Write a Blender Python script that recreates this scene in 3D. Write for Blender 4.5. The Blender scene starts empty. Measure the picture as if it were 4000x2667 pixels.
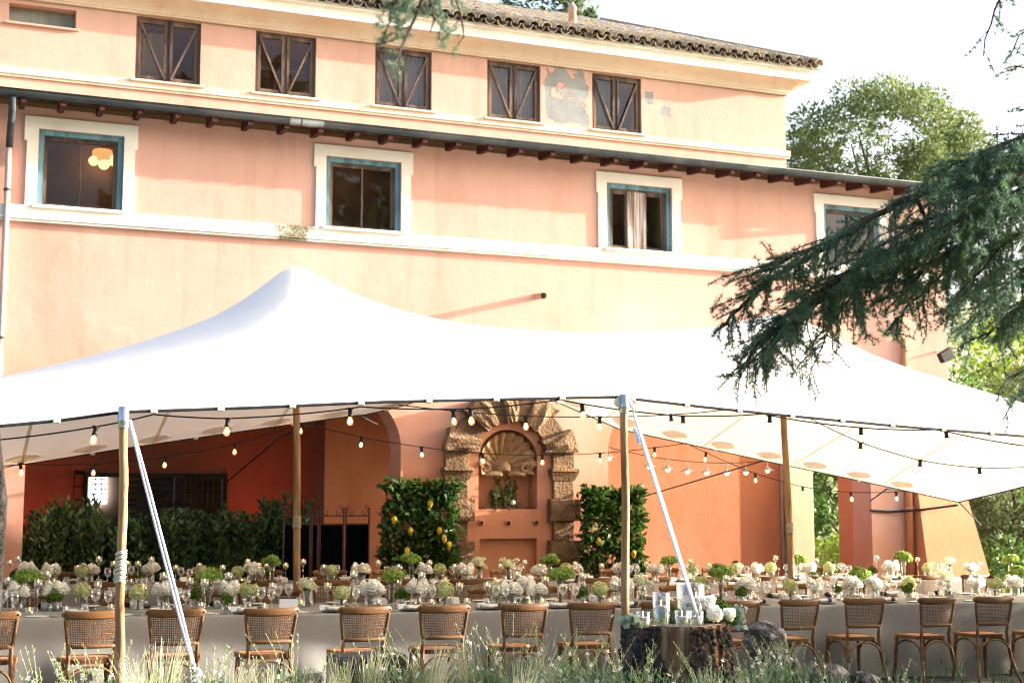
import bpy, math, random
import numpy as np
from math import sin, cos, pi, sqrt, radians
from mathutils import Vector, Matrix
SC = bpy.context.scene
COL = SC.collection
RND = random.Random(7)
NR = np.random.RandomState(11)

# ------------------------------------------------------------------ camera
# World axes: X runs along the villa's facade (to the right), Y into the building, Z up.
F_PX, W_PX, H_PX, HORIZON = 5556.0, 4000.0, 2667.0, 1975.0
YAW, CAM_H = radians(22.1), 1.68
PITCH = math.atan((HORIZON - H_PX / 2) / F_PX)
cd = bpy.data.cameras.new('camera'); cam = bpy.data.objects.new('camera', cd); COL.objects.link(cam)
cd.sensor_width = 36.0; cd.lens = 36.0 * F_PX / W_PX
cam.location = (0, 0, CAM_H)
cam.rotation_euler = (pi / 2 + PITCH, 0, -YAW)
cd.clip_start = 0.1; cd.clip_end = 2000
cd.dof.use_dof = True; cd.dof.focus_distance = 11.0; cd.dof.aperture_fstop = 3.6
SC.camera = cam

# ------------------------------------------------------------------ world, sun, exposure
SUN_DIR = Vector((1.63, -0.25, 0.39)).normalized()       # towards the low evening sun, raking along the facade
SUN_EL = math.asin(SUN_DIR.z); SUN_AZ = math.atan2(SUN_DIR.x, SUN_DIR.y)
world = bpy.data.worlds.new('World'); SC.world = world; world.use_nodes = True
wn = world.node_tree; wn.nodes.clear()
sky = wn.nodes.new('ShaderNodeTexSky'); sky.sky_type = 'NISHITA'; sky.sun_disc = False
sky.sun_elevation = SUN_EL; sky.sun_rotation = SUN_AZ
sky.altitude = 0; sky.air_density = 0.8; sky.dust_density = 7.5; sky.ozone_density = 1.0
bg = wn.nodes.new('ShaderNodeBackground'); bg.inputs['Strength'].default_value = 0.15
wo = wn.nodes.new('ShaderNodeOutputWorld')
wn.links.new(sky.outputs[0], bg.inputs[0]); wn.links.new(bg.outputs[0], wo.inputs[0])
sd = bpy.data.lights.new('sun', 'SUN'); sd.energy = 3.4; sd.angle = radians(0.6); sd.color = (1.0, 0.92, 0.83)
sun = bpy.data.objects.new('sun', sd); COL.objects.link(sun)
sun.location = SUN_DIR * 60
sun.rotation_euler = (-SUN_DIR).to_track_quat('-Z', 'Y').to_euler()
SC.view_settings.view_transform = 'Standard'; SC.view_settings.look = 'None'
SC.view_settings.exposure = 2.6; SC.view_settings.gamma = 1.0
SC.render.engine = 'CYCLES'
cy = SC.cycles
cy.use_denoising = True
try: cy.denoiser = 'OPENIMAGEDENOISE'
except Exception: pass
cy.max_bounces = 7; cy.diffuse_bounces = 3; cy.glossy_bounces = 3; cy.transmission_bounces = 6
cy.transparent_max_bounces = 40
cy.caustics_reflective = False; cy.caustics_refractive = False
cy.sample_clamp_indirect = 6.0
cy.use_light_tree = True
cy.use_adaptive_sampling = True; cy.adaptive_threshold = 0.018
try: cy.denoising_prefilter = 'ACCURATE'; cy.denoising_input_passes = 'RGB_ALBEDO_NORMAL'
except Exception: pass
cy.pixel_filter_type = 'BLACKMAN_HARRIS'; cy.filter_width = 1.1

# ------------------------------------------------------------------ helpers: rays from the picture to real places
_fw = np.array([sin(YAW) * cos(PITCH), cos(YAW) * cos(PITCH), sin(PITCH)])
_rt = np.array([cos(YAW), -sin(YAW), 0.0]); _up = np.cross(_rt, _fw)
def _ray(px, py): return _fw * F_PX + _rt * (px - W_PX / 2) - _up * (py - H_PX / 2)
def atY(px, py, Y):
    v = _ray(px, py); v = v * (Y / v[1]); return np.array([v[0], v[1], v[2] + CAM_H])
def atD(px, py, d):
    v = _ray(px, py) * (d / F_PX); return np.array([v[0], v[1], v[2] + CAM_H])
def atX(px, py, X):
    v = _ray(px, py); v = v * (X / v[0]); return np.array([v[0], v[1], v[2] + CAM_H])
def gz(x, y=0.0): return -0.0112 * x                       # the terrace falls very slightly to the right

# ------------------------------------------------------------------ helpers: meshes
OFF = {}
class MB:
    def __init__(s): s.v = []; s.f = []
    def add(s, vs, fs):
        n = len(s.v); s.v.extend([tuple(float(c) for c in p) for p in vs]); s.f.extend([tuple(i + n for i in q) for q in fs]); return s
    def box(s, x0, x1, y0, y1, z0, z1):
        return s.add([(x0,y0,z0),(x1,y0,z0),(x1,y1,z0),(x0,y1,z0),(x0,y0,z1),(x1,y0,z1),(x1,y1,z1),(x0,y1,z1)],
                     [(0,3,2,1),(4,5,6,7),(0,1,5,4),(1,2,6,5),(2,3,7,6),(3,0,4,7)])
    def cbox(s, x0, x1, y0, y1, z0, z1, b):               # box with chamfered edges (convex, 24 verts)
        X = (x0, x1); Y = (y0, y1); Z = (z0, z1); vs = []; idx = {}
        for i in (0,1):
            for j in (0,1):
                for k in (0,1):
                    sx, sy, sz = (1 - 2*i)*b, (1 - 2*j)*b, (1 - 2*k)*b
                    for a, p in enumerate(((X[i], Y[j]+sy, Z[k]+sz), (X[i]+sx, Y[j], Z[k]+sz), (X[i]+sx, Y[j]+sy, Z[k]))):
                        idx[i,j,k,a] = len(vs); vs.append(p)
        g = lambda i,j,k,a: idx[i,j,k,a]
        fs = []
        fs += [(g(0,0,0,0),g(0,0,1,0),g(0,1,1,0),g(0,1,0,0)), (g(1,0,0,0),g(1,1,0,0),g(1,1,1,0),g(1,0,1,0))]
        fs += [(g(0,0,0,1),g(1,0,0,1),g(1,0,1,1),g(0,0,1,1)), (g(0,1,0,1),g(0,1,1,1),g(1,1,1,1),g(1,1,0,1))]
        fs += [(g(0,0,0,2),g(0,1,0,2),g(1,1,0,2),g(1,0,0,2)), (g(0,0,1,2),g(1,0,1,2),g(1,1,1,2),g(0,1,1,2))]
        for i in (0,1):
            for j in (0,1):
                fs.append((g(i,j,0,0),g(i,j,1,0),g(i,j,1,1),g(i,j,0,1)))
                fs.append((g(i,0,j,0),g(i,1,j,0),g(i,1,j,2),g(i,0,j,2)))
                fs.append((g(0,i,j,1),g(1,i,j,1),g(1,i,j,2),g(0,i,j,2)))
        for i in (0,1):
            for j in (0,1):
                for k in (0,1): fs.append((g(i,j,k,0),g(i,j,k,1),g(i,j,k,2)))
        return s.add(vs, fs)
    def quad(s, a, b, c, d): return s.add([a,b,c,d], [(0,1,2,3)])
    def tube(s, pts, r, n=6, caps=True):
        pts = [np.asarray(p, float) for p in pts]; m = len(pts)
        rs = list(r) if hasattr(r, '__len__') else [r]*m
        T = []
        for i in range(m):
            t = pts[min(i+1,m-1)] - pts[max(i-1,0)]; L = np.linalg.norm(t); T.append(t/L if L > 1e-9 else np.array([0,0,1.]))
        ref = np.array([0,0,1.]) if abs(T[0][2]) < 0.9 else np.array([1.,0,0])
        u = np.cross(ref, T[0]); u /= np.linalg.norm(u)
        vs = []; fs = []
        for i in range(m):
            u = u - T[i]*np.dot(u,T[i]); u /= (np.linalg.norm(u) or 1); w = np.cross(T[i],u)
            for k in range(n):
                a = 2*pi*k/n; vs.append(pts[i] + rs[i]*(cos(a)*u + sin(a)*w))
        for i in range(m-1):
            for k in range(n):
                k2 = (k+1)%n; fs.append((i*n+k,i*n+k2,(i+1)*n+k2,(i+1)*n+k))
        if caps: fs.append(tuple(range(n-1,-1,-1))); fs.append(tuple((m-1)*n+k for k in range(n)))
        return s.add(vs, fs)
    def lathe(s, prof, c=(0,0,0), n=16, close_bottom=False, close_top=False):
        vs = []; fs = []
        for (r, z) in prof:
            for k in range(n):
                a = 2*pi*k/n; vs.append((c[0]+r*cos(a), c[1]+r*sin(a), c[2]+z))
        for i in range(len(prof)-1):
            for k in range(n):
                k2 = (k+1)%n; fs.append((i*n+k,i*n+k2,(i+1)*n+k2,(i+1)*n+k))
        if close_bottom: fs.append(tuple(range(n-1,-1,-1)))
        if close_top: fs.append(tuple((len(prof)-1)*n+k for k in range(n)))
        return s.add(vs, fs)
    def ball(s, c, r, nu=8, nv=6, sx=1, sy=1, sz=1):
        vs = [(c[0],c[1],c[2]-r*sz)]; fs = []
        for i in range(1,nv):
            t = pi*i/nv
            for k in range(nu):
                a = 2*pi*k/nu; vs.append((c[0]+r*sx*sin(t)*cos(a), c[1]+r*sy*sin(t)*sin(a), c[2]-r*sz*cos(t)))
        vs.append((c[0],c[1],c[2]+r*sz)); top = len(vs)-1
        for k in range(nu): fs.append((0,1+(k+1)%nu,1+k)); fs.append((top,top-nu+k,top-nu+(k+1)%nu))
        for i in range(nv-2):
            for k in range(nu):
                a = 1+i*nu; fs.append((a+k,a+(k+1)%nu,a+nu+(k+1)%nu,a+nu+k))
        return s.add(vs, fs)
    def prism(s, poly, y0, y1):                             # poly in XZ extruded along Y
        n = len(poly); vs = [(x,y0,z) for x,z in poly] + [(x,y1,z) for x,z in poly]
        fs = [tuple(range(n)), tuple(range(2*n-1,n-1,-1))] + [(i,i+n,(i+1)%n+n,(i+1)%n) for i in range(n)]
        return s.add(vs, fs)
    def xf(s, M):
        s.v = [tuple(M @ Vector(p)) for p in s.v]; return s
    def merge(s, o): return s.add(o.v, o.f)
    def mesh(s, name, mat, smooth=False, off=(0,0,0), slots=None, fmat=None):
        me = bpy.data.meshes.new(name)
        o = np.array(off, float)
        me.from_pydata([(p[0]-o[0],p[1]-o[1],p[2]-o[2]) for p in s.v], [], s.f)
        if mat: me.materials.append(mat)
        if smooth: me.shade_smooth()
        me.update(); return me
def np_mesh(name, V, Fc, mat, smooth=False):                # fast: V (n,3), Fc (m,k)
    me = bpy.data.meshes.new(name); V = np.asarray(V, np.float32); Fc = np.asarray(Fc, np.int32)
    m, k = Fc.shape
    me.vertices.add(len(V)); me.vertices.foreach_set('co', V.ravel())
    me.loops.add(m*k); me.loops.foreach_set('vertex_index', Fc.ravel())
    me.polygons.add(m); me.polygons.foreach_set('loop_start', np.arange(0, m*k, k, dtype=np.int32))
    me.polygons.foreach_set('loop_total', np.full(m, k, dtype=np.int32))
    me.materials.append(mat); me.update(calc_edges=True); me.validate()
    if smooth: me.shade_smooth()
    return me
def props(o, label=None, cat=None, group=None, kind=None):
    if label: o['label'] = label
    if cat: o['category'] = cat
    if group: o['group'] = group
    if kind: o['kind'] = kind
    return o
def thing(name, label, cat, loc=(0,0,0), rz=0.0, group=None, kind=None):
    o = bpy.data.objects.new(name, None); o.empty_display_size = 0.1; COL.objects.link(o)
    o.location = loc; o.rotation_euler = (0,0,rz); OFF[o.name] = tuple(loc)
    return props(o, label, cat, group, kind)
def put(me, name, parent=None, **kw):
    o = bpy.data.objects.new(name, me); COL.objects.link(o)
    if parent is not None: o.parent = parent; OFF[o.name] = OFF.get(parent.name, (0,0,0))
    else: OFF[o.name] = (0,0,0)
    return props(o, **kw)
def part(mb, name, mat, parent=None, smooth=False, **kw):   # mb in world coordinates (or local, for prototypes at the origin)
    off = OFF.get(parent.name, (0,0,0)) if parent is not None else (0,0,0)
    return put(mb.mesh(name, mat, smooth, off), name, parent, **kw)
def solo(mb, name, mat, label, cat, loc, smooth=False, rz=0, **kw):   # a thing that is one mesh; mb in local coordinates
    o = put(mb.mesh(name, mat, smooth), name, None, label=label, cat=cat, **kw); o.location = loc; o.rotation_euler = (0,0,rz); return o
def clone(root, loc=None, rz=None, label=None, group=None, parent=None, scale=None):
    c = root.copy(); COL.objects.link(c); c.parent = parent
    if loc is not None: c.location = loc
    if rz is not None: c.rotation_euler = (0,0,rz)
    if scale is not None: c.scale = (scale,)*3 if not hasattr(scale,'__len__') else scale
    if label: c['label'] = label
    if group: c['group'] = group
    for ch in root.children: clone(ch, parent=c)
    return c
_ORD = ['','first','second','third','fourth','fifth','sixth','seventh','eighth','ninth','tenth','eleventh','twelfth','thirteenth','fourteenth','fifteenth','sixteenth','seventeenth','eighteenth','nineteenth','twentieth']
def nth(i):
    if i <= 20: return _ORD[i]
    t, u = divmod(i, 10); T = {2:'twent',3:'thirt',4:'fort',5:'fift',6:'sixt'}[t]
    return T+'ieth' if u == 0 else T+'y-'+_ORD[u]

# ------------------------------------------------------------------ helpers: materials
def mat_new(name):
    m = bpy.data.materials.new(name); m.use_nodes = True; nt = m.node_tree; nt.nodes.clear()
    return m, nt, nt.nodes.new('ShaderNodeOutputMaterial')
def _n(nt, t, **kw):
    n = nt.nodes.new(t)
    for k, v in kw.items():
        if k in n.inputs: n.inputs[k].default_value = v
        else: setattr(n, k, v)
    return n
def rgb(c): return (c[0], c[1], c[2], 1.0)
def mix_col(nt, fac, a, b):
    m = nt.nodes.new('ShaderNodeMix'); m.data_type = 'RGBA'
    if hasattr(fac, 'links'): nt.links.new(fac, m.inputs[0])
    else: m.inputs[0].default_value = fac
    for s, x in ((6, a), (7, b)):
        if hasattr(x, 'links'): nt.links.new(x, m.inputs[s])
        else: m.inputs[s].default_value = rgb(x)
    return m.outputs[2]
def noise(nt, co, scale, detail=4, rough=0.55, lo=0.35, hi=0.65, dist=0.0, stretch=None):
    if stretch:
        mp = _n(nt, 'ShaderNodeMapping'); mp.inputs['Scale'].default_value = stretch; nt.links.new(co, mp.inputs[0]); co = mp.outputs[0]
    t = _n(nt, 'ShaderNodeTexNoise', Scale=scale, Detail=detail, Roughness=rough, Distortion=dist); nt.links.new(co, t.inputs['Vector'])
    r = _n(nt, 'ShaderNodeMapRange'); r.inputs[1].default_value = lo; r.inputs[2].default_value = hi
    nt.links.new(t.outputs[0], r.inputs[0]); return r.outputs[0]
def coords(nt, which='Object'): return _n(nt, 'ShaderNodeTexCoord').outputs[which]
def bump(nt, h, strength, dist=0.01, normal=None):
    b = _n(nt, 'ShaderNodeBump', Strength=strength, Distance=dist); nt.links.new(h, b.inputs['Height'])
    if normal is not None: nt.links.new(normal, b.inputs['Normal'])
    return b.outputs[0]
def pbr(nt, out, color, rough=0.7, metal=0.0, normal=None, spec=0.5, **kw):
    p = _n(nt, 'ShaderNodeBsdfPrincipled')
    if hasattr(color, 'links'): nt.links.new(color, p.inputs['Base Color'])
    else: p.inputs['Base Color'].default_value = rgb(color)
    if hasattr(rough, 'links'): nt.links.new(rough, p.inputs['Roughness'])
    else: p.inputs['Roughness'].default_value = rough
    p.inputs['Metallic'].default_value = metal; p.inputs['Specular IOR Level'].default_value = spec
    for k, v in kw.items():
        p.inputs[k.replace('_',' ')].default_value = v
    if normal is not None: nt.links.new(normal, p.inputs['Normal'])
    if out is not None: nt.links.new(p.outputs[0], out.inputs[0])
    return p
_MC = {}
def noisy(name, c1, c2, scale=5, rough=0.7, bs=0.0, bscale=None, metal=0.0, stretch=None, bdist=0.01, spec=0.22, c3=None, s3=1.0, per_obj=0.0, which='Object'):
    if name in _MC: return _MC[name]
    m, nt, out = mat_new(name); co = coords(nt, which)
    f = noise(nt, co, scale, stretch=stretch); c = mix_col(nt, f, c1, c2)
    if c3: c = mix_col(nt, noise(nt, co, s3, lo=0.45, hi=0.62, stretch=stretch), c, c3)
    if per_obj:
        oi = _n(nt, 'ShaderNodeObjectInfo'); h = _n(nt, 'ShaderNodeHueSaturation')
        r = _n(nt, 'ShaderNodeMapRange'); r.inputs[3].default_value = 1-per_obj; r.inputs[4].default_value = 1+per_obj
        nt.links.new(oi.outputs['Random'], r.inputs[0]); nt.links.new(r.outputs[0], h.inputs['Value']); nt.links.new(c, h.inputs['Color']); c = h.outputs[0]
    nrm = None
    if bs: nrm = bump(nt, noise(nt, co, bscale or scale*4, lo=0.2, hi=0.8, stretch=stretch), bs, bdist)
    pbr(nt, out, c, rough, metal, nrm, spec); _MC[name] = m; return m
def leafmat(name, c1, c2, trans=0.35, rough=0.5, scale=3.0, spec=0.18, hi=None):   # leaves let some light through
    m, nt, out = mat_new(name); co = coords(nt)
    c = mix_col(nt, noise(nt, co, scale, lo=0.3, hi=0.7), c1, c2)
    if hi: c = mix_col(nt, noise(nt, co, scale*9, lo=0.55, hi=0.75), c, hi)
    p = pbr(nt, None, c, rough, spec=spec)
    t = _n(nt, 'ShaderNodeBsdfTranslucent'); b = _n(nt, 'ShaderNodeHueSaturation', Value=1.3, Saturation=1.1)
    nt.links.new(c, b.inputs['Color']); nt.links.new(b.outputs[0], t.inputs[0])
    x = _n(nt, 'ShaderNodeMixShader'); x.inputs[0].default_value = trans
    nt.links.new(p.outputs[0], x.inputs[1]); nt.links.new(t.outputs[0], x.inputs[2]); nt.links.new(x.outputs[0], out.inputs[0])
    return m
def emit(name, c, s):
    m, nt, out = mat_new(name); e = _n(nt, 'ShaderNodeEmission', Strength=s); e.inputs[0].default_value = rgb(c)
    nt.links.new(e.outputs[0], out.inputs[0]); return m
def thin_glass(name, tint=(1,1,1), refl=1.0, rough=0.02):       # thin clear glass: see-through with Fresnel reflections
    m, nt, out = mat_new(name)
    lw = _n(nt, 'ShaderNodeLayerWeight', Blend=0.32)
    mu = _n(nt, 'ShaderNodeMath', operation='MULTIPLY_ADD'); nt.links.new(lw.outputs['Facing'], mu.inputs[0]); mu.inputs[1].default_value = 0.75*refl; mu.inputs[2].default_value = 0.06*refl
    tr = _n(nt, 'ShaderNodeBsdfTransparent'); tr.inputs[0].default_value = rgb(tint)
    gl = _n(nt, 'ShaderNodeBsdfGlossy', Roughness=rough); gl.inputs[0].default_value = (1,1,1,1)
    x = _n(nt, 'ShaderNodeMixShader'); nt.links.new(mu.outputs[0], x.inputs[0]); nt.links.new(tr.outputs[0], x.inputs[1]); nt.links.new(gl.outputs[0], x.inputs[2])
    nt.links.new(x.outputs[0], out.inputs[0]); return m
# ================================================================== GROUND
def asphalt():
    m, nt, out = mat_new('asphalt'); co = coords(nt)
    c = mix_col(nt, noise(nt, co, 1.2), (0.055,0.05,0.047), (0.085,0.078,0.07))
    c = mix_col(nt, noise(nt, co, 90, lo=0.55, hi=0.7), c, (0.17,0.16,0.15))
    pbr(nt, out, c, 0.9, normal=bump(nt, noise(nt, co, 140, lo=0.2, hi=0.8), 0.6, 0.006)); return m
M_ASPH = asphalt()
M_SOIL = noisy('garden_soil', (0.05,0.035,0.022), (0.09,0.065,0.04), 6, 0.95, 0.8, 30, bdist=0.03)
M_MEADOW = noisy('meadow_grass', (0.10,0.13,0.035), (0.22,0.22,0.08), 0.25, 0.95, 0.6, 8, bdist=0.05, c3=(0.3,0.27,0.13), s3=0.06)
g = MB(); XS = [-600,-60,-8,0,8,18,40,120,700]; YS = [-600,-40,0,10,14,20,26,40,90,250,1200]
for y in YS:
    for x in XS: g.v.append((x, y, gz(max(-60,min(x,40)))-0.03 - (0.0 if y < 60 else (y-60)*0.004)))
nx = len(XS)
for j in range(len(YS)-1):
    for i in range(nx-1): g.f.append((j*nx+i, j*nx+i+1, (j+1)*nx+i+1, (j+1)*nx+i))
part(g, 'ground', M_MEADOW, None, kind='structure')
g = MB(); g.quad((-12,10.55,gz(-12)),(26,10.55,gz(26)),(26,20.4,gz(26)),(-12,20.4,gz(-12))); g.quad((-12,20.4,gz(-12)),(26,20.4,gz(26)),(26,27,gz(26)),(-12,27,gz(-12)))
part(g, 'terrace_paving', M_ASPH, None, kind='structure')
g = MB()                                                    # gently uneven planting bed between the camera and the terrace
nxb, nyb = 40, 12
for j in range(nyb+1):
    for i in range(nxb+1):
        x = -6 + 20*i/nxb; y = 6.4 + 4.2*j/nyb
        g.v.append((x, y, gz(x) + 0.02 + 0.10*sin(pi*j/nyb)*(0.7+0.3*sin(x*2.1+y)) ))
for j in range(nyb):
    for i in range(nxb):
        a = j*(nxb+1)+i; g.f.append((a,a+1,a+nxb+2,a+nxb+1))
part(g, 'planting_bed', M_SOIL, None, True, kind='structure')

# ================================================================== VILLA MATERIALS
def plaster(name, pale, deep, z0=None, z1=None, stain=(0.5,0.30,0.20), peel=None):
    m, nt, out = mat_new(name); co = coords(nt)
    c = mix_col(nt, noise(nt, co, 0.45, detail=6, lo=0.3, hi=0.7), pale, tuple(0.88*p+0.12*q for p,q in zip(pale,deep)))
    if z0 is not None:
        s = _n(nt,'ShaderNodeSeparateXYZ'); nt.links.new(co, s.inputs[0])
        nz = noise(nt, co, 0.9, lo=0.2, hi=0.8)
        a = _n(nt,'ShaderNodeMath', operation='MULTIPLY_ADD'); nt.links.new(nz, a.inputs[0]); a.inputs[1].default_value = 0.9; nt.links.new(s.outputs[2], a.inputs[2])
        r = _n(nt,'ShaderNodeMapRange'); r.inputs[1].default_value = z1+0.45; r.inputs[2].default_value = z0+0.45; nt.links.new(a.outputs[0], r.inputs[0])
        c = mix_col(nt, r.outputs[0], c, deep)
    c = mix_col(nt, noise(nt, co, 0.8, detail=8, rough=0.7, lo=0.50, hi=0.78, stretch=(1,1,0.35)), c, stain)     # washed-down water stains
    c = mix_col(nt, noise(nt, co, 0.9, detail=7, rough=0.6, lo=0.55, hi=0.9, stretch=(5,5,0.22)), c, tuple(0.70*x+0.30*y for x,y in zip(stain,(0.28,0.20,0.17))))   # rain streaks
    c = mix_col(nt, noise(nt, co, 0.28, detail=4, rough=0.5, lo=0.50, hi=0.68), c, tuple(min(1,1.12*x+0.02) for x in pale))      # repainted, faded areas
    c = mix_col(nt, noise(nt, co, 5, detail=8, rough=0.75, lo=0.58, hi=0.95), c, tuple(0.75*x for x in pale))
    c = mix_col(nt, noise(nt, co, 14, detail=3, lo=0.68, hi=0.76), c, tuple(min(1,1.18*x) for x in pale))
    h = noise(nt, co, 22, detail=6, rough=0.7, lo=0.2, hi=0.8)
    h2 = noise(nt, co, 3.0, detail=3, lo=0.2, hi=0.8)
    nrm = bump(nt, h2, 0.22, 0.02, bump(nt, h, 0.16, 0.006))
    if peel:                                               # render fallen off in a ragged patch: bare grey cement below
        s = _n(nt,'ShaderNodeSeparateXYZ'); nt.links.new(co, s.inputs[0])
        def rng(v, a, b, w):                               # 1 inside [a,b]
            r1 = _n(nt,'ShaderNodeMapRange'); r1.inputs[1].default_value=a-w; r1.inputs[2].default_value=a+w; nt.links.new(v, r1.inputs[0])
            r2 = _n(nt,'ShaderNodeMapRange'); r2.inputs[1].default_value=b+w; r2.inputs[2].default_value=b-w; nt.links.new(v, r2.inputs[0])
            q = _n(nt,'ShaderNodeMath', operation='MULTIPLY'); nt.links.new(r1.outputs[0], q.inputs[0]); nt.links.new(r2.outputs[0], q.inputs[1]); return q.outputs[0]
        tot = None
        for (xa,xb,za,zb,w) in peel:
            q = _n(nt,'ShaderNodeMath', operation='MULTIPLY'); nt.links.new(rng(s.outputs[0],xa,xb,w), q.inputs[0]); nt.links.new(rng(s.outputs[2],za,zb,w), q.inputs[1])
            if tot is None: tot = q.outputs[0]
            else:
                mx = _n(nt,'ShaderNodeMath', operation='MAXIMUM'); nt.links.new(tot, mx.inputs[0]); nt.links.new(q.outputs[0], mx.inputs[1]); tot = mx.outputs[0]
        nz = noise(nt, co, 3.2, detail=9, rough=0.62, lo=0.30, hi=0.62)
        a = _n(nt,'ShaderNodeMath', operation='ADD'); nt.links.new(nz, a.inputs[0]); nt.links.new(tot, a.inputs[1])
        t = _n(nt,'ShaderNodeMapRange'); t.inputs[1].default_value=1.24; t.inputs[2].default_value=1.27; nt.links.new(a.outputs[0], t.inputs[0])
        grey = mix_col(nt, noise(nt, co, 4, detail=8, lo=0.3, hi=0.7), (0.215,0.225,0.23), (0.31,0.32,0.32))
        c = mix_col(nt, t.outputs[0], c, grey)
        inv = _n(nt,'ShaderNodeMath', operation='SUBTRACT'); inv.inputs[0].default_value=1; nt.links.new(t.outputs[0], inv.inputs[1])
        nrm = bump(nt, inv.outputs[0], 0.9, 0.02, nrm)
    pbr(nt, out, c, 0.92, normal=nrm, spec=0.2); return m
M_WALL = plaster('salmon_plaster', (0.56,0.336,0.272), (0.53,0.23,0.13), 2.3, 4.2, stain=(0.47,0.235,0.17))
M_WALL_UP = plaster('salmon_plaster_upper', (0.565,0.355,0.292), (0.52,0.30,0.23), stain=(0.48,0.28,0.215), peel=[(9.76-8.3,10.60-8.3,8.42,9.44,0.07),(11.74-8.3,11.95-8.3,8.95,9.2,0.06),(12.05-8.3,12.3-8.3,8.75,8.95,0.05)])
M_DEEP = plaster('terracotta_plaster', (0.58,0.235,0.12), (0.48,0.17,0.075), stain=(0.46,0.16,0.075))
M_RED = plaster('red_plaster', (0.31,0.105,0.058), (0.235,0.07,0.04), stain=(0.22,0.068,0.038))
M_CREAM = plaster('cream_cornice_plaster', (0.66,0.55,0.455), (0.60,0.46,0.36), stain=(0.56,0.38,0.26))
M_SUNPIER = plaster('sunlit_pier_plaster', (0.72,0.55,0.36), (0.66,0.45,0.27), stain=(0.62,0.42,0.26))  # rear pier only: the sunlight on its face is put into this pale yellow
def white_trim():
    m, nt, out = mat_new('white_trim'); co = coords(nt)
    c = mix_col(nt, noise(nt, co, 1.5, detail=7, lo=0.4, hi=0.75), (0.78,0.74,0.68), (0.66,0.58,0.50))
    s = _n(nt,'ShaderNodeSeparateXYZ'); nt.links.new(co, s.inputs[0])     # lichen where the gutter drips, beside the second window
    d = _n(nt,'ShaderNodeMath', operation='SUBTRACT'); nt.links.new(s.outputs[0], d.inputs[0]); d.inputs[1].default_value = 4.78-8.3
    ab = _n(nt,'ShaderNodeMath', operation='ABSOLUTE'); nt.links.new(d.outputs[0], ab.inputs[0])
    r = _n(nt,'ShaderNodeMapRange'); r.inputs[1].default_value=0.62; r.inputs[2].default_value=0.05; nt.links.new(ab.outputs[0], r.inputs[0])
    nz = noise(nt, co, 9, detail=8, rough=0.7, lo=0.3, hi=0.7)
    a = _n(nt,'ShaderNodeMath', operation='ADD'); nt.links.new(nz, a.inputs[0]); nt.links.new(r.outputs[0], a.inputs[1])
    t = _n(nt,'ShaderNodeMapRange'); t.inputs[1].default_value=0.95; t.inputs[2].default_value=1.35; nt.links.new(a.outputs[0], t.inputs[0])
    zz = _n(nt,'ShaderNodeMapRange'); zz.inputs[1].default_value=6.2; zz.inputs[2].default_value=5.85; nt.links.new(s.outputs[2], zz.inputs[0])
    mu = _n(nt,'ShaderNodeMath', operation='MULTIPLY'); nt.links.new(t.outputs[0], mu.inputs[0]); nt.links.new(zz.outputs[0], mu.inputs[1])
    lich = mix_col(nt, noise(nt, co, 30, lo=0.4, hi=0.6), (0.13,0.115,0.07), (0.30,0.27,0.18))
    c = mix_col(nt, mu.outputs[0], c, lich)
    pbr(nt, out, c, 0.85, normal=bump(nt, noise(nt, co, 30, detail=5, lo=0.2, hi=0.8), 0.3, 0.006), spec=0.25); return m
M_TRIM = white_trim()
M_BLUE = noisy('blue_painted_wood', (0.10,0.21,0.26), (0.16,0.29,0.33), 8, 0.6, 0.4, 40, stretch=(1,1,0.2), c3=(0.07,0.13,0.15), s3=6)
M_BROWN = noisy('dark_brown_wood', (0.045,0.030,0.028), (0.10,0.068,0.058), 9, 0.55, 0.5, 50, stretch=(1,1,0.15), c3=(0.16,0.10,0.07), s3=5)
M_GREYW = noisy('weathered_grey_wood', (0.30,0.23,0.21), (0.14,0.085,0.06), 3, 0.8, 0.6, 30, stretch=(6,1,0.35), c3=(0.55,0.47,0.45), s3=2)
M_PANE = thin_glass('window_glass', (0.72,0.68,0.64), 0.35)
M_ROOMD = noisy('dim_room', (0.40,0.25,0.17), (0.52,0.34,0.24), 1.5, 0.9)
M_CURT = noisy('faded_lilac_curtain', (0.34,0.31,0.35), (0.46,0.43,0.47), 3, 0.9, stretch=(8,1,0.4))
M_CURT2 = noisy('checked_curtain', (0.30,0.27,0.25), (0.40,0.24,0.14), 4, 0.9, stretch=(2.5,1,2.5))
M_CURTG = noisy('grey_green_curtain', (0.23,0.245,0.23), (0.30,0.31,0.29), 3, 0.9, stretch=(5,1,0.4))
M_GUT = noisy('grey_gutter_metal', (0.028,0.036,0.04), (0.045,0.055,0.06), 4, 0.65, 0.2, 20, c3=(0.08,0.085,0.085), s3=1.3)
M_GUTN = noisy('new_zinc', (0.30,0.33,0.35), (0.42,0.45,0.47), 6, 0.4, metal=0.7)
M_TILE = noisy('old_roof_tile', (0.28,0.215,0.185), (0.42,0.36,0.32), 7, 0.9, 0.8, 30, c3=(0.38,0.30,0.13), s3=6, per_obj=0.35, bdist=0.015)
M_RAFT = noisy('dark_red_rafter', (0.045,0.014,0.011), (0.075,0.022,0.017), 8, 0.7, 0.3)
M_STONE = noisy('peperino_stone', (0.19,0.115,0.062), (0.28,0.18,0.10), 5, 0.95, 1.0, 26, c3=(0.135,0.08,0.045), s3=2.2, bdist=0.03, per_obj=0.1)
M_SHELL = noisy('carved_shell_stone', (0.36,0.215,0.115), (0.46,0.295,0.165), 6, 0.95, 0.7, 40, c3=(0.24,0.15,0.09), s3=7, bdist=0.012)
M_BLACKM = noisy('black_iron', (0.012,0.012,0.013), (0.03,0.028,0.028), 6, 0.5, metal=0.5)
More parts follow.
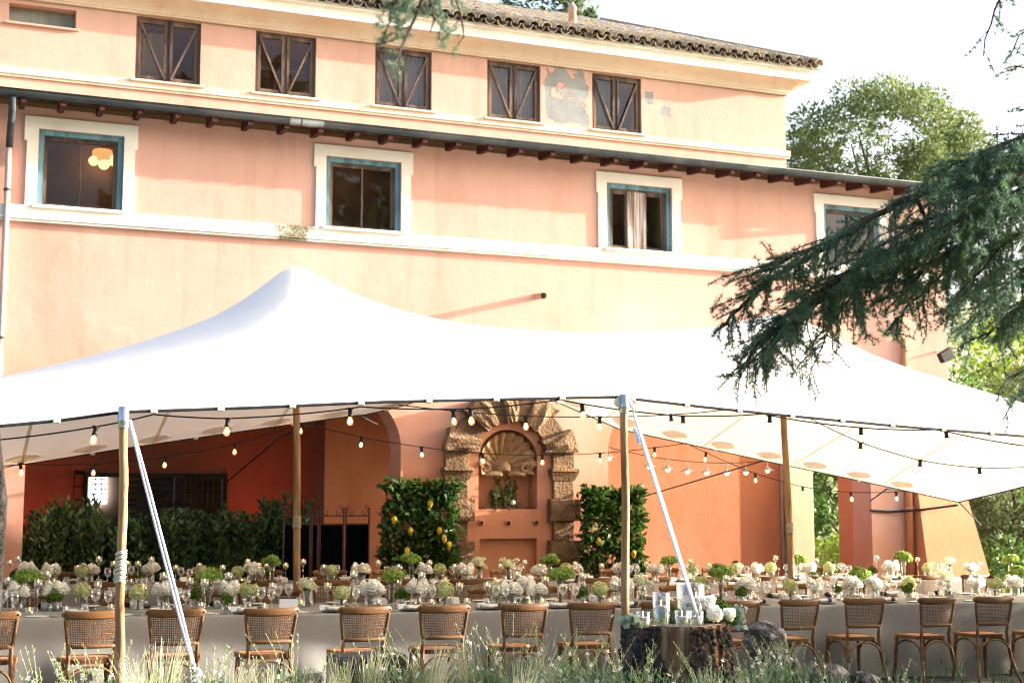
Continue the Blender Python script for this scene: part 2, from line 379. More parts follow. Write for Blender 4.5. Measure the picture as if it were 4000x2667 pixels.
M_PINKPIPE = noisy('painted_downpipe', (0.60,0.36,0.27), (0.5,0.4,0.36), 2, 0.7, 0.3, 15, c3=(0.36,0.33,0.32), s3=2.5, stretch=(1,1,0.3))
M_ORPIPE = noisy('orange_downpipe', (0.58,0.25,0.12), (0.5,0.2,0.1), 2, 0.7)

# ================================================================== VILLA
YF, YU = 20.5, 22.5
villa = thing('villa', 'salmon and terracotta plastered villa with dark shuttered upper windows and tiled roof', 'building', (8.3, YF, 0))
def wall_holes(mb, X0, X1, Z0, Z1, Y, th, holes):         # wall facing -Y with rectangular openings, real thickness
    xs = sorted({X0, X1, *[h[0] for h in holes], *[h[1] for h in holes]}); zs = sorted({Z0, Z1, *[h[2] for h in holes], *[h[3] for h in holes]})
    inside = lambda x, z: any(h[0] < x < h[1] and h[2] < z < h[3] for h in holes)
    for i in range(len(xs)-1):
        for k in range(len(zs)-1):
            xa, xb, za, zb = xs[i], xs[i+1], zs[k], zs[k+1]
            if inside((xa+xb)/2, (za+zb)/2): continue
            mb.quad((xa,Y,za),(xb,Y,za),(xb,Y,zb),(xa,Y,zb)); mb.quad((xb,Y+th,za),(xa,Y+th,za),(xa,Y+th,zb),(xb,Y+th,zb))
    for (a,b,c,d) in holes:
        mb.quad((a,Y,c),(a,Y+th,c),(a,Y+th,d),(a,Y,d)); mb.quad((b,Y+th,c),(b,Y,c),(b,Y,d),(b,Y+th,d))
        mb.quad((a,Y,d),(a,Y+th,d),(b,Y+th,d),(b,Y,d)); mb.quad((a,Y+th,c),(a,Y,c),(b,Y,c),(b,Y+th,c))
    mb.quad((X1,Y,Z0),(X1,Y+th,Z0),(X1,Y+th,Z1),(X1,Y,Z1)); mb.quad((X0,Y+th,Z0),(X0,Y,Z0),(X0,Y,Z1),(X0,Y+th,Z1))
    mb.quad((X0,Y,Z1),(X1,Y,Z1),(X1,Y+th,Z1),(X0,Y+th,Z1))
MIDW = [(1.18,2.34,5.82,6.92),(5.30,6.48,5.82,6.92),(9.98,11.18,5.82,6.92),(14.16,15.32,5.82,6.90)]
XL, XR = -3.5, 16.72
TH = 0.55
# lower storey: piers, basket arches and the spandrel wall above
A1, A2 = (1.17, 6.52), (9.98, 15.0)
SPR, RISE, ZT = 2.55, 1.42, 4.6
fw = MB()
def arch_z(x, a, b):
    m, h = (a+b)/2, (b-a)/2; q = 1-((x-m)/h)**2; return SPR + RISE*sqrt(max(q,0))
NICHE = (7.77, 8.75, 1.63)                                 # niche of the wall fountain
PANEL = (7.79, 8.74, 0.10, 1.18)
for (a,b) in (A1, A2):
    N = 56; xs = [(a+b)/2 - (b-a)/2*cos(pi*i/N) for i in range(N+1)]
    for i in range(N):
        xa, xb = xs[i], xs[i+1]; za, zb = arch_z(xa,a,b), arch_z(xb,a,b)
        fw.quad((xa,YF,za),(xb,YF,zb),(xb,YF,ZT),(xa,YF,ZT)); fw.quad((xb,YF+TH,zb),(xa,YF+TH,za),(xa,YF+TH,ZT),(xb,YF+TH,ZT))
        fw.quad((xa,YF,za),(xa,YF+TH,za),(xb,YF+TH,zb),(xb,YF,zb))
    for x, sgn in ((a,1),(b,-1)):
        q = [(x,YF,-0.4),(x,YF+TH,-0.4),(x,YF+TH,SPR),(x,YF,SPR)]; fw.quad(*(q if sgn > 0 else q[::-1]))
def flat(x0,x1,z0,z1): fw.quad((x0,YF,z0),(x1,YF,z0),(x1,YF,z1),(x0,YF,z1)); fw.quad((x1,YF+TH,z0),(x0,YF+TH,z0),(x0,YF+TH,z1),(x1,YF+TH,z1))
flat(XL, A1[0], -0.4, ZT); flat(A2[1], XR, -0.4, ZT)
# fountain pier with arched niche and lower panel recess
na, nb, nz0 = NICHE; nm, nr = (na+nb)/2, (nb-na)/2; nsp = 2.40
flat(A1[1], na, -0.4, ZT); flat(nb, A2[0], -0.4, ZT)
pa, pb, pz0, pz1 = PANEL
fw.quad((na,YF,1.18),(nb,YF,1.18),(nb,YF,nz0),(na,YF,nz0))
fw.quad((na,YF,pz0),(pa,YF,pz0),(pa,YF,pz1),(na,YF,pz1)); fw.quad((pb,YF,pz0),(nb,YF,pz0),(nb,YF,pz1),(pb,YF,pz1)); fw.quad((na,YF,-0.4),(nb,YF,-0.4),(nb,YF,pz0),(na,YF,pz0))
PD = 0.13
fw.quad((pa,YF+PD,pz0),(pb,YF+PD,pz0),(pb,YF+PD,pz1),(pa,YF+PD,pz1)); fw.quad((pa,YF,pz1),(pa,YF+PD,pz1),(pb,YF+PD,pz1),(pb,YF,pz1))
fw.quad((pa,YF,pz0),(pa,YF+PD,pz0),(pa,YF+PD,pz1),(pa,YF,pz1)); fw.quad((pb,YF+PD,pz0),(pb,YF,pz0),(pb,YF,pz1),(pb,YF+PD,pz1))
ND = 0.36; N = 24; xs = [nm - nr*cos(pi*i/N) for i in range(N+1)]
zn = lambda x: nsp + nr*0.93*sqrt(max(0,1-((x-nm)/nr)**2))
for i in range(N):
    xa, xb = xs[i], xs[i+1]
    fw.quad((xa,YF,zn(xa)),(xb,YF,zn(xb)),(xb,YF,ZT),(xa,YF,ZT)); fw.quad((xa,YF,zn(xa)),(xa,YF+ND,zn(xa)),(xb,YF+ND,zn(xb)),(xb,YF,zn(xb)))
    fw.quad((xa,YF+ND,nz0-0.2),(xb,YF+ND,nz0-0.2),(xb,YF+ND,zn(xb)),(xa,YF+ND,zn(xa)))
fw.quad((na,YF,nz0),(na,YF+ND,nz0),(na,YF+ND,nsp),(na,YF,nsp)); fw.quad((nb,YF+ND,nz0),(nb,YF,nz0),(nb,YF,nsp),(nb,YF+ND,nsp))
fw.quad((na,YF,nz0),(nb,YF,nz0),(nb,YF+ND,nz0-0.0),(na,YF+ND,nz0))
fw.quad((na,YF+TH,-0.4),(na,YF+TH,ZT),(nb,YF+TH,ZT),(nb,YF+TH,-0.4))
wall_holes(fw, XL, XR, ZT, 7.22, YF, 0.5, MIDW)
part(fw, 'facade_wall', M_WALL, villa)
# side wall of the main block (end elevation), upper part only: the corner bay below is open
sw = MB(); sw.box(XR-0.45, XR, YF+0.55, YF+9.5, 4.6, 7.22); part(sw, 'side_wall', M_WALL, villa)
# string course: white band, thin moulding
sc_ = MB(); sc_.box(XL, XR+0.05, YF-0.045, YF-0.002, 5.66, 5.815); part(sc_, 'string_course', M_TRIM, villa)
sc_ = MB(); sc_.box(XL, XR+0.07, YF-0.085, YF-0.002, 5.62, 5.655); sc_.box(XL, XR+0.06, YF-0.065, YF-0.002, 5.585, 5.617); part(sc_, 'string_moulding', M_TRIM, villa)
# portico behind: back walls, ceiling, return
pw = MB()
XB, YB1, YB2 = 6.13, 23.5, 25.0
WIN = (2.36, 4.78, 0.85, 2.24)
wall_holes(pw, XL, XB, -0.4, 4.8, YB2, 0.3, [WIN])
pw.quad((XB,YB2,-0.4),(XB,YB1,-0.4),(XB,YB1,4.8),(XB,YB2,4.8))
part(pw, 'portico_left_wall', M_RED, villa)
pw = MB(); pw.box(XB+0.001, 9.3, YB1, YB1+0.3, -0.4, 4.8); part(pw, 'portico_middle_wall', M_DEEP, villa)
YB3 = 22.6
xe = float(atY(3052,1950,YB3)[0])
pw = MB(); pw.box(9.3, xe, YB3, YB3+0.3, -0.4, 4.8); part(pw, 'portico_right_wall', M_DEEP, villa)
xp0, xp1 = float(atY(3083,1950,YB3-0.15)[0]), float(atY(3178,1950,YB3-0.15)[0])
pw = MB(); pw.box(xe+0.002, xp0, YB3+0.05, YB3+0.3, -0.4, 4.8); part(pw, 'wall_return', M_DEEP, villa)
pw = MB(); pw.cbox(xp0, xp1, YB3-0.15, YB3+0.42, -0.4, 4.8, 0.015); part(pw, 'rear_pier', M_SUNPIER, villa)
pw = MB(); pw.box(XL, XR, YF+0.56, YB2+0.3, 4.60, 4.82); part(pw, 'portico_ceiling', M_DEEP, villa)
# corner pier in front view with its leaning buttress
cp = MB(); x0 = A2[1]; cp.box(x0+0.02, 15.75, YF+0.56, YF+1.0, -0.4, 4.55); part(cp, 'corner_pier_back', M_DEEP, villa)
bt = MB()
xa, xb_ = 15.86, 16.78; bt.add([(xa-0.02,YF-0.55,-0.4),(17.30,YF-0.55,-0.4),(17.30,YF+1.2,-0.4),(xa-0.02,YF+1.2,-0.4),
                             (xa,YF-0.06,2.6),(xb_-0.02,YF-0.06,2.6),(xb_-0.02,YF+1.2,2.6),(xa,YF+1.2,2.6)],[(0,3,2,1),(4,5,6,7),(0,1,5,4),(1,2,6,5),(2,3,7,6),(3,0,4,7)])
part(bt, 'buttress', M_DEEP, villa, label='leaning orange plaster buttress with pale washed patches')
# black cable across the corner pier
p1, p2, p3 = atY(3400,1993,YF-0.03), atY(3480,1998,YF-0.03), atY(3740,1972,YF-0.36)
cb = MB(); cb.tube([p1,p2,atY(3600,1990,YF-0.22),p3], 0.022, 6); part(cb, 'strap', M_BLACKM, villa)

# ---- middle-floor windows
room = MB()
def frame_rect(mb, x0,x1,z0,z1, y0,y1, w, bottom=True):
    mb.box(x0,x0+w,y0,y1,z0,z1); mb.box(x1-w,x1,y0,y1,z0,z1); mb.box(x0+w,x1-w,y0,y1,z1-w,z1)
    if bottom: mb.box(x0+w,x1-w,y0,y1,z0,z0+w)
WLAB = ['left window with a lit lamp behind it', 'window beside the stained band', 'window boarded in the middle', 'window half behind the cedar branch']
for k, (a,b,c,d) in enumerate(MIDW):
    t = MB(); y0, y1 = YF-0.032, YF-0.001
    ea = 0.19
    t.box(a-ea, b+ea, y0, y1, d, d+0.165); t.box(a-ea, a-0.001, y0, y1, 6.735, d-0.001); t.box(b+0.001, b+ea, y0, y1, 6.735, d-0.001)
    t.box(a-ea+0.035, a-0.001, y0, y1, 5.82, 6.734); t.box(b+0.001, b+ea-0.035, y0, y1, 5.82, 6.734)
    trim = part(t, 'window_surround', M_TRIM, villa)
    t = MB(); frame_rect(t, a+0.001,b-0.001,c,d-0.001, YF+0.03, YF+0.20, 0.075, False); win = part(t, 'window', M_BLUE, villa, label='blue framed '+WLAB[k])
    t = MB(); t.cbox(a-0.06, b+0.06, YF-0.09, YF+0.2, c-0.035, c+0.012, 0.006); part(t, 'sill', M_TRIM, win)
    ia, ib, ic, id_ = a+0.078, b-0.078, c+0.013, d-0.078
    t = MB(); frame_rect(t, ia, ib, ic, id_, YF+0.075, YF+0.15, 0.03); frame_rect(t, ia+0.031, ib-0.031, ic+0.031, id_-0.031, YF+0.09, YF+0.14, 0.022)
    mid = (ia+ib)/2
    if k != 2:
        t.box(mid-0.014, mid+0.014, YF+0.085, YF+0.15, ic+0.03, id_-0.03)
        part(t, 'sash', M_BROWN, win)
        t = MB(); t.quad((ia+.05,YF+.12,ic+.05),(mid-.014,YF+.12,ic+.05),(mid-.014,YF+.12,id_-.05),(ia+.05,YF+.12,id_-.05)); part(t, 'pane', M_PANE, win)
        t = MB(); t.quad((mid+.014,YF+.12,ic+.05),(ib-.05,YF+.12,ic+.05),(ib-.05,YF+.12,id_-.05),(mid+.014,YF+.12,id_-.05)); part(t, 'pane', M_PANE, win)
    else:
        b0, b1 = a+0.42, a+0.76
        part(t, 'sash', M_BROWN, win)
        nb_ = 6
        for q in range(nb_):
            u = MB(); w = (b1-b0)/nb_; u.box(b0+q*w+0.002, b0+(q+1)*w-0.002, YF+0.07+0.004*(q%2), YF+0.10, ic+0.001, id_-0.03); part(u, 'board', M_GREYW, win)
        t = MB(); frame_rect(t, ia+0.055, b0-0.004, ic+0.05, id_-0.05, YF+0.1, YF+0.15, 0.025); frame_rect(t, b1+0.004, ib-0.055, ic+0.05, id_-0.05, YF+0.1, YF+0.15, 0.025); part(t, 'casement', M_BROWN, win)
        for (u0,u1) in ((ia+.07,b0-.02),(b1+.02,ib-.07)):
            t = MB(); t.quad((u0,YF+.125,ic+.07),(u1,YF+.125,ic+.07),(u1,YF+.125,id_-.07),(u0,YF+.125,id_-.07)); part(t, 'pane', M_PANE, win)
    # rooms behind
    r = MB(); ra, rb = a-0.5, b+0.9
    r.quad((ra,YF+1.3,5.0),(rb,YF+1.3,5.0),(rb,YF+1.3,7.2),(ra,YF+1.3,7.2)); r.quad((ra,YF+.51,5.0),(ra,YF+1.3,5.0),(ra,YF+1.3,7.2),(ra,YF+.51,7.2)); r.quad((rb,YF+1.3,5.0),(rb,YF+.51,5.0),(rb,YF+.51,7.2),(rb,YF+1.3,7.2))
    r.quad((ra,YF+.51,7.19),(ra,YF+1.3,7.19),(rb,YF+1.3,7.19),(rb,YF+.51,7.19)); r.quad((ra,YF+.51,5.0),(rb,YF+.51,5.0),(rb,YF+1.3,5.0),(ra,YF+1.3,5.0))
    part(r, 'room', M_ROOMD, villa)
# ---- upper storey
UPW = [(2.70,3.72),(4.61,5.62),(6.64,7.65),(8.67,9.68),(10.69,11.68)]
UX1 = 14.75
up = MB(); holes = [(a,b,8.37,9.42) for a,b in UPW] + [(0.79,1.78,9.07,9.37), (-1.3,-0.3,8.37,9.42)]
wall_holes(up, XL, UX1, 7.3, 9.46, YU, 0.4, holes); part(up, 'upper_wall', M_WALL_UP, villa)
up = MB(); up.box(UX1-0.4, UX1-0.002, YU+0.41, YU+8, 7.3, 9.46); part(up, 'upper_side_wall', M_WALL_UP, villa)
up = MB(); up.box(XL, UX1+0.07, YU-0.05, YU-0.002, 8.245, 8.355); up.box(XL, UX1+0.05, YU-0.03, YU-0.002, 8.205, 8.243); up.box(UX1+0.002,UX1+0.07,YU-0.04,YU+7,8.245,8.355); part(up, 'upper_ledge', M_CREAM, villa)
CURT = [M_CURT2, None, M_CURT, M_CURT, M_CURTG]
ULAB = ['with a checked curtain', 'second from the left', 'with a pale curtain in the middle of the row', 'left of the grey bare patch', 'right of the grey bare patch']
for k, (a,b) in enumerate(UPW):
    c, d = 8.37, 9.42
    t = MB(); frame_rect(t, a+.001,b-.001,c+.001,d-.001, YU+0.05, YU+0.14, 0.045)
    m = (a+b)/2; t.box(m-.02, m+.02, YU+.055, YU+.13, c+.04, d-.045); win = part(t, 'window', M_BROWN, villa, label='dark brown upper window '+ULAB[k])
    for s_, (p, q) in enumerate(((a+.047, m-.022),(m+.022, b-.047))):
        t = MB(); frame_rect(t, p, q, c+.047, d-.047, YU+.04, YU+.085, 0.048); part(t, 'sash', M_BROWN, win)
        t = MB(); t.quad((p+.04,YU+.075,c+.09),(q-.04,YU+.075,c+.09),(q-.04,YU+.075,d-.09),(p+.04,YU+.075,d-.09)); part(t, 'pane', M_PANE, win)
        (xa_, xb2) = ((p+.02, q-.03) if s_ == 0 else (q-.02, p+.03))
        t = MB(); w = .018; t.add([(xa_-w,YU+.02,d-.09),(xa_+w,YU+.02,d-.09),(xb2+w,YU+.02,c+.06),(xb2-w,YU+.02,c+.06),(xa_-w,YU+.045,d-.09),(xa_+w,YU+.045,d-.09),(xb2+w,YU+.045,c+.06),(xb2-w,YU+.045,c+.06)],
              [(0,3,2,1),(4,5,6,7),(0,1,5,4),(1,2,6,5),(2,3,7,6),(3,0,4,7)]); part(t, 'diagonal_brace', M_BROWN, win)
        if CURT[k] and not (k in (0,4) and s_ == 1):
            t = MB(); n = 14
            for i in range(n+1):
                x = p+.02+(q-p-.04)*i/n; y = YU+.2+.015*sin(i*1.9); t.v += [(x,y,c+.02),(x,y,d-(.2 if k in (0,) else .06))]
            for i in range(n): t.f.append((2*i,2*i+2,2*i+3,2*i+1))
            part(t, 'curtain', CURT[k], win, True)
    t = MB(); t.cbox(a-.07, b+.07, YU-.085, YU+.05, c-.04, c, .006); part(t, 'sill', M_CREAM, win)
    if k in (1,): t = MB(); t.box(a+.05,b-.05,YU+.16,YU+.19,c+.45,c+.50); part(t,'crossbar',M_BROWN,win)
    r = MB(); r.quad((a-.3,YU+1.6,8),(b+.5,YU+1.6,8),(b+.5,YU+1.6,9.45),(a-.3,YU+1.6,9.45)); r.quad((a-.3,YU+.42,8),(a-.3,YU+1.6,8),(a-.3,YU+1.6,9.45),(a-.3,YU+.42,9.45)); r.quad((b+.5,YU+1.6,8),(b+.5,YU+.42,8),(b+.5,YU+.42,9.45),(b+.5,YU+1.6,9.45))
    r.quad((a-.3,YU+.42,9.44),(a-.3,YU+1.6,9.44),(b+.5,YU+1.6,9.44),(b+.5,YU+.42,9.44)); part(r, 'room', M_ROOMD, villa)
t = MB(); t.box(0.80,1.77,YU+.2,YU+.23,9.08,9.36); w_ = part(t, 'window', M_CURTG, villa, label='narrow grey window under the cornice at the left')
t = MB(); t.cbox(0.74,1.83,YU-.05,YU+.19,9.03,9.066,.006); part(t, 'sill', M_WALL_UP, w_)
# ---- cornice: cove, fascia, drip
cv = MB(); prof = [(YU-.02,9.44),(YU-.055,9.44),(YU-.055,9.47)] + [(YU-.07-.29*(1-cos(pi/2*i/8)), 9.475+.185*sin(pi/2*i/8)) for i in range(9)] 
XC = UX1+.40
for i,(y,z) in enumerate(prof):
    e = max(0.0, YU-y); cv.v += [(XL,y,z),(UX1+e,y,z),(UX1+e,YU+8,z)]
for i in range(len(prof)-1):
    a = 3*i; cv.f += [(a,a+3,a+4,a+1),(a+1,a+4,a+5,a+2)]
part(cv, 'cornice', M_CREAM, villa)
fa_ = MB(); prof = [(YU-.36,9.661),(YU-.385,9.661),(YU-.385,9.80),(YU-.40,9.805),(YU-.40,9.825),(YU-.43,9.83),(YU-.43,9.905),(YU+.1,9.91)]
for (y,z) in prof: e = max(0.0,YU-y); fa_.v += [(XL,y,z),(UX1+e,y,z),(UX1+e,YU+8,z)]
for i in range(len(prof)-1): a = 3*i; fa_.f += [(a,a+3,a+4,a+1),(a+1,a+4,a+5,a+2)]
part(fa_, 'fascia', M_TRIM, villa)
# ---- main roof with barrel tiles
def tile_mesh(name, L=0.46, r0=0.085, r1=0.10, th=0.016):
    mb = MB(); n = 6
    for (y, r) in ((0, r1), (L, r0)):
        for q in range(n+1):
            a = pi*q/n; mb.v.append((r*cos(a), y, r*sin(a)))
        for q in range(n+1):
            a = pi*q/n; mb.v.append(((r-th)*cos(a), y, (r-th)*sin(a)))
    k = 2*(n+1)
    for q in range(n):
        mb.f += [(q,q+1,k+q+1,k+q), (n+1+q+1,n+1+q,k+n+1+q,k+n+1+q+1), (q+1,q,n+1+q,n+1+q+1), (k+q,k+q+1,k+n+1+q+1,k+n+1+q)]
    mb.f += [(0,k,k+n+1,n+1),(n,2*n+1,k+2*n+1,k+n)]
    return mb.mesh(name, M_TILE)
TM = tile_mesh('roof_tile')
roof_y0, roof_z0, pitch = YU-.48, 9.935, radians(23.2)
RDEP = 5.2
rf = MB(); rf.add([(XL,roof_y0+.02,roof_z0-.05),(XC+.12,roof_y0+.02,roof_z0-.05),(XC-1.9,roof_y0+RDEP,roof_z0-.05+math.tan(pitch)*RDEP),(XL,roof_y0+RDEP,roof_z0-.05+math.tan(pitch)*RDEP),(XC+.12,YU+8,roof_z0-.05)],[(0,1,2,3),(1,4,2)])
roof = part(rf, 'roof', M_TILE, villa)
cnt = 0; ycov = 0.235
rest = MB()
tv = [tuple(v.co) for v in TM.vertices]; tf = [tuple(p.vertices) for p in TM.polygons]
def place_tile(x, row, flip, cnt):
    y = roof_y0 - .04 + row*.40*cos(pitch); z = roof_z0 + row*.40*math.sin(pitch) + (0.0 if not flip else .015)
    M = Matrix.Translation((x + RND.uniform(-.012,.012), y + RND.uniform(-.02,.02), z + RND.uniform(0,.014))) @ Matrix.Rotation(pitch+RND.uniform(-.03,.03),4,'X') @ Matrix.Rotation(RND.uniform(-.05,.05),4,'Z') @ (Matrix.Rotation(pi,4,'Y') if flip else Matrix.Identity(4))
    return M
tiles = []
nc = int((XC+.08-2.2)/ycov)
for row in range(3):
    for c in range(nc):
        x = 2.3 + c*ycov; lim = XC - row*.15
        if x > lim: continue
        tiles.append((row, x, False))
        if row == 0: tiles.append((row, x+ycov/2, True))
vis = [t for t in tiles if t[1] > 3.6][:300]
for (row,x,fl) in vis:
    o = bpy.data.objects.new('roof_tile', TM); COL.objects.link(o); o.parent = roof
    M = place_tile(x,row,fl,0); o.matrix_local = Matrix.Translation(-Vector(OFF[roof.name])) @ M
s_ = MB()
for row in range(0,15):
    for c in range(-2, nc+1):
        x = 2.3+c*ycov; lim = XC - row*.19
        if x > lim or (row < 3 and any(abs(t[1]-x) < 1e-6 and t[0] == row and not t[2] for t in vis)): continue
        M = place_tile(x,row,False,0); s_.add([tuple(M @ Vector(v)) for v in tv], tf)
part(s_, 'tile_courses', M_TILE, roof, kind='stuff')
hp = MB()                                                   # hip ridge tiles at the end of the roof
for i in range(14):
    q = i/14.0; x = XC+.06 - 1.95*q; y = roof_y0 + RDEP*q; z = roof_z0 + .02 + math.tan(pitch)*RDEP*q
    M = Matrix.Translation((x,y,z)) @ Matrix.Rotation(radians(20),4,'Z') @ Matrix.Rotation(pitch,4,'X') @ Matrix.Scale(1.25,4)
    hp.add([tuple(M @ Vector(v)) for v in tv], tf)
part(hp, 'hip_tiles', M_TILE, roof)
cp_ = MB(); c0 = atY(2236,110,YU+.7); cp_.lathe([(.075,0),(.072,.85),(.085,.86),(.085,.90),(.02,1.0)], (c0[0],c0[1],9.95), 12, True, True); part(cp_, 'flue_pipe', noisy('rusty_flue',(0.42,0.25,0.21),(0.5,0.36,0.32),5,0.8), roof, True)
# ---- lower eaves: pent roof, gutter, rafters, tile heads
ev = MB(); XE = XR+.55
ev.add([(XL,20.06,7.27),(XE,20.06,7.27),(XE,YU+.0,7.80),(XL,YU,7.80),(XL,20.06,7.24),(XE,20.06,7.24),(XE,YU,7.75),(XL,YU,7.75)],[(0,1,2,3),(4,7,6,5),(0,4,5,1),(1,5,6,2)]); eave = part(ev, 'lower_roof', M_TILE, villa)
eb = MB(); eb.box(XR+.001, XE, YU, YU+7, 7.28, 7.34); part(eb,'end_eave',M_TILE,villa)
for i in range(80):
    x = XL+.4+i*.245
    if x > XE-.1: break
    o = bpy.data.objects.new('roof_tile', TM); COL.objects.link(o); o.parent = eave
    o.matrix_local = Matrix.Translation(-Vector(OFF[eave.name])) @ Matrix.Translation((x+RND.uniform(-.02,.02),20.02,7.215+RND.uniform(0,.015))) @ Matrix.Rotation(radians(13),4,'X')
gt = MB(); n = 8; prf = [(19.995-.075*cos(pi*q/n)*1.0, 7.29-.085*sin(pi*q/n)) for q in range(n+1)]
for (y,z) in prf: gt.v += [(XL,y,z),(XE+.05,y,z)]
for q in range(n): gt.f.append((2*q,2*q+1,2*q+3,2*q+2))
gt.tube([(XL,19.918,7.295),(XE+.05,19.918,7.295)], .011, 6); gut = part(gt, 'gutter', M_GUT, villa, True)
for px in (95,410,708,1290,1555,1812,2065,2312,2545,2780,3060,3270,3420):
    p = atY(px,500,19.995); t = MB(); n=8
    for q in range(n+1):
        y,z = 19.995-.081*cos(pi*q/n), 7.292-.091*sin(pi*q/n); t.v += [(p[0]-.014,y,z),(p[0]+.014,y,z)]
    for q in range(n): t.f.append((2*q,2*q+1,2*q+3,2*q+2))
    part(t, 'gutter_joint', M_GUT, gut)
for (pa_,pb_) in ((1130,1172),(1178,1262)):
    xa_, xb2 = atY(pa_,500,19.99)[0], atY(pb_,500,19.99)[0]; t = MB()
    for q in range(9):
        y,z = 19.995-.079*cos(pi*q/8), 7.291-.089*sin(pi*q/8); t.v += [(xa_,y,z),(xb2,y,z)]
    for q in range(8): t.f.append((2*q,2*q+1,2*q+3,2*q+2))
    part(t, 'gutter_patch', M_GUTN, gut, label='bright new zinc repair on the gutter')
RXP = [90,245,397,545,692,835,975,1117,1250,1390,1520,1655,1785,1910,2030,2155,2280,2400,2515,2630,2742,2855,2955,3063,3168,3270,3370,3465,3560]
for px in RXP:
    x = float(atY(px,690*0+353+.1019*px+45,20.05)[0]); t = MB()
    t.add([(x-.036,20.0,7.125),(x+.036,20.0,7.125),(x+.036,20.5,7.17),(x-.036,20.5,7.17),(x-.036,20.0,7.20),(x+.036,20.0,7.20),(x+.036,20.5,7.30),(x-.036,20.5,7.30),(x-.036,19.98,7.14),(x+.036,19.98,7.14)],
          [(0,3,2,1),(0,8,4,7,3),(1,2,6,5,9),(8,9,5,4),(0,1,9,8)]); part(t, 'rafter_tail', M_RAFT, villa)
sf = MB(); sf.quad((XL,20.05,7.205),(XE,20.05,7.205),(XE,20.49,7.30),(XL,20.49,7.30)); part(sf, 'soffit_boards', M_RAFT, villa)
# ---- downpipes, spout, floodlight
x = float(atY(46,400,20.28)[0]); xb_ = float(atY(14,1400,20.40)[0])
dp = MB(); dp.tube([(x,20.0,7.2),(x,20.05,7.02),(x-.0,20.38,6.75),(x-.005,20.42,6.6)], .05, 10); pipe = part(dp, 'downpipe_elbow', M_GUT, villa, True)
dp = MB(); dp.tube([(x-.005,20.42,6.62),(x-.01,20.42,4.0),(x-.015,20.42,0)], .043, 10); pipe = part(dp, 'downpipe', M_PINKPIPE, villa, True)
for z in (6.0,3.95):
    t = MB(); t.lathe([(.05,-.02),(.05,.02)], (x-.006,20.42,z), 10); part(t,'pipe_clamp',M_GUT,pipe)
p = atY(3527,760,20.2); dp = MB(); dp.tube([(p[0],20.0,7.2),(p[0],20.0,6.98),(p[0]-.12,20.38,6.72),(p[0]-.12,20.42,6.5)], .05, 10); part(dp,'downpipe_elbow',M_GUT,villa,True)
dp = MB(); xq = float(atY(3520,1400,20.41)[0]); dp.tube([(p[0]-.12,20.42,6.5),(xq,20.42,4.6)], .045, 10); part(dp,'downpipe',M_PINKPIPE,villa,True)
xo = float(atY(3553,2050,YF-.07)[0]); dp = MB(); dp.tube([(xo,YF-.07,4.6),(xo,YF-.07,0)], .065, 12); pq = part(dp,'downpipe',M_ORPIPE,villa,True)
t = MB(); t.lathe([(.07,-.05),(.078,-.04),(.078,.04),(.07,.05)], (xo,YF-.07,1.62), 12); part(t,'pipe_joint',M_ORPIPE,pq,True)
x3 = float(atY(3054,1950,YB3-.04)[0]); dp = MB(); dp.tube([(x3,YB3-.04,4.5),(x3,YB3-.04,0)], .028, 8); part(dp,'conduit',M_PINKPIPE,villa,True)
sp = MB(); c = atY(2095,1160,YF); sp.tube([(c[0],YF+.05,c[2]+.01),(c[0]+.0,YF-.30,c[2]-.02)], .05, 12, False); part(sp,'drain_spout',noisy('clay_spout',(0.55,0.30,0.19),(0.62,0.38,0.25),9,0.9),villa,True)
sp = MB(); sp.tube([(c[0],YF+.04,c[2]+.01),(c[0]+.0,YF-.295,c[2]-.02)], .041, 12, True); part(sp,'spout_bore',noisy('dark_bore',(0.03,0.02,0.015),(0.05,0.03,0.02),9,0.9),villa,True)
pf = atY(3693,1388,YF-.35); fl = MB(); fl.tube([(XR-.25,YF,pf[2]+.10),(XR-.10,YF-.33,pf[2]+.10)], .015, 6); fl2 = MB(); fl2.cbox(pf[0]-.13,pf[0]+.13,pf[1]-.06,pf[1]+.06,pf[2]-.09,pf[2]+.09,.01)
fl2.xf(Matrix.Translation(pf) @ Matrix.Rotation(radians(-28),4,'Y') @ Matrix.Translation(-Vector(pf))); fx = part(fl,'floodlight_arm',M_TRIM,villa); part(fl2,'floodlight',M_BLACKM,villa)
# ---- portico window left: black frame, ajar grid shutter, grilles
a,b,c,d = WIN
t = MB(); frame_rect(t, a+.002,b-.002,c+.002,d-.002, YB2-.03, YB2+.1, .075); M1 = a+.62; t.box(M1,M1+.06,YB2-.02,YB2+.08,c+.07,d-.075); M2 = a+1.52; t.box(M2,M2+.12,YB2-.02,YB2+.08,c+.07,d-.075); pwf = part(t,'portico_window',M_BLACKM,villa,label='wide black framed ground floor window behind the laurel hedge')
t = MB(); 
for i in range(7): x = M2+.14+(b-.08-M2-.14)*(i+.5)/7; t.box(x-.006,x+.006,YB2,YB2+.012,c+.08,d-.08)
for i in range(8): z = c+.1+(d-c-.2)*(i+.5)/8; t.box(M2+.125,b-.08,YB2+.013,YB2+.025,z-.006,z+.006)
part(t,'grille',M_BLACKM,pwf)
t = MB()
for i in range(12): z = c+.1+(d-c-.2)*i/12; t.box(M1+.07,M2-.01,YB2+.03,YB2+.045,z,z+.075)
part(t,'louvre',noisy('black_louvre',(0.012,0.012,0.012),(0.02,0.02,0.02),5,0.5),pwf)
t = MB(); sh0 = float(atY(282,1850,YB2-.5)[0]); 
def ajar(u,v): 
    return (a+.02 + (sh0-a)*u, YB2-.04-.55*u, v)
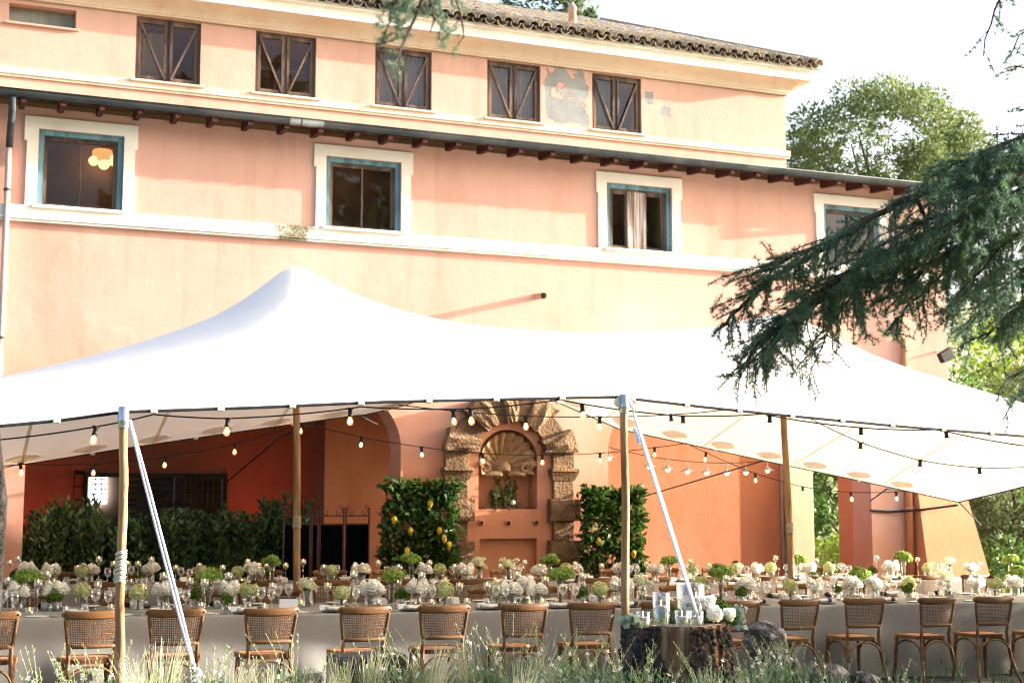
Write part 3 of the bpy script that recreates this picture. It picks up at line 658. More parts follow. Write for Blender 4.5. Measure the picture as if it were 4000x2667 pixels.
def ajbox(mb,u0,u1,z0,z1,th=.02):
    p,q = ajar(u0,z0),ajar(u1,z0); mb.add([(p[0],p[1],z0),(q[0],q[1],z0),(q[0],q[1]-th,z0),(p[0],p[1]-th,z0),(p[0],p[1],z1),(q[0],q[1],z1),(q[0],q[1]-th,z1),(p[0],p[1]-th,z1)],[(0,1,2,3),(4,7,6,5),(0,4,5,1),(1,5,6,2),(2,6,7,3),(3,7,4,0)])
ajbox(t,0,.09,c,d+.02); ajbox(t,.91,1,c,d+.02); ajbox(t,.09,.91,c,c+.06); ajbox(t,.09,.91,d-.04,d+.02)
for i in range(3): ajbox(t,.27+.2*i,.30+.2*i,c+.06,d-.04)
for i in range(5): ajbox(t,.09,.91,c+.06+(d-c-.1)*(i+1)/6,c+.08+(d-c-.1)*(i+1)/6)
part(t,'open_shutter',M_BLACKM,pwf)
# through the window: a far bright window of the lit room, lamp
rm = MB(); rm.quad((a-.5,YB2+4,0),(b+1,YB2+4,0),(b+1,YB2+4,3),(a-.5,YB2+4,3)); rm.quad((a-.5,YB2+.31,0),(a-.5,YB2+4,0),(a-.5,YB2+4,3),(a-.5,YB2+.31,3)); rm.quad((b+1,YB2+4,0),(b+1,YB2+.31,0),(b+1,YB2+.31,3),(b+1,YB2+4,3)); rm.quad((a-.5,YB2+.31,3),(a-.5,YB2+4,3),(b+1,YB2+4,3),(b+1,YB2+.31,3)); part(rm,'room',M_ROOMD,villa)
w0, w1 = atY(350,1852,YB2+3.9), atY(417,1966,YB2+3.9)
t = MB(); t.quad((w0[0],YB2+3.9,w1[2]),(w1[0],YB2+3.9,w1[2]),(w1[0],YB2+3.9,w0[2]),(w0[0],YB2+3.9,w0[2])); part(t,'far_window',emit('daylight_far_window',(0.85,0.95,1.0),1.1),villa)
t = MB()
for i in range(1,3): x = w0[0]+(w1[0]-w0[0])*i/3; t.box(x-.01,x+.01,YB2+3.86,YB2+3.88,w1[2],w0[2])
for i in range(1,6): z = w1[2]+(w0[2]-w1[2])*i/6; t.box(w0[0],w1[0],YB2+3.83,YB2+3.85,z-.012,z+.012)
part(t,'far_window_bars',M_BLACKM,villa)

# ---- wall fountain
def rough_block(mb, x0,x1,y0,y1,z0,z1, amp, seed, nx=4, nz=4):  # rusticated block: broken front face, chamfered edge
    R = random.Random(seed); vs = []; 
    for k in range(nz+1):
        for i in range(nx+1):
            u, v = i/nx, k/nz; e = (i in (0,nx)) or (k in (0,nz))
            x = x0+(x1-x0)*u + (R.uniform(-.3,.3)*amp if not e else R.uniform(-.15,.15)*amp); z = z0+(z1-z0)*v + R.uniform(-.25,.25)*amp*(0.5 if e else 1)
            y = y0 + (amp*.9 if e else R.uniform(-.35,.55)*amp); vs.append((x,y,z))
    nfr = len(vs)
    fs = []
    for k in range(nz):
        for i in range(nx):
            p = k*(nx+1)+i; q = (p,p+1,p+nx+2,p+nx+1)
            fs += [(q[0],q[1],q[2]),(q[0],q[2],q[3])] if (i+k)%2 else [(q[0],q[1],q[3]),(q[1],q[2],q[3])]
    ring = [i for i in range(nx+1)] + [k*(nx+1)+nx for k in range(1,nz+1)] + [nz*(nx+1)+i for i in range(nx-1,-1,-1)] + [k*(nx+1) for k in range(nz-1,0,-1)]
    for r_ in ring: x,y,z = vs[r_]; vs.append((x,y1,z))
    m = len(ring)
    for i in range(m): fs.append((ring[i], nfr+i, nfr+(i+1)%m, ring[(i+1)%m]))
    mb.add(vs, fs)
fountain = thing('wall_fountain', None, None, (8.26, YF, 0)); fountain.parent = villa; fountain.location = Vector((8.26,YF,0)) - Vector(OFF[villa.name]); OFF[fountain.name] = (8.26,YF,0)
fountain['label'] = 'brown stone wall fountain with shell niche and rusticated arch'
for s_, (xa,xb2) in enumerate(((7.20,7.57),(8.98,9.34))):
    xm = (xa+xb2)/2
    t = MB(); t.cbox(xa,xb2,YF-.10,YF-.001,2.26,2.50,.008); part(t,'pilaster_block',M_STONE,fountain)
    t = MB(); t.cbox(xa-.06,xb2+.06,YF-.19,YF-.001,2.20,2.26,.012); part(t,'capital_top',M_STONE,fountain)
    t = MB(); t.add([(xa+.0,YF-.11,2.07),(xb2,YF-.11,2.07),(xb2,YF-.001,2.07),(xa,YF-.001,2.07),(xa-.05,YF-.17,2.197),(xb2+.05,YF-.17,2.197),(xb2+.05,YF-.001,2.197),(xa-.05,YF-.001,2.197)],[(0,3,2,1),(4,5,6,7),(0,1,5,4),(1,2,6,5),(2,3,7,6),(3,0,4,7)]); part(t,'capital',M_STONE,fountain)
    for j,(z0,z1,rg) in enumerate(((1.79,2.067,0),(1.45,1.785,1),(1.15,1.445,0),(0.78,1.145,1),(0.45,.775,0),(.0,.445,1))):
        t = MB()
        if rg: rough_block(t, xa-.07,xb2+.08,YF-.20,YF-.001,z0,z1,.035,31*j+s_)
        else: t.cbox(xa+.01,xb2-.01,YF-.10,YF-.001,z0,z1,.008)
        part(t,'pilaster_block',M_STONE,fountain)
cx, cz = 8.265, 2.50
angs = [(0,24,1),(24,44,0),(44,68,1),(68,82,0),(82,99,1),(99,113,0),(113,138,1),(138,157,0),(157,180,1)]
for j,(a0,a1,rg) in enumerate(angs):
    t = MB(); R = random.Random(100+j); ri, ro = (.56,1.10) if rg else (.60,.985); 
    if j == 4: ri, ro = .55, 1.0
    y0 = YF-(.22 if rg else .10); na_ = 5; nr_ = 3; vs = []; fs = []
    for k in range(nr_+1):
        for i in range(na_+1):
            a_ = radians(a0+.3+(a1-a0-.6)*i/na_); rr = ri+(ro-ri)*k/nr_; e = i in (0,na_) or k in (0,nr_)
            if rg: rr += R.uniform(-.035,.035)*(1.0 if not e else .8); yy = y0+(R.uniform(.01,.035) if e else R.uniform(-.03,.03))
            else: yy = y0
            vs.append((cx+rr*cos(a_)*.985, yy, cz+rr*sin(a_)*.84))
    for k in range(nr_):
        for i in range(na_):
            p_ = k*(na_+1)+i; fs += [(p_,p_+na_+1,p_+na_+2),(p_,p_+na_+2,p_+1)]
    ring = list(range(na_+1))+[k*(na_+1)+na_ for k in range(1,nr_+1)]+[nr_*(na_+1)+i for i in range(na_-1,-1,-1)]+[k*(na_+1) for k in range(nr_-1,0,-1)]
    n0 = len(vs); m_ = len(ring)
    for r_ in ring: x_,y_,z_ = vs[r_]; vs.append((x_,YF-.001,z_))
    for i in range(m_): fs.append((ring[i],ring[(i+1)%m_],n0+(i+1)%m_,n0+i))
    t.add(vs,fs); part(t,'voussoir',M_STONE,fountain)
# scallop shell in the niche
t = MB(); NA, NRR = 96, 14; ribs = 11; c0 = (8.245, YF+.14, 2.275)
for i in range(NA+1):
    a_ = radians(-14)+radians(208)*i/NA; ph = (i/NA)*ribs*2*pi
    ed = .46*(1+.035*abs(cos(ph/2)))*(1 if 0.08 < i/NA < .92 else .93)
    for k in range(NRR+1):
        q = k/NRR; r_ = .07+(ed-.07)*q; dep = -.18*(1-q)**1.2*0 + .10*(1-q) - .16*q**2 - .035*q*cos(ph)
        t.v.append((c0[0]+r_*cos(a_), c0[1]+dep, c0[2]+r_*sin(a_)*1.12))
for i in range(NA):
    for k in range(NRR):
        p_ = i*(NRR+1)+k; t.f.append((p_,p_+NRR+1,p_+NRR+2,p_+1))
sh = part(t,'shell',M_SHELL,fountain,True)
t = MB()
NB = 40
for i in range(NB+1):
    a_ = radians(-5)+radians(190)*i/NB
    for k in range(5):
        q=k/4; t.v.append((c0[0]+.115*q*cos(a_)*1.0, c0[1]-.02-.10*cos(q*pi/2)-.008*cos(i*1.6)*q, c0[2]-.05+.115*q*sin(a_)*1.3))
for i in range(NB):
    for k in range(4): p_=i*5+k; t.f.append((p_,p_+5,p_+6,p_+1))
part(t,'shell_hinge',M_SHELL,sh,True)
for s_ in (-1,1):
    t = MB(); pts = [(c0[0]+s_*(.34+ (.11-.0085*i)*cos(i*.6)), c0[1]-.06-.002*i, c0[2]-.02+(.10-.0078*i)*sin(i*.6)) for i in range(13)]; t.tube(pts,[.038-.0018*i for i in range(13)],8); part(t,'scroll',M_SHELL,sh,True)
    t = MB(); t.tube([(c0[0]+s_*.05,c0[1]-.04,c0[2]-.10),(c0[0]+s_*.2,c0[1]-.05,c0[2]-.10),(c0[0]+s_*.34,c0[1]-.06,c0[2]-.11)],[.045,.042,.032],8); part(t,'shell_base',M_SHELL,sh,True)
for px in (1879,1984,2091):
    p = atY(px,2040,YF); t = MB(); t.lathe([(.045,0),(.05,.02),(.03,.04)],(0,0,0),10); t.xf(Matrix.Translation((p[0],YF-.001,p[2]))@Matrix.Rotation(pi/2,4,'X')); rs = part(t,'spout_rosette',M_WALL,fountain,True)
    t = MB(); t.lathe([(.027,0),(.027,.043)],(0,0,0),10,False,True); t.xf(Matrix.Translation((p[0],YF-.001,p[2]))@Matrix.Rotation(pi/2,4,'X')); part(t,'spout_hole',M_BLACKM,rs)
# ================================================================== STRETCH TENT
def fabric(name, c, trans, tcol, scale=120):
    m, nt, out = mat_new(name); co = coords(nt)
    col = mix_col(nt, noise(nt, co, 2.0, detail=5, lo=0.35, hi=0.7), c, tuple(0.94*x for x in c))
    p = pbr(nt, None, col, 0.75, spec=0.2, normal=bump(nt, noise(nt, co, 1.6, lo=0.2, hi=0.8), 0.08, 0.05))
    t = _n(nt,'ShaderNodeBsdfTranslucent'); t.inputs[0].default_value = rgb(tcol)
    x = _n(nt,'ShaderNodeMixShader'); x.inputs[0].default_value = trans
    nt.links.new(p.outputs[0], x.inputs[1]); nt.links.new(t.outputs[0], x.inputs[2]); nt.links.new(x.outputs[0], out.inputs[0]); return m
M_CANVAS = fabric('stretch_canvas', (0.94,0.935,0.92), 0.32, (0.87,0.78,0.65))
M_SEAM = fabric('seam_tape', (0.86,0.80,0.70), 0.5, (0.82,0.70,0.52))
M_ROPEW = noisy('white_rope', (0.70,0.71,0.76), (0.84,0.84,0.86), 60, 0.8, 0.6, 160, bdist=0.004)
M_ROPEB = noisy('black_rope', (0.012,0.013,0.018), (0.03,0.03,0.035), 60, 0.7, 0.5, 160)
M_TWINE = noisy('hemp_twine', (0.45,0.37,0.26), (0.62,0.54,0.42), 60, 0.95, 0.8, 150)
M_ZINC = noisy('galvanised_steel', (0.38,0.43,0.46), (0.5,0.55,0.58), 14, 0.35, metal=0.8)
M_POLE = noisy('peeled_pole_wood', (0.36,0.20,0.095), (0.48,0.30,0.155), 5, 0.65, 0.5, 30, stretch=(3,3,0.35), c3=(0.25,0.13,0.06), s3=3.5, bdist=0.008)
M_CLIP = noisy('pale_clip', (0.6,0.58,0.52), (0.7,0.68,0.62), 10, 0.5)
tent = thing('stretch_tent', 'white stretch tent on wooden poles over the dining tables', 'tent', (5.6, 15.3, 0))
NEAR = [(-3.5,1.72)] + [(float(p[0]),float(p[2])) for p in [atY(x,y,11.3) for x,y in ((0,1662),(240,1640),(480,1607),(1000,1590),(1500,1568),(1950,1558),(2200,1553),(2420,1548),(2470,1556),(2750,1588),(3000,1614),(3500,1662),(4000,1702))]] + [(14.5,2.15)]
FAR = [(-3.5,1.80)] + [(float(p[0]),float(p[2])) for p in [atY(x,y,19.3) for x,y in ((102,1810),(468,1751),(1000,1674),(1383,1621),(1425,1618),(1574,1583))]] + [(7.3,3.5)] + [(float(p[0]),float(p[2])) for p in [atY(x,y,19.3) for x,y in ((2153,1557),(2421,1674),(2706,1736),(3000,1800),(3315,1866),(3612,1930),(3744,1959))]]
RIDGE = [(-3.5,2.25)] + [(float(p[0]),float(p[2])) for p in [atY(x*1.7007,y*1.7007,15.6) for x,y in ((0,865),(215,810),(350,770),(480,730),(560,690),(620,650),(655,622),(677,612),(700,622),(740,648),(800,671),(900,704),(1000,729),(1100,744),(1200,752),(1300,757),(1450,757),(1560,752),(1660,742),(1730,728),(1790,716),(1860,740),(1970,805),(2090,850),(2175,876))]] + [(14.6,2.95),(16.2,2.5)]
def lerp_list(L, x):
    xs = [p[0] for p in L]; return float(np.interp(x, xs, [p[1] for p in L]))
NU, NV = 132, 56
VR = (15.6-11.3)/(19.3-11.3)
U = np.linspace(0,1,NU+1); V = np.linspace(0,1,NV+1)
PX = np.zeros((NV+1,NU+1)); PY = np.zeros_like(PX); PZ = np.zeros_like(PX); fix = np.zeros_like(PX, bool)
for j,v in enumerate(V):
    xr = float(np.interp(v,[0,.5,.8,.9,1],[14.5,16.2,16.25,16.1,15.87]))
    for i,u in enumerate(U):
        PX[j,i] = -3.5+(xr+3.5)*u; PY[j,i] = 11.3+8.0*v
jr = int(round(VR*NV))
for i in range(NU+1):
    PZ[0,i] = lerp_list(NEAR, PX[0,i]); PZ[NV,i] = lerp_list(FAR, PX[NV,i]); PZ[jr,i] = lerp_list(RIDGE, PX[jr,i])
fix[0,:] = fix[NV,:] = True; fix[jr,:] = True
for j,v in enumerate(V):
    for i, L in ((0,None),(NU,None)):
        a, m, b = PZ[0,i], PZ[jr,i], PZ[NV,i]
        t = v/VR if v <= VR else (v-VR)/(1-VR)
        PZ[j,i] = (a+(m-a)*t if v <= VR else m+(b-m)*t); fix[j,i] = True
for j,v in enumerate(V):
    t = v/VR if v <= VR else (v-VR)/(1-VR)
    if not fix[j,5]: PZ[j,1:-1] = (PZ[0,1:-1]*(1-t)+PZ[jr,1:-1]*t) if v <= VR else (PZ[jr,1:-1]*(1-t)+PZ[NV,1:-1]*t)
dx, dy = 18.0/NU, 8.0/NV; wx, wy = 1/dx**2, 1/dy**2
for it in range(900):
    nz_ = PZ.copy(); nz_[1:-1,1:-1] = (wx*(PZ[1:-1,2:]+PZ[1:-1,:-2])+wy*(PZ[2:,1:-1]+PZ[:-2,1:-1]))/(2*wx+2*wy)
    PZ = np.where(fix, PZ, nz_)
# soften the ridge a little, keep the edges
edge = np.zeros_like(fix); edge[0,:]=edge[NV,:]=True; edge[:,0]=edge[:,NU]=True
for it in range(4):
    nz_ = PZ.copy(); nz_[1:-1,1:-1] = 0.5*PZ[1:-1,1:-1]+0.25*(PZ[2:,1:-1]+PZ[:-2,1:-1])
    PZ = np.where(edge, PZ, nz_)
for (xp_,zp_) in ((3.69,4.36),(10.07,4.15)):                  # rounded pole peaks
    jj = jr; cur = float(np.interp(xp_,PX[jj],PZ[jj])); r2 = (PX-xp_)**2+(PY-15.6)**2; PZ = np.where(edge,PZ,PZ+(zp_-cur)*(.5*np.exp(-r2/.16)+.5*np.exp(-r2/.9)))
from_ = np.array(OFF[tent.name])
VV = np.stack([PX,PY,PZ],-1).reshape(-1,3)-from_
idx = np.arange((NU+1)*(NV+1)).reshape(NV+1,NU+1)
FF = np.stack([idx[:-1,:-1],idx[:-1,1:],idx[1:,1:],idx[1:,:-1]],-1).reshape(-1,4)
put(np_mesh('canopy',VV,FF,M_CANVAS,True),'canopy',tent)
def canopy_z(x, y):
    v = (y-11.3)/8.0; j = v*NV; j0 = max(0,min(NV-1,int(j))); fj = j-j0
    def row(jj): return float(np.interp(x, PX[jj], PZ[jj]))
    return row(j0)*(1-fj)+row(j0+1)*fj
er = MB(); er.tube([(PX[0,i],PY[0,i]-.012,PZ[0,i]-.004) for i in range(0,NU+1,1)], .0135, 6); part(er,'edge_rope',M_ROPEB,tent,True)
er = MB(); er.tube([(PX[NV,i],PY[NV,i]+.012,PZ[NV,i]-.004) for i in range(0,NU+1,1)]+[], .013, 6); part(er,'edge_rope',M_ROPEB,tent,True)
er = MB(); er.tube([(PX[j,NU]+.01,PY[j,NU],PZ[j,NU]-.004) for j in range(NV+1)], .013, 6); part(er,'edge_rope',M_ROPEB,tent,True)
for px in (222,600,860,1140,1407,1672,1935,2193,2468,2680,2885,3090,3285,3480,3678,3865):
    x = float(atY(px,1600,11.3)[0]); z = lerp_list(NEAR,x); t = MB(); t.cbox(x-.028,x+.028,11.27,11.31,z-.022,z+.016,.006); part(t,'edge_clip',M_CLIP,tent)
for k in range(12):                                         # far-edge clips
    x = .6+k*1.33; z = lerp_list(FAR,x); t = MB(); t.cbox(x-.03,x+.03,19.29,19.335,z-.03,z+.02,.006); part(t,'edge_clip',M_CLIP,tent)
for X in (-.5,1.06,2.70,4.33,5.95,7.6,9.3,11.0,12.6,14.3):   # seams running front to back on the underside
    t = MB(); m_ = 60
    for q in range(m_+1):
        y = 11.36+7.9*q/m_; xx = X if X < 12.8 else X-.45*(1-q/m_)*2.2; z = canopy_z(xx,y)-.012; t.v += [(xx-.022,y,z),(xx+.022,y,z)]
    for q in range(m_): t.f.append((2*q,2*q+2,2*q+3,2*q+1))
    part(t,'seam',M_SEAM,tent)
for X in [1.06+.81*k for k in range(-1,7)]+[8.75+.83*k for k in range(9)]:   # half-moon reinforcement patches at the back edge
    if X > 15.3: continue
    t = MB(); t.v.append((X,19.24,canopy_z(X,19.24)-.014)); n=9
    for q in range(n+1):
        a_ = pi*q/n; x,y = X-.22*cos(a_), 19.2-.26*(.35+.65*sin(a_)); t.v.append((x,y,canopy_z(x,y)-.014))
    for q in range(n): t.f.append((0,q+1,q+2))
    part(t,'reinforcing_patch',M_CANVAS,tent)
def pole(p0, p1, r, seed, wrap_z=None, twine=M_TWINE, cap=None, wraps=14, wrapw=.24):
    R = random.Random(seed); n = 22; pts = []
    for i in range(n+1):
        q = i/n; p = [a_+(b_-a_)*q for a_,b_ in zip(p0,p1)]
        p[0] += .010*sin(q*9+seed)*sin(pi*q)+R.uniform(-.002,.002); p[1] += .008*cos(q*7+seed)*sin(pi*q); pts.append(p)
    rs = [r*(1.06-.16*i/n)*(1+R.uniform(-.03,.03)) for i in range(n+1)]
    t = MB(); t.tube(pts, rs, 12); o = part(t,'pole',M_POLE,tent,True)
    if wrap_z:
        q = (wrap_z-p0[2])/(p1[2]-p0[2]); c = [a_+(b_-a_)*q for a_,b_ in zip(p0,p1)]; t = MB()
        pts = []; N = wraps*10
        for i in range(N+1):
            a_ = 2*pi*i/10; zz = wrap_z-wrapw/2+wrapw*i/N + .004*sin(a_*.5+i*.05); qq = (zz-p0[2])/(p1[2]-p0[2]); cc = [s_+(e_-s_)*qq for s_,e_ in zip(p0,p1)]
            pts.append((cc[0]+.010*sin(qq*9+seed)*sin(pi*qq)+(r*1.05)*cos(a_), cc[1]+(r*1.05)*sin(a_), zz+.01*cos(a_+1)))
        t.tube(pts,.0078,5); part(t,'twine_wrap',twine,o,True)
    if cap:
        t = MB(); t.lathe([(r*1.1,-.13),(r*1.1,-.005),(r*1.22,-.004),(r*1.22,-.02),(r*1.12,-.02)] if False else [(r*1.16,-.125),(r*1.16,-.085),(r*1.24,-.08),(r*1.24,-.06),(r*1.14,-.055),(r*1.14,.035)],(p1[0],p1[1],p1[2]),14,False,True); c_ = part(t,'pole_cap',M_ZINC,o,True)
        if cap == 2:
            for s_ in (-1,1):
                t = MB(); ang = []
                x0_, z0_ = p1[0]+s_*r*1.1, p1[2]-.035
                t.prism([(x0_,z0_-.06),(x0_+s_*.05,z0_-.03),(x0_+s_*.062,z0_),(x0_+s_*.05,z0_+.03),(x0_,z0_+.06)][::s_],p1[1]-.012,p1[1]-.004); part(t,'cap_lug',M_ZINC,c_)
    return o
b1 = atY(472,2640,11.25); pole((b1[0],11.25,gz(1.3)),(1.345,11.25,2.40),.036,1,wrap_z=float(atY(475,2216,11.25)[2]),cap=1,twine=noisy('white_cord',(0.62,0.58,0.50),(0.76,0.72,0.64),60,0.9,0.6,150))
b2 = atY(2446,2440,11.25); pole((b2[0],11.25,gz(5.7)),(5.635,11.25,2.62),.036,2,cap=2)
p3 = atY(1168,2230,15.6); pole((p3[0]+.01,15.6,gz(3.7)),(3.69,15.6,4.26),.040,3,wrap_z=float(atY(1160,2042,15.6)[2]),wrapw=.12,wraps=11)
p4 = atY(3096,2230,15.6); pole((p4[0]+.02,15.6,gz(10)),(10.05,15.6,4.05),.042,4,wrap_z=float(atY(3085,2065,15.6)[2]),wrapw=.12,wraps=11)
def guy(p0, p1, off=.012, r=.010, name='guy_rope'):
    t = MB(); p0 = np.array(p0); p1 = np.array(p1); n = 10
    d_ = np.cross(p1-p0, np.array([0,1,0])); d_ /= np.linalg.norm(d_)
    for s_ in (-1,1): t.tube([p0+(p1-p0)*i/n + d_*off*s_*(.25+.75*min(1,4*min(i/n,1-i/n))) for i in range(n+1)], r, 7)
    return part(t,name,M_ROPEW,tent,True)
k1 = atD(768,2645,10.0); guy((1.385,11.19,2.33), k1)
t = MB(); pts=[(k1[0]+.035*cos(i*.8)*(1-.3*sin(i)),k1[1]+.03*sin(i*.8),k1[2]-.05+.011*i) for i in range(14)]; t.tube(pts,.014,7); part(t,'rope_knot',M_ROPEW,tent,True)
t = MB(); t.tube([k1, (k1[0]+.08,k1[1]-.25,gz(k1[0])+.05)], .012, 7); part(t,'guy_rope_tail',M_ROPEW,tent,True)
e2 = atY(2735,2436,9.40); guy((5.70,11.19,2.50), e2)
g0, g1 = np.array((5.69,11.19,2.44)), np.array(e2); t = MB(); pts = []
for i in range(90):
    q = .055+.085*i/90; c = g0+(g1-g0)*q; pts.append(c+np.array([.026*cos(i*.75),.026*sin(i*.75),0]))
t.tube(pts,.008,5); part(t,'rope_coil',M_ROPEW,tent,True)
t = MB(); t.tube([(5.66,11.19,2.57),(5.70,11.17,2.50),(5.735,11.18,2.56),(5.70,11.2,2.60)],.006,6); part(t,'shackle',M_ZINC,tent,True)
def black_rope(pts, r=.011): t = MB(); t.tube(pts, r, 6); part(t,'wall_rope',M_ROPEB,tent,True)
black_rope([atY(1075,1672,19.3), atY(1098,1703,20.0), atY(880,1886,24.9)]); black_rope([atY(1098,1703,20.0), atY(1220,1655,19.35)])
black_rope([atY(1400,1620,19.3), atY(1474,1657,20.45)]); black_rope([(7.3,19.3,3.5),(7.6,20.45,4.3)])
black_rope([atY(2985,1798,19.3), atY(2508,1940,22.55)]); black_rope([atY(3465,1908,19.3), atY(3400,1955,20.45)]); black_rope([atY(3468,1910,19.3),atY(3530,1912,20.45)])
black_rope([atY(102,1812,19.3), atY(10,1813,20.45)]); black_rope([(15.87,19.3,1.75),(16.7,19.75,1.35)])

# ================================================================== FESTOON LIGHTS
M_CABLE = noisy('black_cable', (0.01,0.01,0.012), (0.025,0.025,0.027), 40, 0.6)
M_BULBG = thin_glass('bulb_glass', (1.0,0.93,0.84), 0.5)
def _glow(m, c, s):                                         # the lit bulb itself glows warm
    nt = m.node_tree; out = [n for n in nt.nodes if n.type == 'OUTPUT_MATERIAL'][0]; src = out.inputs[0].links[0].from_socket
    e = _n(nt,'ShaderNodeEmission',Strength=s); e.inputs[0].default_value = rgb(c); a = _n(nt,'ShaderNodeAddShader'); nt.links.new(src,a.inputs[0]); nt.links.new(e.outputs[0],a.inputs[1]); nt.links.new(a.outputs[0],out.inputs[0])
_glow(M_BULBG, (1.0,0.45,0.12), .10)
M_FIL = emit('warm_filament', (1.0,0.52,0.18), 30.0)
M_ENAM = noisy('cream_enamel', (0.72,0.70,0.62), (0.6,0.58,0.5), 6, 0.3)
def proto_bulb(s=1.0):
    so = MB(); so.lathe([(.004,.004),(.020,.003),(.022,-.012),(.019,-.016),(.020,-.055),(.024,-.060),(.024,-.072),(.018,-.074)],(0,0,0),10,True,False)
    so.box(-.034,.034,-.008,.008,-.008,.008)
    bu = MB(); bu.lathe([(.013,-.072),(.016,-.084),(.026,-.100),(.030,-.118),(.027,-.137),(.016,-.150),(.001,-.154)],(0,0,0),12)
    fi = MB(); 
    fi.tube([(-.009,0,-.088),(-.010,0,-.118),(-.004,.003,-.128),(.004,-.003,-.128),(.010,0,-.118),(.009,0,-.088)],.0042,5)
    return [x.mesh(n,m,sm) for x,n,m,sm in ((so,'socket',M_CABLE,True),(bu,'bulb',M_BULBG,True),(fi,'filament',M_FIL,True))]
BM = proto_bulb()
def string_lights(name, label, group, nodes, bulbs, Yf, sag=.0, scale=1.0, cable_r=.0065):
    pts = [np.array(atY(x,y,Yf(x) if callable(Yf) else Yf)) for x,y in nodes]
    base = pts[0]; root = thing(name, label, 'string lights', tuple(base), group=group)
    out = []
    for a_,b_ in zip(pts[:-1],pts[1:]):
        L = np.linalg.norm(b_-a_); m_ = 6
        for i in range(m_): q = i/m_; p = a_+(b_-a_)*q; p = p - np.array([0,0,sag*L*q*(1-q)*4]); out.append(p)
    out.append(pts[-1]); t = MB(); t.tube(out, cable_r, 5); part(t,'cable',M_CABLE,root,True)
    for (x,y) in bulbs:
        p = np.array(atY(x,y,Yf(x) if callable(Yf) else Yf))
        s_ = put(BM[0],'socket',root); s_.location = Vector(p)-Vector(base); s_.scale = (scale,)*3; s_.rotation_euler=(RND.uniform(-.12,.12),RND.uniform(-.12,.12),RND.uniform(0,3))
        b_ = put(BM[1],'bulb',root); b_.location = s_.location; b_.scale = s_.scale; b_.rotation_euler = s_.rotation_euler
        f_ = put(BM[2],'filament',b_)
    return root
string_lights('festoon_lights','black festoon cable with lit bulbs hanging just below the tent front edge','festoon light strings',
  [(-60,1722),(375,1666),(600,1618),(890,1634),(1366,1595),(1405,1588),(1838,1596),(2190,1560),(2273,1577),(2668,1624),(2985,1616),(3007,1622),(3363,1670),(3665,1677),(3695,1684),(4060,1748)],
  [(375,1666),(890,1634),(1368,1595),(1838,1596),(2273,1577),(2668,1624),(3007,1622),(3363,1670),(3695,1684)], 11.36, .012, .92)
string_lights('festoon_lights','festoon string of small bulbs sagging across the portico in front of the shell fountain','festoon light strings',
  [(-20,1836),(80,1810),(102,1812),(368,1812),(648,1783),(918,1732),(1175,1652),(1180,1650),(1413,1706),(1646,1745),(1884,1770),(2119,1776),(2344,1769),(2557,1747),(2680,1730),(2758,1766),(2950,1848),(3135,1900),(3323,1922),(3500,1920),(3530,1917)],
  [(80,1810),(368,1812),(648,1783),(918,1732),(1175,1652),(1413,1706),(1646,1745),(1884,1770),(2119,1776),(2344,1769),(2557,1747),(2758,1766),(2950,1848),(3135,1900),(3323,1922),(3500,1920)], 19.2, .01, 1.0)
string_lights('festoon_lights','short festoon string crossing above the fountain keystone to the tent pole','festoon light strings',
  [(1555,1580),(1770,1603),(2053,1624),(2343,1627),(2620,1619),(2830,1600)], [(1770,1603),(2053,1624),(2343,1627),(2620,1619)], 14.6, .008, 1.05)
string_lights('festoon_lights','festoon string under the right half of the tent with its bulbs against the pale canvas','festoon light strings',
  [(3165,1634),(3362,1727),(3595,1797),(3825,1826),(4060,1820)], [(3362,1727),(3595,1797),(3825,1826)], 14.6, .012, 1.1)
# string of enamel-shaded lamps in the right bay
LN = [(2300,1700),(2380,1748),(2537,1783),(2608,1793),(2685,1801),(2760,1806),(2838,1808),(2913,1806),(2997,1799),(3040,1795)]
YL = 21.6
lr = thing('shaded_lamp_string','string of small cream enamel cone shades with lit bulbs in the right arch','string lights',tuple(atY(2300,1700,YL)))
t = MB(); t.tube([atY(x,y,YL) for x,y in LN], .007, 5); part(t,'cable',M_CABLE,lr,True)
sh_ = MB(); sh_.lathe([(.018,-.10),(.028,-.125),(.115,-.165),(.117,-.170),(.026,-.13),(.015,-.105)],(0,0,0),16); SHM = sh_.mesh('shade',M_ENAM,True)
st_ = MB(); st_.tube([(0,0,.0),(.0,0,-.03),(.006,0,-.06),(0,0,-.10)],.011,7); STM = st_.mesh('stem',M_ENAM,True)
bb_ = MB(); bb_.ball((0,0,-.175),.042,12,8); BBM = bb_.mesh('bulb',emit('frosted_bulb',(1.0,0.74,0.42),.9),True)
for (x,y) in LN[1:-1]:
    L_ = Vector(atY(x,y,YL))-Vector(OFF[lr.name]); s_ = put(STM,'stem',lr); s_.location = L_
    o = put(SHM,'shade',lr); o.location = L_; b_ = put(BBM,'bulb',o)
# ---- chandelier behind the left window
pc = atY(400,610,YF+1.1); ch = thing('ceiling_lamp','lit cluster of glass lamp shades glowing behind the upper left window','lamp',tuple(pc))
t = MB(); t.tube([(pc[0],pc[1],pc[2]+.12),(pc[0],pc[1],7.18)],.012,6); part(t,'rod',M_BROWN,ch)
M_LAMPSH = emit('ribbed_lamp_glass',(1.0,0.50,0.16),.22)
t = MB(); t.lathe([(.12,-.10),(.145,-.06),(.15,.06),(.13,.09)],tuple(pc),20,True,True); part(t,'lamp_shade',M_LAMPSH,ch,True)
for (dx_,dz_,r_) in ((-.13,-.10,.075),(.02,-.13,.09),(.16,-.07,.085)):
    t = MB(); t.ball((pc[0]+dx_,pc[1]-.06,pc[2]+dz_),r_,12,8); part(t,'lamp_globe',emit('lamp_globe_glass',(1.0,0.66,0.32),.42),ch,True)
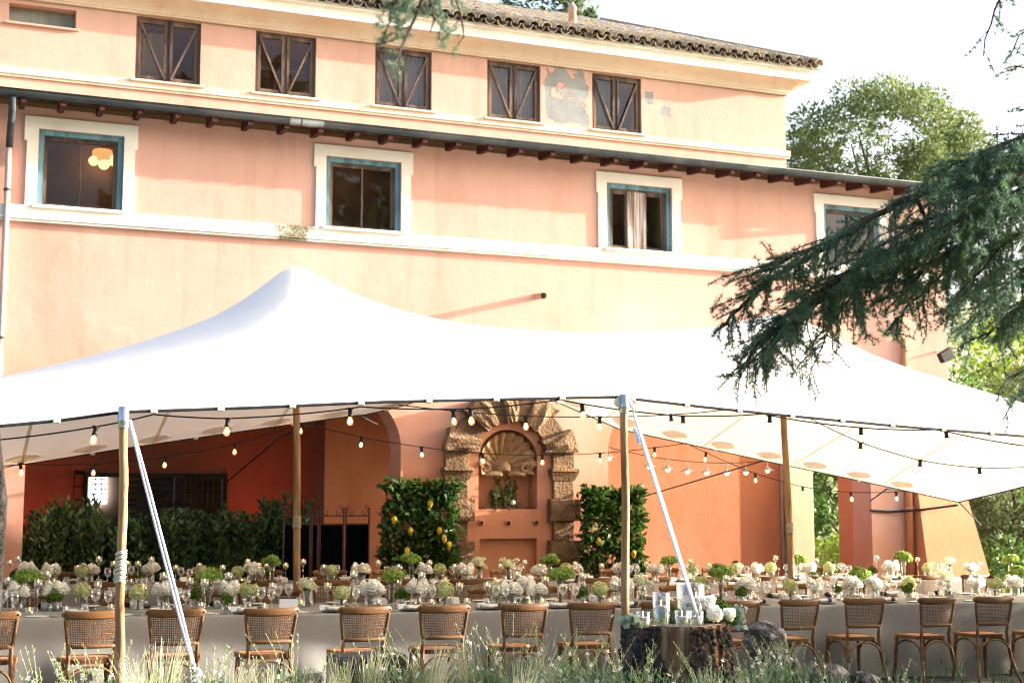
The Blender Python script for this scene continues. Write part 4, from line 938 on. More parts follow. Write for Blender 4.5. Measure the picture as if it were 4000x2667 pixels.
# ================================================================== CHAIRS
M_CHAIRW = noisy('honey_stained_wood', (0.17,0.08,0.028), (0.255,0.127,0.05), 4, 0.45, 0.25, 40, stretch=(0.6,6,6), c3=(0.13,0.058,0.022), s3=3, per_obj=0.15, bdist=0.004)
M_CANE = noisy('woven_cane', (0.13,0.06,0.024), (0.20,0.10,0.042), 30, 0.6, 0.4, 90, per_obj=0.12)
M_SEATC = noisy('cane_seat', (0.36,0.17,0.095), (0.44,0.23,0.13), 50, 0.6, 0.8, 120, bdist=0.004)
M_SCREW = noisy('dark_screw_plug', (0.02,0.014,0.01), (0.03,0.02,0.015), 9, 0.5)
def make_chair():
    root = thing('dining_chair', 'x', 'chair', (0,0,0))
    # top rail, gently bowed
    t = MB(); n, m = 18, 10; L = .243
    for i in range(n+1):
        u = -1+2*i/n; x = L*u; y = -.302+.052*u*u; e = sqrt(max(.04,1-max(0,(abs(u)-.86)/.14)**2)) if abs(u) > .86 else 1
        for k in range(m):
            a = 2*pi*k/m; ca, sa = cos(a), sin(a)
            pw = lambda c: math.copysign(abs(c)**.7, c)
            t.v.append((x+ (.0 if abs(u)<.86 else 0), y+.0165*pw(ca)*e - .35*(0)*sa, .838+.033*pw(sa)*e+.006*u*u))
    for i in range(n):
        for k in range(m): a,b = i*m+k, i*m+(k+1)%m; t.f.append((a,a+m,b+m,b))
    t.f.append(tuple(range(m))); t.f.append(tuple(n*m+k for k in range(m-1,-1,-1)))
    rail = part(t,'top_rail',M_CHAIRW,root,True)
    for s in (-1,1):
        q = MB(); u = s*.905; q.lathe([(.0085,0),(.0085,.006),(.005,.008)],(0,0,0),8,False,True); q.xf(Matrix.Translation((L*u,-.302+.052*u*u-.0135,.842))@Matrix.Rotation(pi/2,4,'X')); part(q,'screw_plug',M_SCREW,rail)
    # woven back panel
    z0, z1 = .600, .812
    def surf(u, z):
        tt = (z-z0)/(z1-z0); w = .181+.028*tt; return (w*u, -.232-.032*tt-.040*(1-u*u), z)
    c = MB(); NVs, NH = 23, 15; wd = .0062
    def ribbon(pts, off, axis):
        k = len(pts); base = len(c.v)
        for p in pts:
            if axis == 'v': c.v += [(p[0]-wd/2,p[1]+off,p[2]),(p[0]+wd/2,p[1]+off,p[2])]
            else: c.v += [(p[0],p[1]+off,p[2]-wd*.45),(p[0],p[1]+off,p[2]+wd*.45)]
        for i in range(k-1): a = base+2*i; c.f.append((a,a+1,a+3,a+2))
    for i in range(NVs): u = -1+2*(i+.5)/NVs; ribbon([surf(u, z0+(z1-z0)*j/6) for j in range(7)], .0015*(1 if i%2 else -1), 'v')
    for j in range(NH): z = z0+(z1-z0)*(j+.5)/NH; ribbon([surf(-1+2*i/10, z) for i in range(11)], .002*(1 if j%2 else -1), 'h')
    pan = part(c,'cane_panel',M_CANE,root)
    b = MB(); b.tube([surf(-1+2*i/10, z0-.006) for i in range(11)], .017, 8); part(b,'lower_rail',M_CANE,root,True)
    for s in (-1,1):
        b = MB(); b.tube([surf(s*1.02, z0+(z1-z0)*j/6) for j in range(7)], .0145, 7); part(b,'back_post',M_CANE,root,True)
    # legs
    for s in (-1,1):
        b = MB(); b.tube([(s*.252,-.325,0),(s*.225,-.285,.10),(s*.198,-.245,.24),(s*.182,-.218,.40),(s*.176,-.214,.50),(s*.180,-.236,.615)],[.0135,.0155,.0175,.0185,.0175,.016],8); part(b,'rear_leg',M_CHAIRW,root,True)
    for s in (-1,1):
        b = MB(); b.tube([(s*.175,.165,.452),(s*.180,.175,.30),(s*.188,.19,.12),(s*.20,.21,0)],[.020,.019,.017,.014],8); part(b,'front_leg',M_CHAIRW,root,True)
    # seat frame and cane
    def outline(k, N, s=1.0):
        a = 2*pi*k/N; ca, sa = cos(a), sin(a); x = math.copysign(abs(ca)**.62, ca); y = math.copysign(abs(sa)**.62, sa)
        w = .222+.022*y; return (w*x*s, -.005+.215*y*s)
    N = 28; b = MB()
    for (sc, z) in ((1.0,.452),(1.0,.484),(.97,.490),(.83,.489),(.83,.482)):
        for k in range(N): x,y = outline(k,N,sc); b.v.append((x,y,z))
    for r in range(4):
        for k in range(N): a,d = r*N+k, r*N+(k+1)%N; b.f.append((a,d,d+N,a+N))
    b.f.append(tuple(range(N-1,-1,-1)))
    seat = part(b,'seat',M_CHAIRW,root)
    b = MB()
    for (sc,dz) in ((.83,0),(.4,.006)):
        for k in range(N): x,y = outline(k,N,sc); b.v.append((x,y,.4835+dz))
    for k in range(N): b.f.append((k,(k+1)%N,N+(k+1)%N,N+k))
    b.f.append(tuple(N+k for k in range(N))); part(b,'seat_cane',M_SEATC,seat,True)
    # bentwood hoops
    def hoop(p, q, top, zlo):
        pts = []
        for i in range(13):
            a = pi*i/12; c_ = cos(a); m_ = (1-c_)/2; pts.append((p[0]+(q[0]-p[0])*m_, p[1]+(q[1]-p[1])*m_, zlo+(top-zlo)*sin(a)**.75))
        b = MB(); b.tube(pts,.0115,6); part(b,'bentwood_hoop',M_CHAIRW,root,True)
    hoop((-.19,-.250,0),(.19,-.250,0),.437,.245); hoop((-.20,-.235,0),(-.19,.18,0),.435,.25); hoop((.20,-.235,0),(.19,.18,0),.435,.25)
    return root
chair0 = make_chair()
CH_X1 = [.46,1.21,1.90,2.64,3.44,4.18,4.93,5.65,6.37,7.13,7.83,8.63,9.42,10.16,10.92]
CH_Y1 = 12.17
def chair_label(i, n, row): 
    return {'n1': 'cane-backed wooden chair, %s from the left along the near side of the front table' % nth(i),
            'f1': 'cane-backed chair facing us, %s from the left behind the front table' % nth(i),
            'n2': 'cane-backed chair with its back to us, %s from the left at the rear table' % nth(i),
            'f2': 'cane-backed chair facing us, %s from the left behind the rear table' % nth(i)}[row]
first = True
def place_chair(x, y, rz, lab, grp):
    global first
    z = gz(x)
    if first: o = chair0; o.location = (x,y,z); o.rotation_euler = (0,0,rz); o['label'] = lab; o['group'] = grp; first = False; return o
    return clone(chair0, (x,y,z), rz, lab, grp)
for i,x in enumerate(CH_X1): place_chair(x+.01, CH_Y1+RND.uniform(-.09,.04), RND.uniform(-.13,.13), chair_label(i+1,0,'n1'), 'chairs along the near side of the front table')
T1, T2 = (12.50,13.95), (17.0,18.45)
TZ = .765
for i in range(14): x = 1.0+i*.77; place_chair(x, T1[1]+.30+RND.uniform(-.03,.05), pi+RND.uniform(-.06,.06), chair_label(i+1,0,'f1'), 'chairs on the far side of the front table')
CH_X2 = [.95+.855*i for i in range(16)]
for i,x in enumerate(CH_X2): place_chair(x, T2[0]-.33+RND.uniform(-.03,.03), RND.uniform(-.06,.06), chair_label(i+1,0,'n2'), 'chairs along the near side of the rear table')
for i in range(14): x = 1.6+i*.86; place_chair(x, T2[1]+.30+RND.uniform(-.03,.05), pi+RND.uniform(-.06,.06), chair_label(i+1,0,'f2'), 'chairs on the far side of the rear table')

# ================================================================== TABLES AND CLOTHS
M_LINEN = noisy('grey_linen', (0.30,0.287,0.262), (0.335,0.32,0.295), 2.2, 0.92, 0.25, 260, bdist=0.002, c3=(0.27,0.257,0.235), s3=1.1)
M_PLY = noisy('plywood', (0.42,0.30,0.18), (0.5,0.37,0.24), 4, 0.7)
def table(X0, X1, Y0, Y1, which):
    tb = thing('banquet_table','%s long banquet table under a grey linen cloth' % which,'table',((X0+X1)/2,(Y0+Y1)/2,gz((X0+X1)/2)))
    t = MB(); t.add([(X0,Y0+.01,gz(X0)+TZ-.03),(X1,Y0+.01,gz(X1)+TZ-.03),(X1,Y1-.01,gz(X1)+TZ-.03),(X0,Y1-.01,gz(X0)+TZ-.03),(X0,Y0+.01,gz(X0)+TZ-.006),(X1,Y0+.01,gz(X1)+TZ-.006),(X1,Y1-.01,gz(X1)+TZ-.006),(X0,Y1-.01,gz(X0)+TZ-.006)],[(0,3,2,1),(4,5,6,7),(0,1,5,4),(1,2,6,5),(2,3,7,6),(3,0,4,7)]); part(t,'tabletop',M_PLY,tb)
    x = X0+.25
    while x < X1:
        for y in (Y0+.2,Y1-.2): t = MB(); t.box(x-.025,x+.025,y-.025,y+.025,gz(x),gz(x)+TZ-.031); part(t,'leg',M_PLY,tb)
        x += 2.4
    R = random.Random(5 if which[0]=='f' else 6)
    nx = int((X1-X0)/.05); c = MB()
    amp = [R.uniform(.2,1.0) for _ in range(nx+1)]; k_ = np.ones(5)/5; amp = np.convolve(np.pad(amp,2,'edge'),k_,'valid')
    ph = np.cumsum([R.uniform(.15,.55) for _ in range(nx+1)])
    prof = [(0,0),(.004,-.012),(.008,-.04),(.010,-.15),(.012,-.32),(.014,-.5),(.016,-.66),(.018,-.745)]
    for i in range(nx+1):
        x = X0+(X1-X0)*i/nx; g_ = gz(x)+TZ; w = amp[i]*sin(ph[i])
        hem = .012*sin(x*1.7)+.006*sin(x*5.3)
        for side,(Ye,sg) in enumerate(((Y0,-1),(Y1,1))):
            for q,(o_,dz) in enumerate(prof):
                f = min(1,max(0,-dz/.6)); c.v.append((x+.012*f*sin(ph[i]*1.3), Ye+sg*(o_+.068*f*f*(w+.2)+.004*f), g_+dz+(hem if q == len(prof)-1 else 0)+ .002*sin(x*9+q)))
    P = len(prof); st = 2*P
    for i in range(nx):
        a,b = i*st,(i+1)*st
        for q in range(P-1): c.f.append((a+q,a+q+1,b+q+1,b+q)); c.f.append((a+P+q,b+P+q,b+P+q+1,a+P+q+1))
        c.f.append((a,b,b+P,a+P))
    for i,sgn in ((0,1),(nx,-1)):
        a = i*st; 
        for q in range(P-1): f_ = (a+q,a+P+q,a+P+q+1,a+q+1); c.f.append(f_ if sgn>0 else f_[::-1])
    cl = part(c,'tablecloth',M_LINEN,None,True,label='grey linen cloth hanging to the ground over the %s long table' % which,cat='tablecloth',group='table linen')
table(-2.6,12.9,*T1,'front'); table(-1.8,14.6,*T2,'rear')

# ================================================================== TABLEWARE PROTOTYPES
M_GLASS = thin_glass('clear_glass', (0.985,0.99,0.985), 1.0)
M_WAX = noisy('white_wax', (0.80,0.72,0.64), (0.86,0.79,0.72), 9, 0.5)
M_FLAME = emit('candle_flame', (1.0,0.50,0.10), 2.5)
M_PORC = noisy('white_porcelain', (0.78,0.77,0.74), (0.82,0.81,0.79), 5, 0.25)
M_DARKP = noisy('dark_charger', (0.06,0.055,0.05), (0.10,0.09,0.08), 8, 0.35)
M_NAPK = noisy('ivory_napkin', (0.66,0.63,0.57), (0.74,0.71,0.65), 5, 0.9, 0.3, 60)
M_BLKN = noisy('black_napkin_ring', (0.02,0.02,0.022), (0.04,0.04,0.042), 8, 0.6)
M_STEEL = noisy('polished_steel', (0.6,0.57,0.53), (0.7,0.67,0.62), 5, 0.2, metal=1.0)
M_PAPER = noisy('white_card', (0.82,0.82,0.82), (0.86,0.86,0.86), 5, 0.8)
M_STEM = leafmat('cut_stems', (0.06,0.12,0.03), (0.10,0.18,0.05), 0.1, 0.4)
M_WHITEF = leafmat('white_petals', (0.95,0.945,0.89), (0.97,0.965,0.945), 0.48, 0.6, 20, 0.2)
M_HYD = leafmat('pale_green_florets', (0.52,0.57,0.25), (0.74,0.75,0.46), 0.3, 0.6, 25, 0.2)
M_GRN = leafmat('bright_green_florets', (0.20,0.33,0.06), (0.38,0.50,0.14), 0.32, 0.6, 25, 0.3)
M_DRKG = leafmat('moss_green_tufts', (0.05,0.12,0.012), (0.12,0.22,0.03), 0.15, 0.8, 40, 0.2)
M_WGR = leafmat('white_green_buds', (0.62,0.68,0.40), (0.88,0.88,0.76), 0.3, 0.6, 30, 0.2)
M_BURG = leafmat('burgundy_florets', (0.08,0.025,0.02), (0.16,0.06,0.04), 0.15, 0.7, 30, 0.2)
def rand_quads(C, N, size, seed, tilt=.6, aspect=1.0):       # C centres (n,3), N outward normals: small petals facing roughly outward
    R = np.random.RandomState(seed); n = len(C)
    d = N + R.normal(0,tilt,(n,3)); d /= np.linalg.norm(d,axis=1,keepdims=True)
    a = R.normal(0,1,(n,3)); u = np.cross(d,a); u /= np.linalg.norm(u,axis=1,keepdims=True); w = np.cross(d,u)
    s = size*(.7+.6*R.rand(n))[:,None]; u = u*s*aspect; w = w*s
    V = np.stack([C-u*.5-w*.5+d*s*.15, C+u*.5-w*.5, C+u*.5+w*.5+d*s*.15, C-u*.5+w*.5],1).reshape(-1,3)
    return V, np.arange(4*n).reshape(n,4)
def sph(n, seed, zmin=-1.0):
    R = np.random.RandomState(seed); v = R.normal(0,1,(n*3,3)); v /= np.linalg.norm(v,axis=1,keepdims=True); v = v[v[:,2]>=zmin][:n]; return v
def head_mesh(name, mat, r, n, size, seed, squash=1.0, zmin=-.7, lumps=0, tilt=.6, aspect=1.0, fill=.8):
    v = sph(n, seed, zmin); R = np.random.RandomState(seed+5)
    rr = r*(fill+(1-fill)*R.rand(len(v)))
    if lumps:
        L = sph(lumps, seed+9, zmin); d = (v@L.T).max(1); rr = rr*(.62+.42*np.clip((d-.6)/.35,0,1))
    C = v*rr[:,None]; C[:,2] *= squash; V,Fc = rand_quads(C, v, size, seed+1, tilt, aspect); return np_mesh(name, V, Fc, mat)
def peony_mesh(seed, r=.068):
    R = random.Random(seed); mb = MB()
    for ly,(cnt,rad,lift,size) in enumerate(((7,.55,-.25,.95),(8,.62,.05,.9),(8,.5,.38,.78),(7,.36,.62,.62),(5,.2,.8,.45))):
        for k in range(cnt):
            a = 2*pi*(k+R.uniform(-.25,.25))/cnt+ly*.4; op = R.uniform(.85,1.15); n=3; base = len(mb.v)
            for i in range(n+1):
                v_ = i/n; 
                for j in range(n+1):
                    u_ = -1+2*j/n; wd_ = size*r*.62*(.45+.75*sin(pi*min(1,v_*.8+.15)))*u_
                    out = r*(rad*op)*(0.25+v_*1.0)+ r*.18*sin(v_*pi)*(1 if ly<3 else .4) - r*.14*u_*u_
                    zz = r*(lift*.85)+ r*(-.35+.62*v_-.18*v_*v_*(2-ly*.5)) + r*R.uniform(-.05,.05)+ (r*.09*R.uniform(-1,1) if i==n else 0)
                    mb.v.append((out*cos(a)-wd_*sin(a), out*sin(a)+wd_*cos(a), zz))
            for i in range(n):
                for j in range(n): p=base+i*(n+1)+j; mb.f.append((p,p+1,p+n+2,p+n+1))
    return mb.mesh('peony',M_WHITEF,True)
PEO = [peony_mesh(s) for s in (1,2,3)]
HYD = [head_mesh('blossom',M_HYD,.066,330,.017,s,.95,-.75,0,.45) for s in (11,12)]
GRN = [head_mesh('blossom',M_GRN,.13,700,.027,s,.62,-.45,11,.8,fill=.42) for s in (21,22)]
MOS = [head_mesh('blossom',M_DRKG,.034,300,.011,s,1,-1,0,1.4,.35,fill=.75) for s in (31,32)]
WGR = [head_mesh('blossom',M_WGR,.10,330,.020,s,.62,-.4,11,.8,.55,fill=.5) for s in (41,42)]
BUR = [head_mesh('blossom',M_BURG,.06,170,.016,s,.45,-.2,6,.7) for s in (51,)]
def glass_cyl(r, h, n=14, thick=True):
    m = MB(); m.lathe([(r*.98,.0),(r,.006),(r,h),(r-.002,h),(r-.003,.012)],(0,0,0),n,True,False); m.lathe([(r-.003,.012),(.001,.012)],(0,0,0),n); return m
def stems_mb(n, r0, r1, h, seed, rad=.0022, twist=.8):
    R = random.Random(seed); m = MB()
    for k in range(n):
        a = 2*pi*k/n+R.uniform(-.3,.3); q = R.uniform(.3,1); m.tube([(r0*q*cos(a+twist),r0*q*sin(a+twist),.012),(.35*(r0+r1)*q*cos(a+twist/2)*.6,.35*(r0+r1)*q*sin(a+twist/2)*.6,h*.5),(r1*q*cos(a),r1*q*sin(a),h)],rad,4,False)
    return m
def arr(kind, variant):
    nm = {'P':'peony_vase','S':'moss_ball_vase','H':'hydrangea_vase','G':'green_bouquet','W':'white_bud_bouquet'}[kind]
    root = thing(nm,'x','flower arrangement',(0,0,0)); R = random.Random(ord(kind)*7+variant)
    def blossoms(meshes, pts):
        for (x,y,z,s) in pts: o = put(meshes[R.randrange(len(meshes))],'blossom',root); o.location=(x,y,z); o.scale=(s,)*3; o.rotation_euler=(R.uniform(-.4,.4),R.uniform(-.4,.4),R.uniform(0,6))
    if kind == 'P':
        part(glass_cyl(.045,.10),'vase',M_GLASS,root,True); part(stems_mb(8,.04,.05,.12,variant),'stems',M_STEM,root)
        blossoms(PEO,[(-.055,-.01,.142,1),(.05,-.025,.150,1.05),(.0,.045,.155,.95),(.0,-.05,.128,.8),(.075,.04,.135,.85)][:4+variant%2])
    elif kind == 'S':
        part(glass_cyl(.042,.075),'vase',M_GLASS,root,True); part(stems_mb(6,.035,.03,.085,variant),'stems',M_STEM,root)
        blossoms(MOS,[(-.028,0,.096,1),(.030,.012,.092,1),(.004,-.012,.126,1.0),(0,.03,.10,.95)])
    elif kind == 'H':
        b = MB(); b.lathe([(.03,0),(.028,.005),(.01,.012),(.012,.02),(.042,.045),(.052,.075),(.046,.11),(.044,.11),(.05,.075),(.038,.045),(.004,.022)],(0,0,0),14,True); part(b,'vase',M_GLASS,root,True)
        part(stems_mb(5,.012,.02,.11,variant,.003),'stems',M_STEM,root); blossoms(HYD,[(0,0,.142,1.08)])
        if variant == 1: blossoms(BUR,[(.01,.02,.192,.7)])
    elif kind == 'G':
        v = MB(); v.lathe([(.036,0),(.034,.008),(.012,.02),(.014,.03),(.024,.06),(.029,.15),(.036,.225),(.034,.225),(.027,.15),(.02,.06)],(0,0,0),14,True); part(v,'vase',M_GLASS,root,True)
        part(stems_mb(12,.016,.06,.26,variant,.0022),'stems',M_STEM,root); blossoms(GRN,[(0,0,.262,.96)])
    else:
        part(glass_cyl(.040,.13),'vase',M_GLASS,root,True); part(stems_mb(26,.034,.042,.16,variant,.0026),'stems',M_STEM,root); blossoms(WGR,[(0,0,.18,1.0)])
        if variant == 1: blossoms(WGR,[(-.09,.02,.22,.5),(.09,.0,.23,.55)])
    root.hide_render = False
    return root
ARR = {(k,v):arr(k,v) for k in 'PSHGW' for v in (0,1)}
def candle_holder(h):
    root = thing('candle_holder','x','candle holder',(0,0,0)); c = h-.062
    g_ = MB(); g_.lathe([(.034,0),(.034,.003),(.010,.010),(.0055,.02),(.0055,c-.03),(.012,c-.015),(.034,c),(.036,c+.004),(.036,c+.062),(.034,c+.062),(.034,c+.008),(.001,c+.006)],(0,0,0),14,True); part(g_,'glass_stem',M_GLASS,root,True)
    w = MB(); w.lathe([(.024,c+.010),(.028,c+.014),(.028,c+.034),(.024,c+.036),(.002,c+.034)],(0,0,0),12,True); cn = part(w,'candle',M_WAX,root,True)
    f = MB(); f.lathe([(.0015,c+.036),(.0055,c+.045),(.004,c+.056),(.0005,c+.068)],(0,0,0),6,True); part(f,'flame',M_FLAME,cn,True)
    return root
CAND = [candle_holder(h) for h in (.24,.29,.34)]
def votive():
    root = thing('votive_candle','x','candle',(0,0,0)); part(glass_cyl(.034,.062,12),'glass_cup',M_GLASS,root,True)
    w = MB(); w.lathe([(.026,.013),(.028,.016),(.028,.034),(.002,.035)],(0,0,0),12,True); cn = part(w,'candle',M_WAX,root,True)
    f = MB(); f.lathe([(.0015,.036),(.0055,.045),(.004,.056),(.0005,.068)],(0,0,0),6,True); part(f,'flame',M_FLAME,cn,True); return root
VOT = votive()
def wineglass(s, nm):
    m = MB(); m.lathe([(.037,0),(.036,.003),(.008,.008),(.0042,.02),(.0040,.095),(.012,.108),(.033,.128),(.043,.152),(.044,.172),(.037,.215),(.0355,.215),(.0425,.172),(.0415,.153),(.031,.130),(.003,.112)],(0,0,0),16,True)
    m.v = [(x*s[0],y*s[0],z*s[1]) for x,y,z in m.v]; return m.mesh(nm,M_GLASS,True)
WG = [wineglass((1.0,1.0),'wine_glass'), wineglass((.86,.92),'wine_glass')]
_t = MB(); _t.lathe([(.028,0),(.034,.006),(.037,.045),(.033,.088),(.031,.088),(.035,.045),(.026,.012),(.001,.010)],(0,0,0),14,True); TUM = _t.mesh('tumbler',M_GLASS,True)
_t = MB(); _t.lathe([(.09,.0),(.145,.012),(.150,.016),(.144,.017),(.095,.006),(.001,.005)],(0,0,0),24); CHG = _t.mesh('charger_plate',M_DARKP,True)
_t = MB(); _t.lathe([(.055,.0),(.092,.012),(.095,.015),(.091,.0155),(.056,.005),(.001,.004)],(0,0,0),20); SPL = _t.mesh('side_plate',M_PORC,True)
def napkin():
    root = thing('rolled_napkin','x','napkin',(0,0,0)); m = MB(); n=12
    for i in range(9):
        u = -1+2*i/8
        for k in range(n):
            a = 2*pi*k/n; r_ = .026*(1+.05*sin(3*a+i)); m.v.append((u*.095, r_*1.25*cos(a), .026+ .020*sin(a)+.003*sin(i)))
    for i in range(8):
        for k in range(n): a,b=i*n+k,i*n+(k+1)%n; m.f.append((a,a+n,b+n,b))
    m.f.append(tuple(range(n))); m.f.append(tuple(8*n+k for k in range(n-1,-1,-1)))
    part(m,'linen_roll',M_NAPK,root,True); q = MB()
    for i in range(4):
        for k in range(n): a = 2*pi*k/n; q.v.append((.072+.016*i, (.036 if i in (1,2) else .034)*cos(a), .027+(.0225 if i in (1,2) else .021)*sin(a)))
    for i in range(3):
        for k in range(n): a,b=i*n+k,i*n+(k+1)%n; q.f.append((a,a+n,b+n,b))
    q.f.append(tuple(3*n+k for k in range(n-1,-1,-1))); part(q,'ring',M_BLKN,root,True); return root
NAP = napkin()
def fork():
    m = MB(); m.add([(-.006,-.10,.002),(.006,-.10,.002),(.003,.02,.006),(-.003,.02,.006),(-.006,-.10,.004),(.006,-.10,.004),(.003,.02,.008),(-.003,.02,.008)],[(0,3,2,1),(4,5,6,7),(0,1,5,4),(1,2,6,5),(2,3,7,6),(3,0,4,7)])
    m.add([(-.003,.02,.007),(.003,.02,.007),(.011,.045,.004),(-.011,.045,.004)],[(0,1,2,3)])
    for i in range(4): x=-.0095+.0063*i; m.add([(x-.0014,.045,.004),(x+.0014,.045,.004),(x+.001,.09,.012),(x-.001,.09,.012)],[(0,1,2,3)])
    return m.mesh('fork',M_STEEL)
FRK = fork()
def card(w, h):
    m = MB(); m.add([(-w/2,-h*.35,0),(w/2,-h*.35,0),(w/2,0,h),(-w/2,0,h),(-w/2,h*.35,0),(w/2,h*.35,0)],[(0,1,2,3),(3,2,5,4)]); return m.mesh('place_card',M_PAPER)
CRD = card(.085,.052)
def single(me, name, loc, lab, cat, grp, rz=0, s=1.0):
    o = put(me, name, None, label=lab, cat=cat, group=grp); o.location = loc; o.rotation_euler=(0,0,rz); o.scale=(s,)*3; return o
# ================================================================== LAYING THE TABLES
def lay(T, tname, near_x, far_x, near_detail):
    R = random.Random(42 if tname=='front' else 43)
    for side,(xs,ye,sg) in enumerate(((near_x,T[0],1),(far_x,T[1],-1))):
        sd = 'near' if sg > 0 else 'far'
        for i,x in enumerate(xs):
            z = gz(x)+TZ+.001; place = '%s side of %s table, %s setting from left' % (sd, tname, nth(i+1))
            pc = ye+sg*.20
            single(CHG,'charger_plate',(x+.01,pc,z),'dark charger plate on '+place,'plate','charger plates on the %s table'%tname)
            clone(NAP,(x+.0,pc,z+.006),(0 if sg>0 else pi)+R.uniform(-.2,.2),'rolled ivory napkin with black ring on '+place,'napkins on the %s table'%tname)
            single(WG[0],'wine_glass',(x+.16*sg+R.uniform(-.02,.02),ye+sg*(.42+R.uniform(-.02,.02)),z),'larger wine glass on '+place,'glass','wine glasses on the %s table'%tname)
            single(WG[1],'wine_glass',(x+.245*sg+R.uniform(-.02,.02),ye+sg*(.38+R.uniform(-.02,.02)),z),'smaller wine glass on '+place,'glass','wine glasses on the %s table'%tname)
            single(TUM,'water_tumbler',(x+.06*sg+R.uniform(-.02,.02),ye+sg*(.45+R.uniform(-.02,.02)),z),'water tumbler on '+place,'glass','tumblers on the %s table'%tname)
            if near_detail or sg < 0:
                single(SPL,'side_plate',(x-.35*sg,ye+sg*.18,z),'white side plate on '+place,'plate','side plates on the %s table'%tname)
            if near_detail and sg > 0:
                for k in range(3): single(FRK,'fork',(x-.235+.022*k,ye+.17+.008*k,z),'steel fork, %s from the plate, %s' % (nth(3-k),place),'fork','forks on the front table',R.uniform(-.05,.05))
            single(CRD,'place_card',(x-.02+R.uniform(-.06,.06),ye+sg*.40,z),'white folded name card on '+place,'place card','name cards on the %s table'%tname,(0 if sg>0 else pi)+R.uniform(-.15,.15))
FX1 = [1.05+.77*i for i in range(14)]; FX2 = [1.6+.86*i for i in range(14)]
lay(T1,'front',CH_X1,FX1,True); lay(T2,'rear',CH_X2,FX2,False)
NAMES = {'P':'white peonies in a low glass vase','S':'moss green ball flowers in a small glass','H':'pale green hydrangea head in a glass bowl','G':'wide bright green bouquet in a tall glass','W':'white and green bud bouquet in a glass cylinder'}
CATS = {'P':'peonies','S':'green balls','H':'hydrangea','G':'green bouquet','W':'white bouquet'}
F1 = [('P',42,1362),('G',65,1325),('S',125,1375),('P',130,1356),('H',188,1363),('H',318,1367),('P',375,1357),('S',450,1362),('P',530,1352),('S',520,1378),('G',478,1325),('H',572,1362),('W',706,1345),('H',785,1366),('P',850,1358),('G',900,1325),('S',922,1370),('P',956,1353),('H',1022,1363),('H',1140,1358),('P',1235,1355),('S',1337,1372),('G',1287,1327),('P',1205,1346),('H',1378,1358),('W',1475,1330),('G',1655,1322),('S',1703,1363),('P',1716,1347),('H',1610,1347),('H',1815,1350),('P',1955,1342),('S',1920,1353),('G',1975,1315),('P',2008,1340),('H',2088,1335),('S',2086,1356),('W',2175,1322),('H',2285,1350),('P',2330,1340),('G',2342,1310)]
F2 = [('P',60,1313),('S',35,1322),('P',120,1313),('P',205,1312),('H',190,1318),('P',345,1312),('S',320,1322),('H',460,1300),('P',580,1312),('G',625,1292),('H',545,1315),('S',615,1320),('H',760,1320),('G',945,1297),('P',972,1312),('H',1010,1316),('S',985,1320),('W',1100,1301),('P',1068,1316),('G',1262,1293),('P',1238,1314),('W',1168,1296),('H',1300,1316),('G',1537,1292),('P',1508,1314),('H',1592,1312),('H',1690,1297),('P',1740,1312),('H',1770,1312),('G',1833,1285),('P',1860,1312),('S',1866,1318),('H',1905,1308),('G',2075,1284),('P',2045,1306),('W',2178,1288),('H',2130,1306),('P',2230,1306),('S',2005,1312),('G',2320,1290)]
F1 += [('P',x,y) for x,y in ((1175,1357),(1430,1350),(1870,1344),(2240,1338))]
F2 += [('P',x,1314) for x in (830,1425)]
HZ = {'P':.15,'S':.105,'H':.142,'G':.262,'W':.18}
def flowers(F, T, tname):
    items = []
    for k,px,py in F:
        best = None                                        # depth on the table so that the head stands at its own height
        for y in np.linspace(T[0]+.42,T[1]-.42,13):
            p = atY(px*1.7007,py*1.7007,y); e = abs(p[2]-(gz(p[0])+TZ+HZ[k]))
            if best is None or e < best[0]: best = (e,p)
        items.append((k,float(best[1][0]),float(best[1][1])))
    cnt = {}
    for j,(k,x,y) in enumerate(sorted(items,key=lambda t:t[1])):
        cnt[k] = cnt.get(k,0)+1; R = random.Random(j*13+len(tname))
        clone(ARR[k,R.randrange(2)],(x,y,gz(x)+TZ+.001),R.uniform(0,6.28),'%s, %s from left on the %s table'%(NAMES[k],nth(cnt[k]),tname),'%s on the %s table'%(CATS[k],tname),scale=R.uniform(1.0,1.14) if k == 'G' else R.uniform(1.05,1.26))
flowers(F1,T1,'front'); flowers(F2,T2,'rear')
for o in list(ARR.values()):
    for ch in list(o.children): bpy.data.objects.remove(ch)
    bpy.data.objects.remove(o)
C1 = [(33,2262),(150,2272),(186,2240),(383,2283),(560,2290),(640,2245),(742,2265),(800,2270),(893,2245),(1065,2285),(1280,2285),(1382,2240),(1555,2270),(1648,2245),(1795,2295),(1903,2290),(2020,2243),(2130,2262),(2276,2243),(2400,2280),(2560,2260),(2700,2255),(2837,2257),(2960,2262),(3170,2270),(3378,2255),(3585,2265),(3700,2262),(3810,2245),(3940,2250)]
C2 = [(72,2180),(40,2195),(207,2210),(303,2215),(387,2180),(445,2200),(500,2200),(540,2198),(592,2185),(687,2215),(780,2205),(870,2215),(968,2188),(1012,2205),(1042,2205),(1116,2205),(1185,2190),(1265,2223),(1385,2222),(1478,2195),(1558,2210),(1678,2195),(1777,2225),(1955,2222),(2050,2193),(2110,2215),(2247,2197),(2350,2215),(2525,2195),(2600,2200),(2697,2190),(2770,2210),(2950,2200),(3030,2178),(3190,2185),(3424,2178),(3500,2195),(3584,2178),(3640,2200),(3830,2215)]
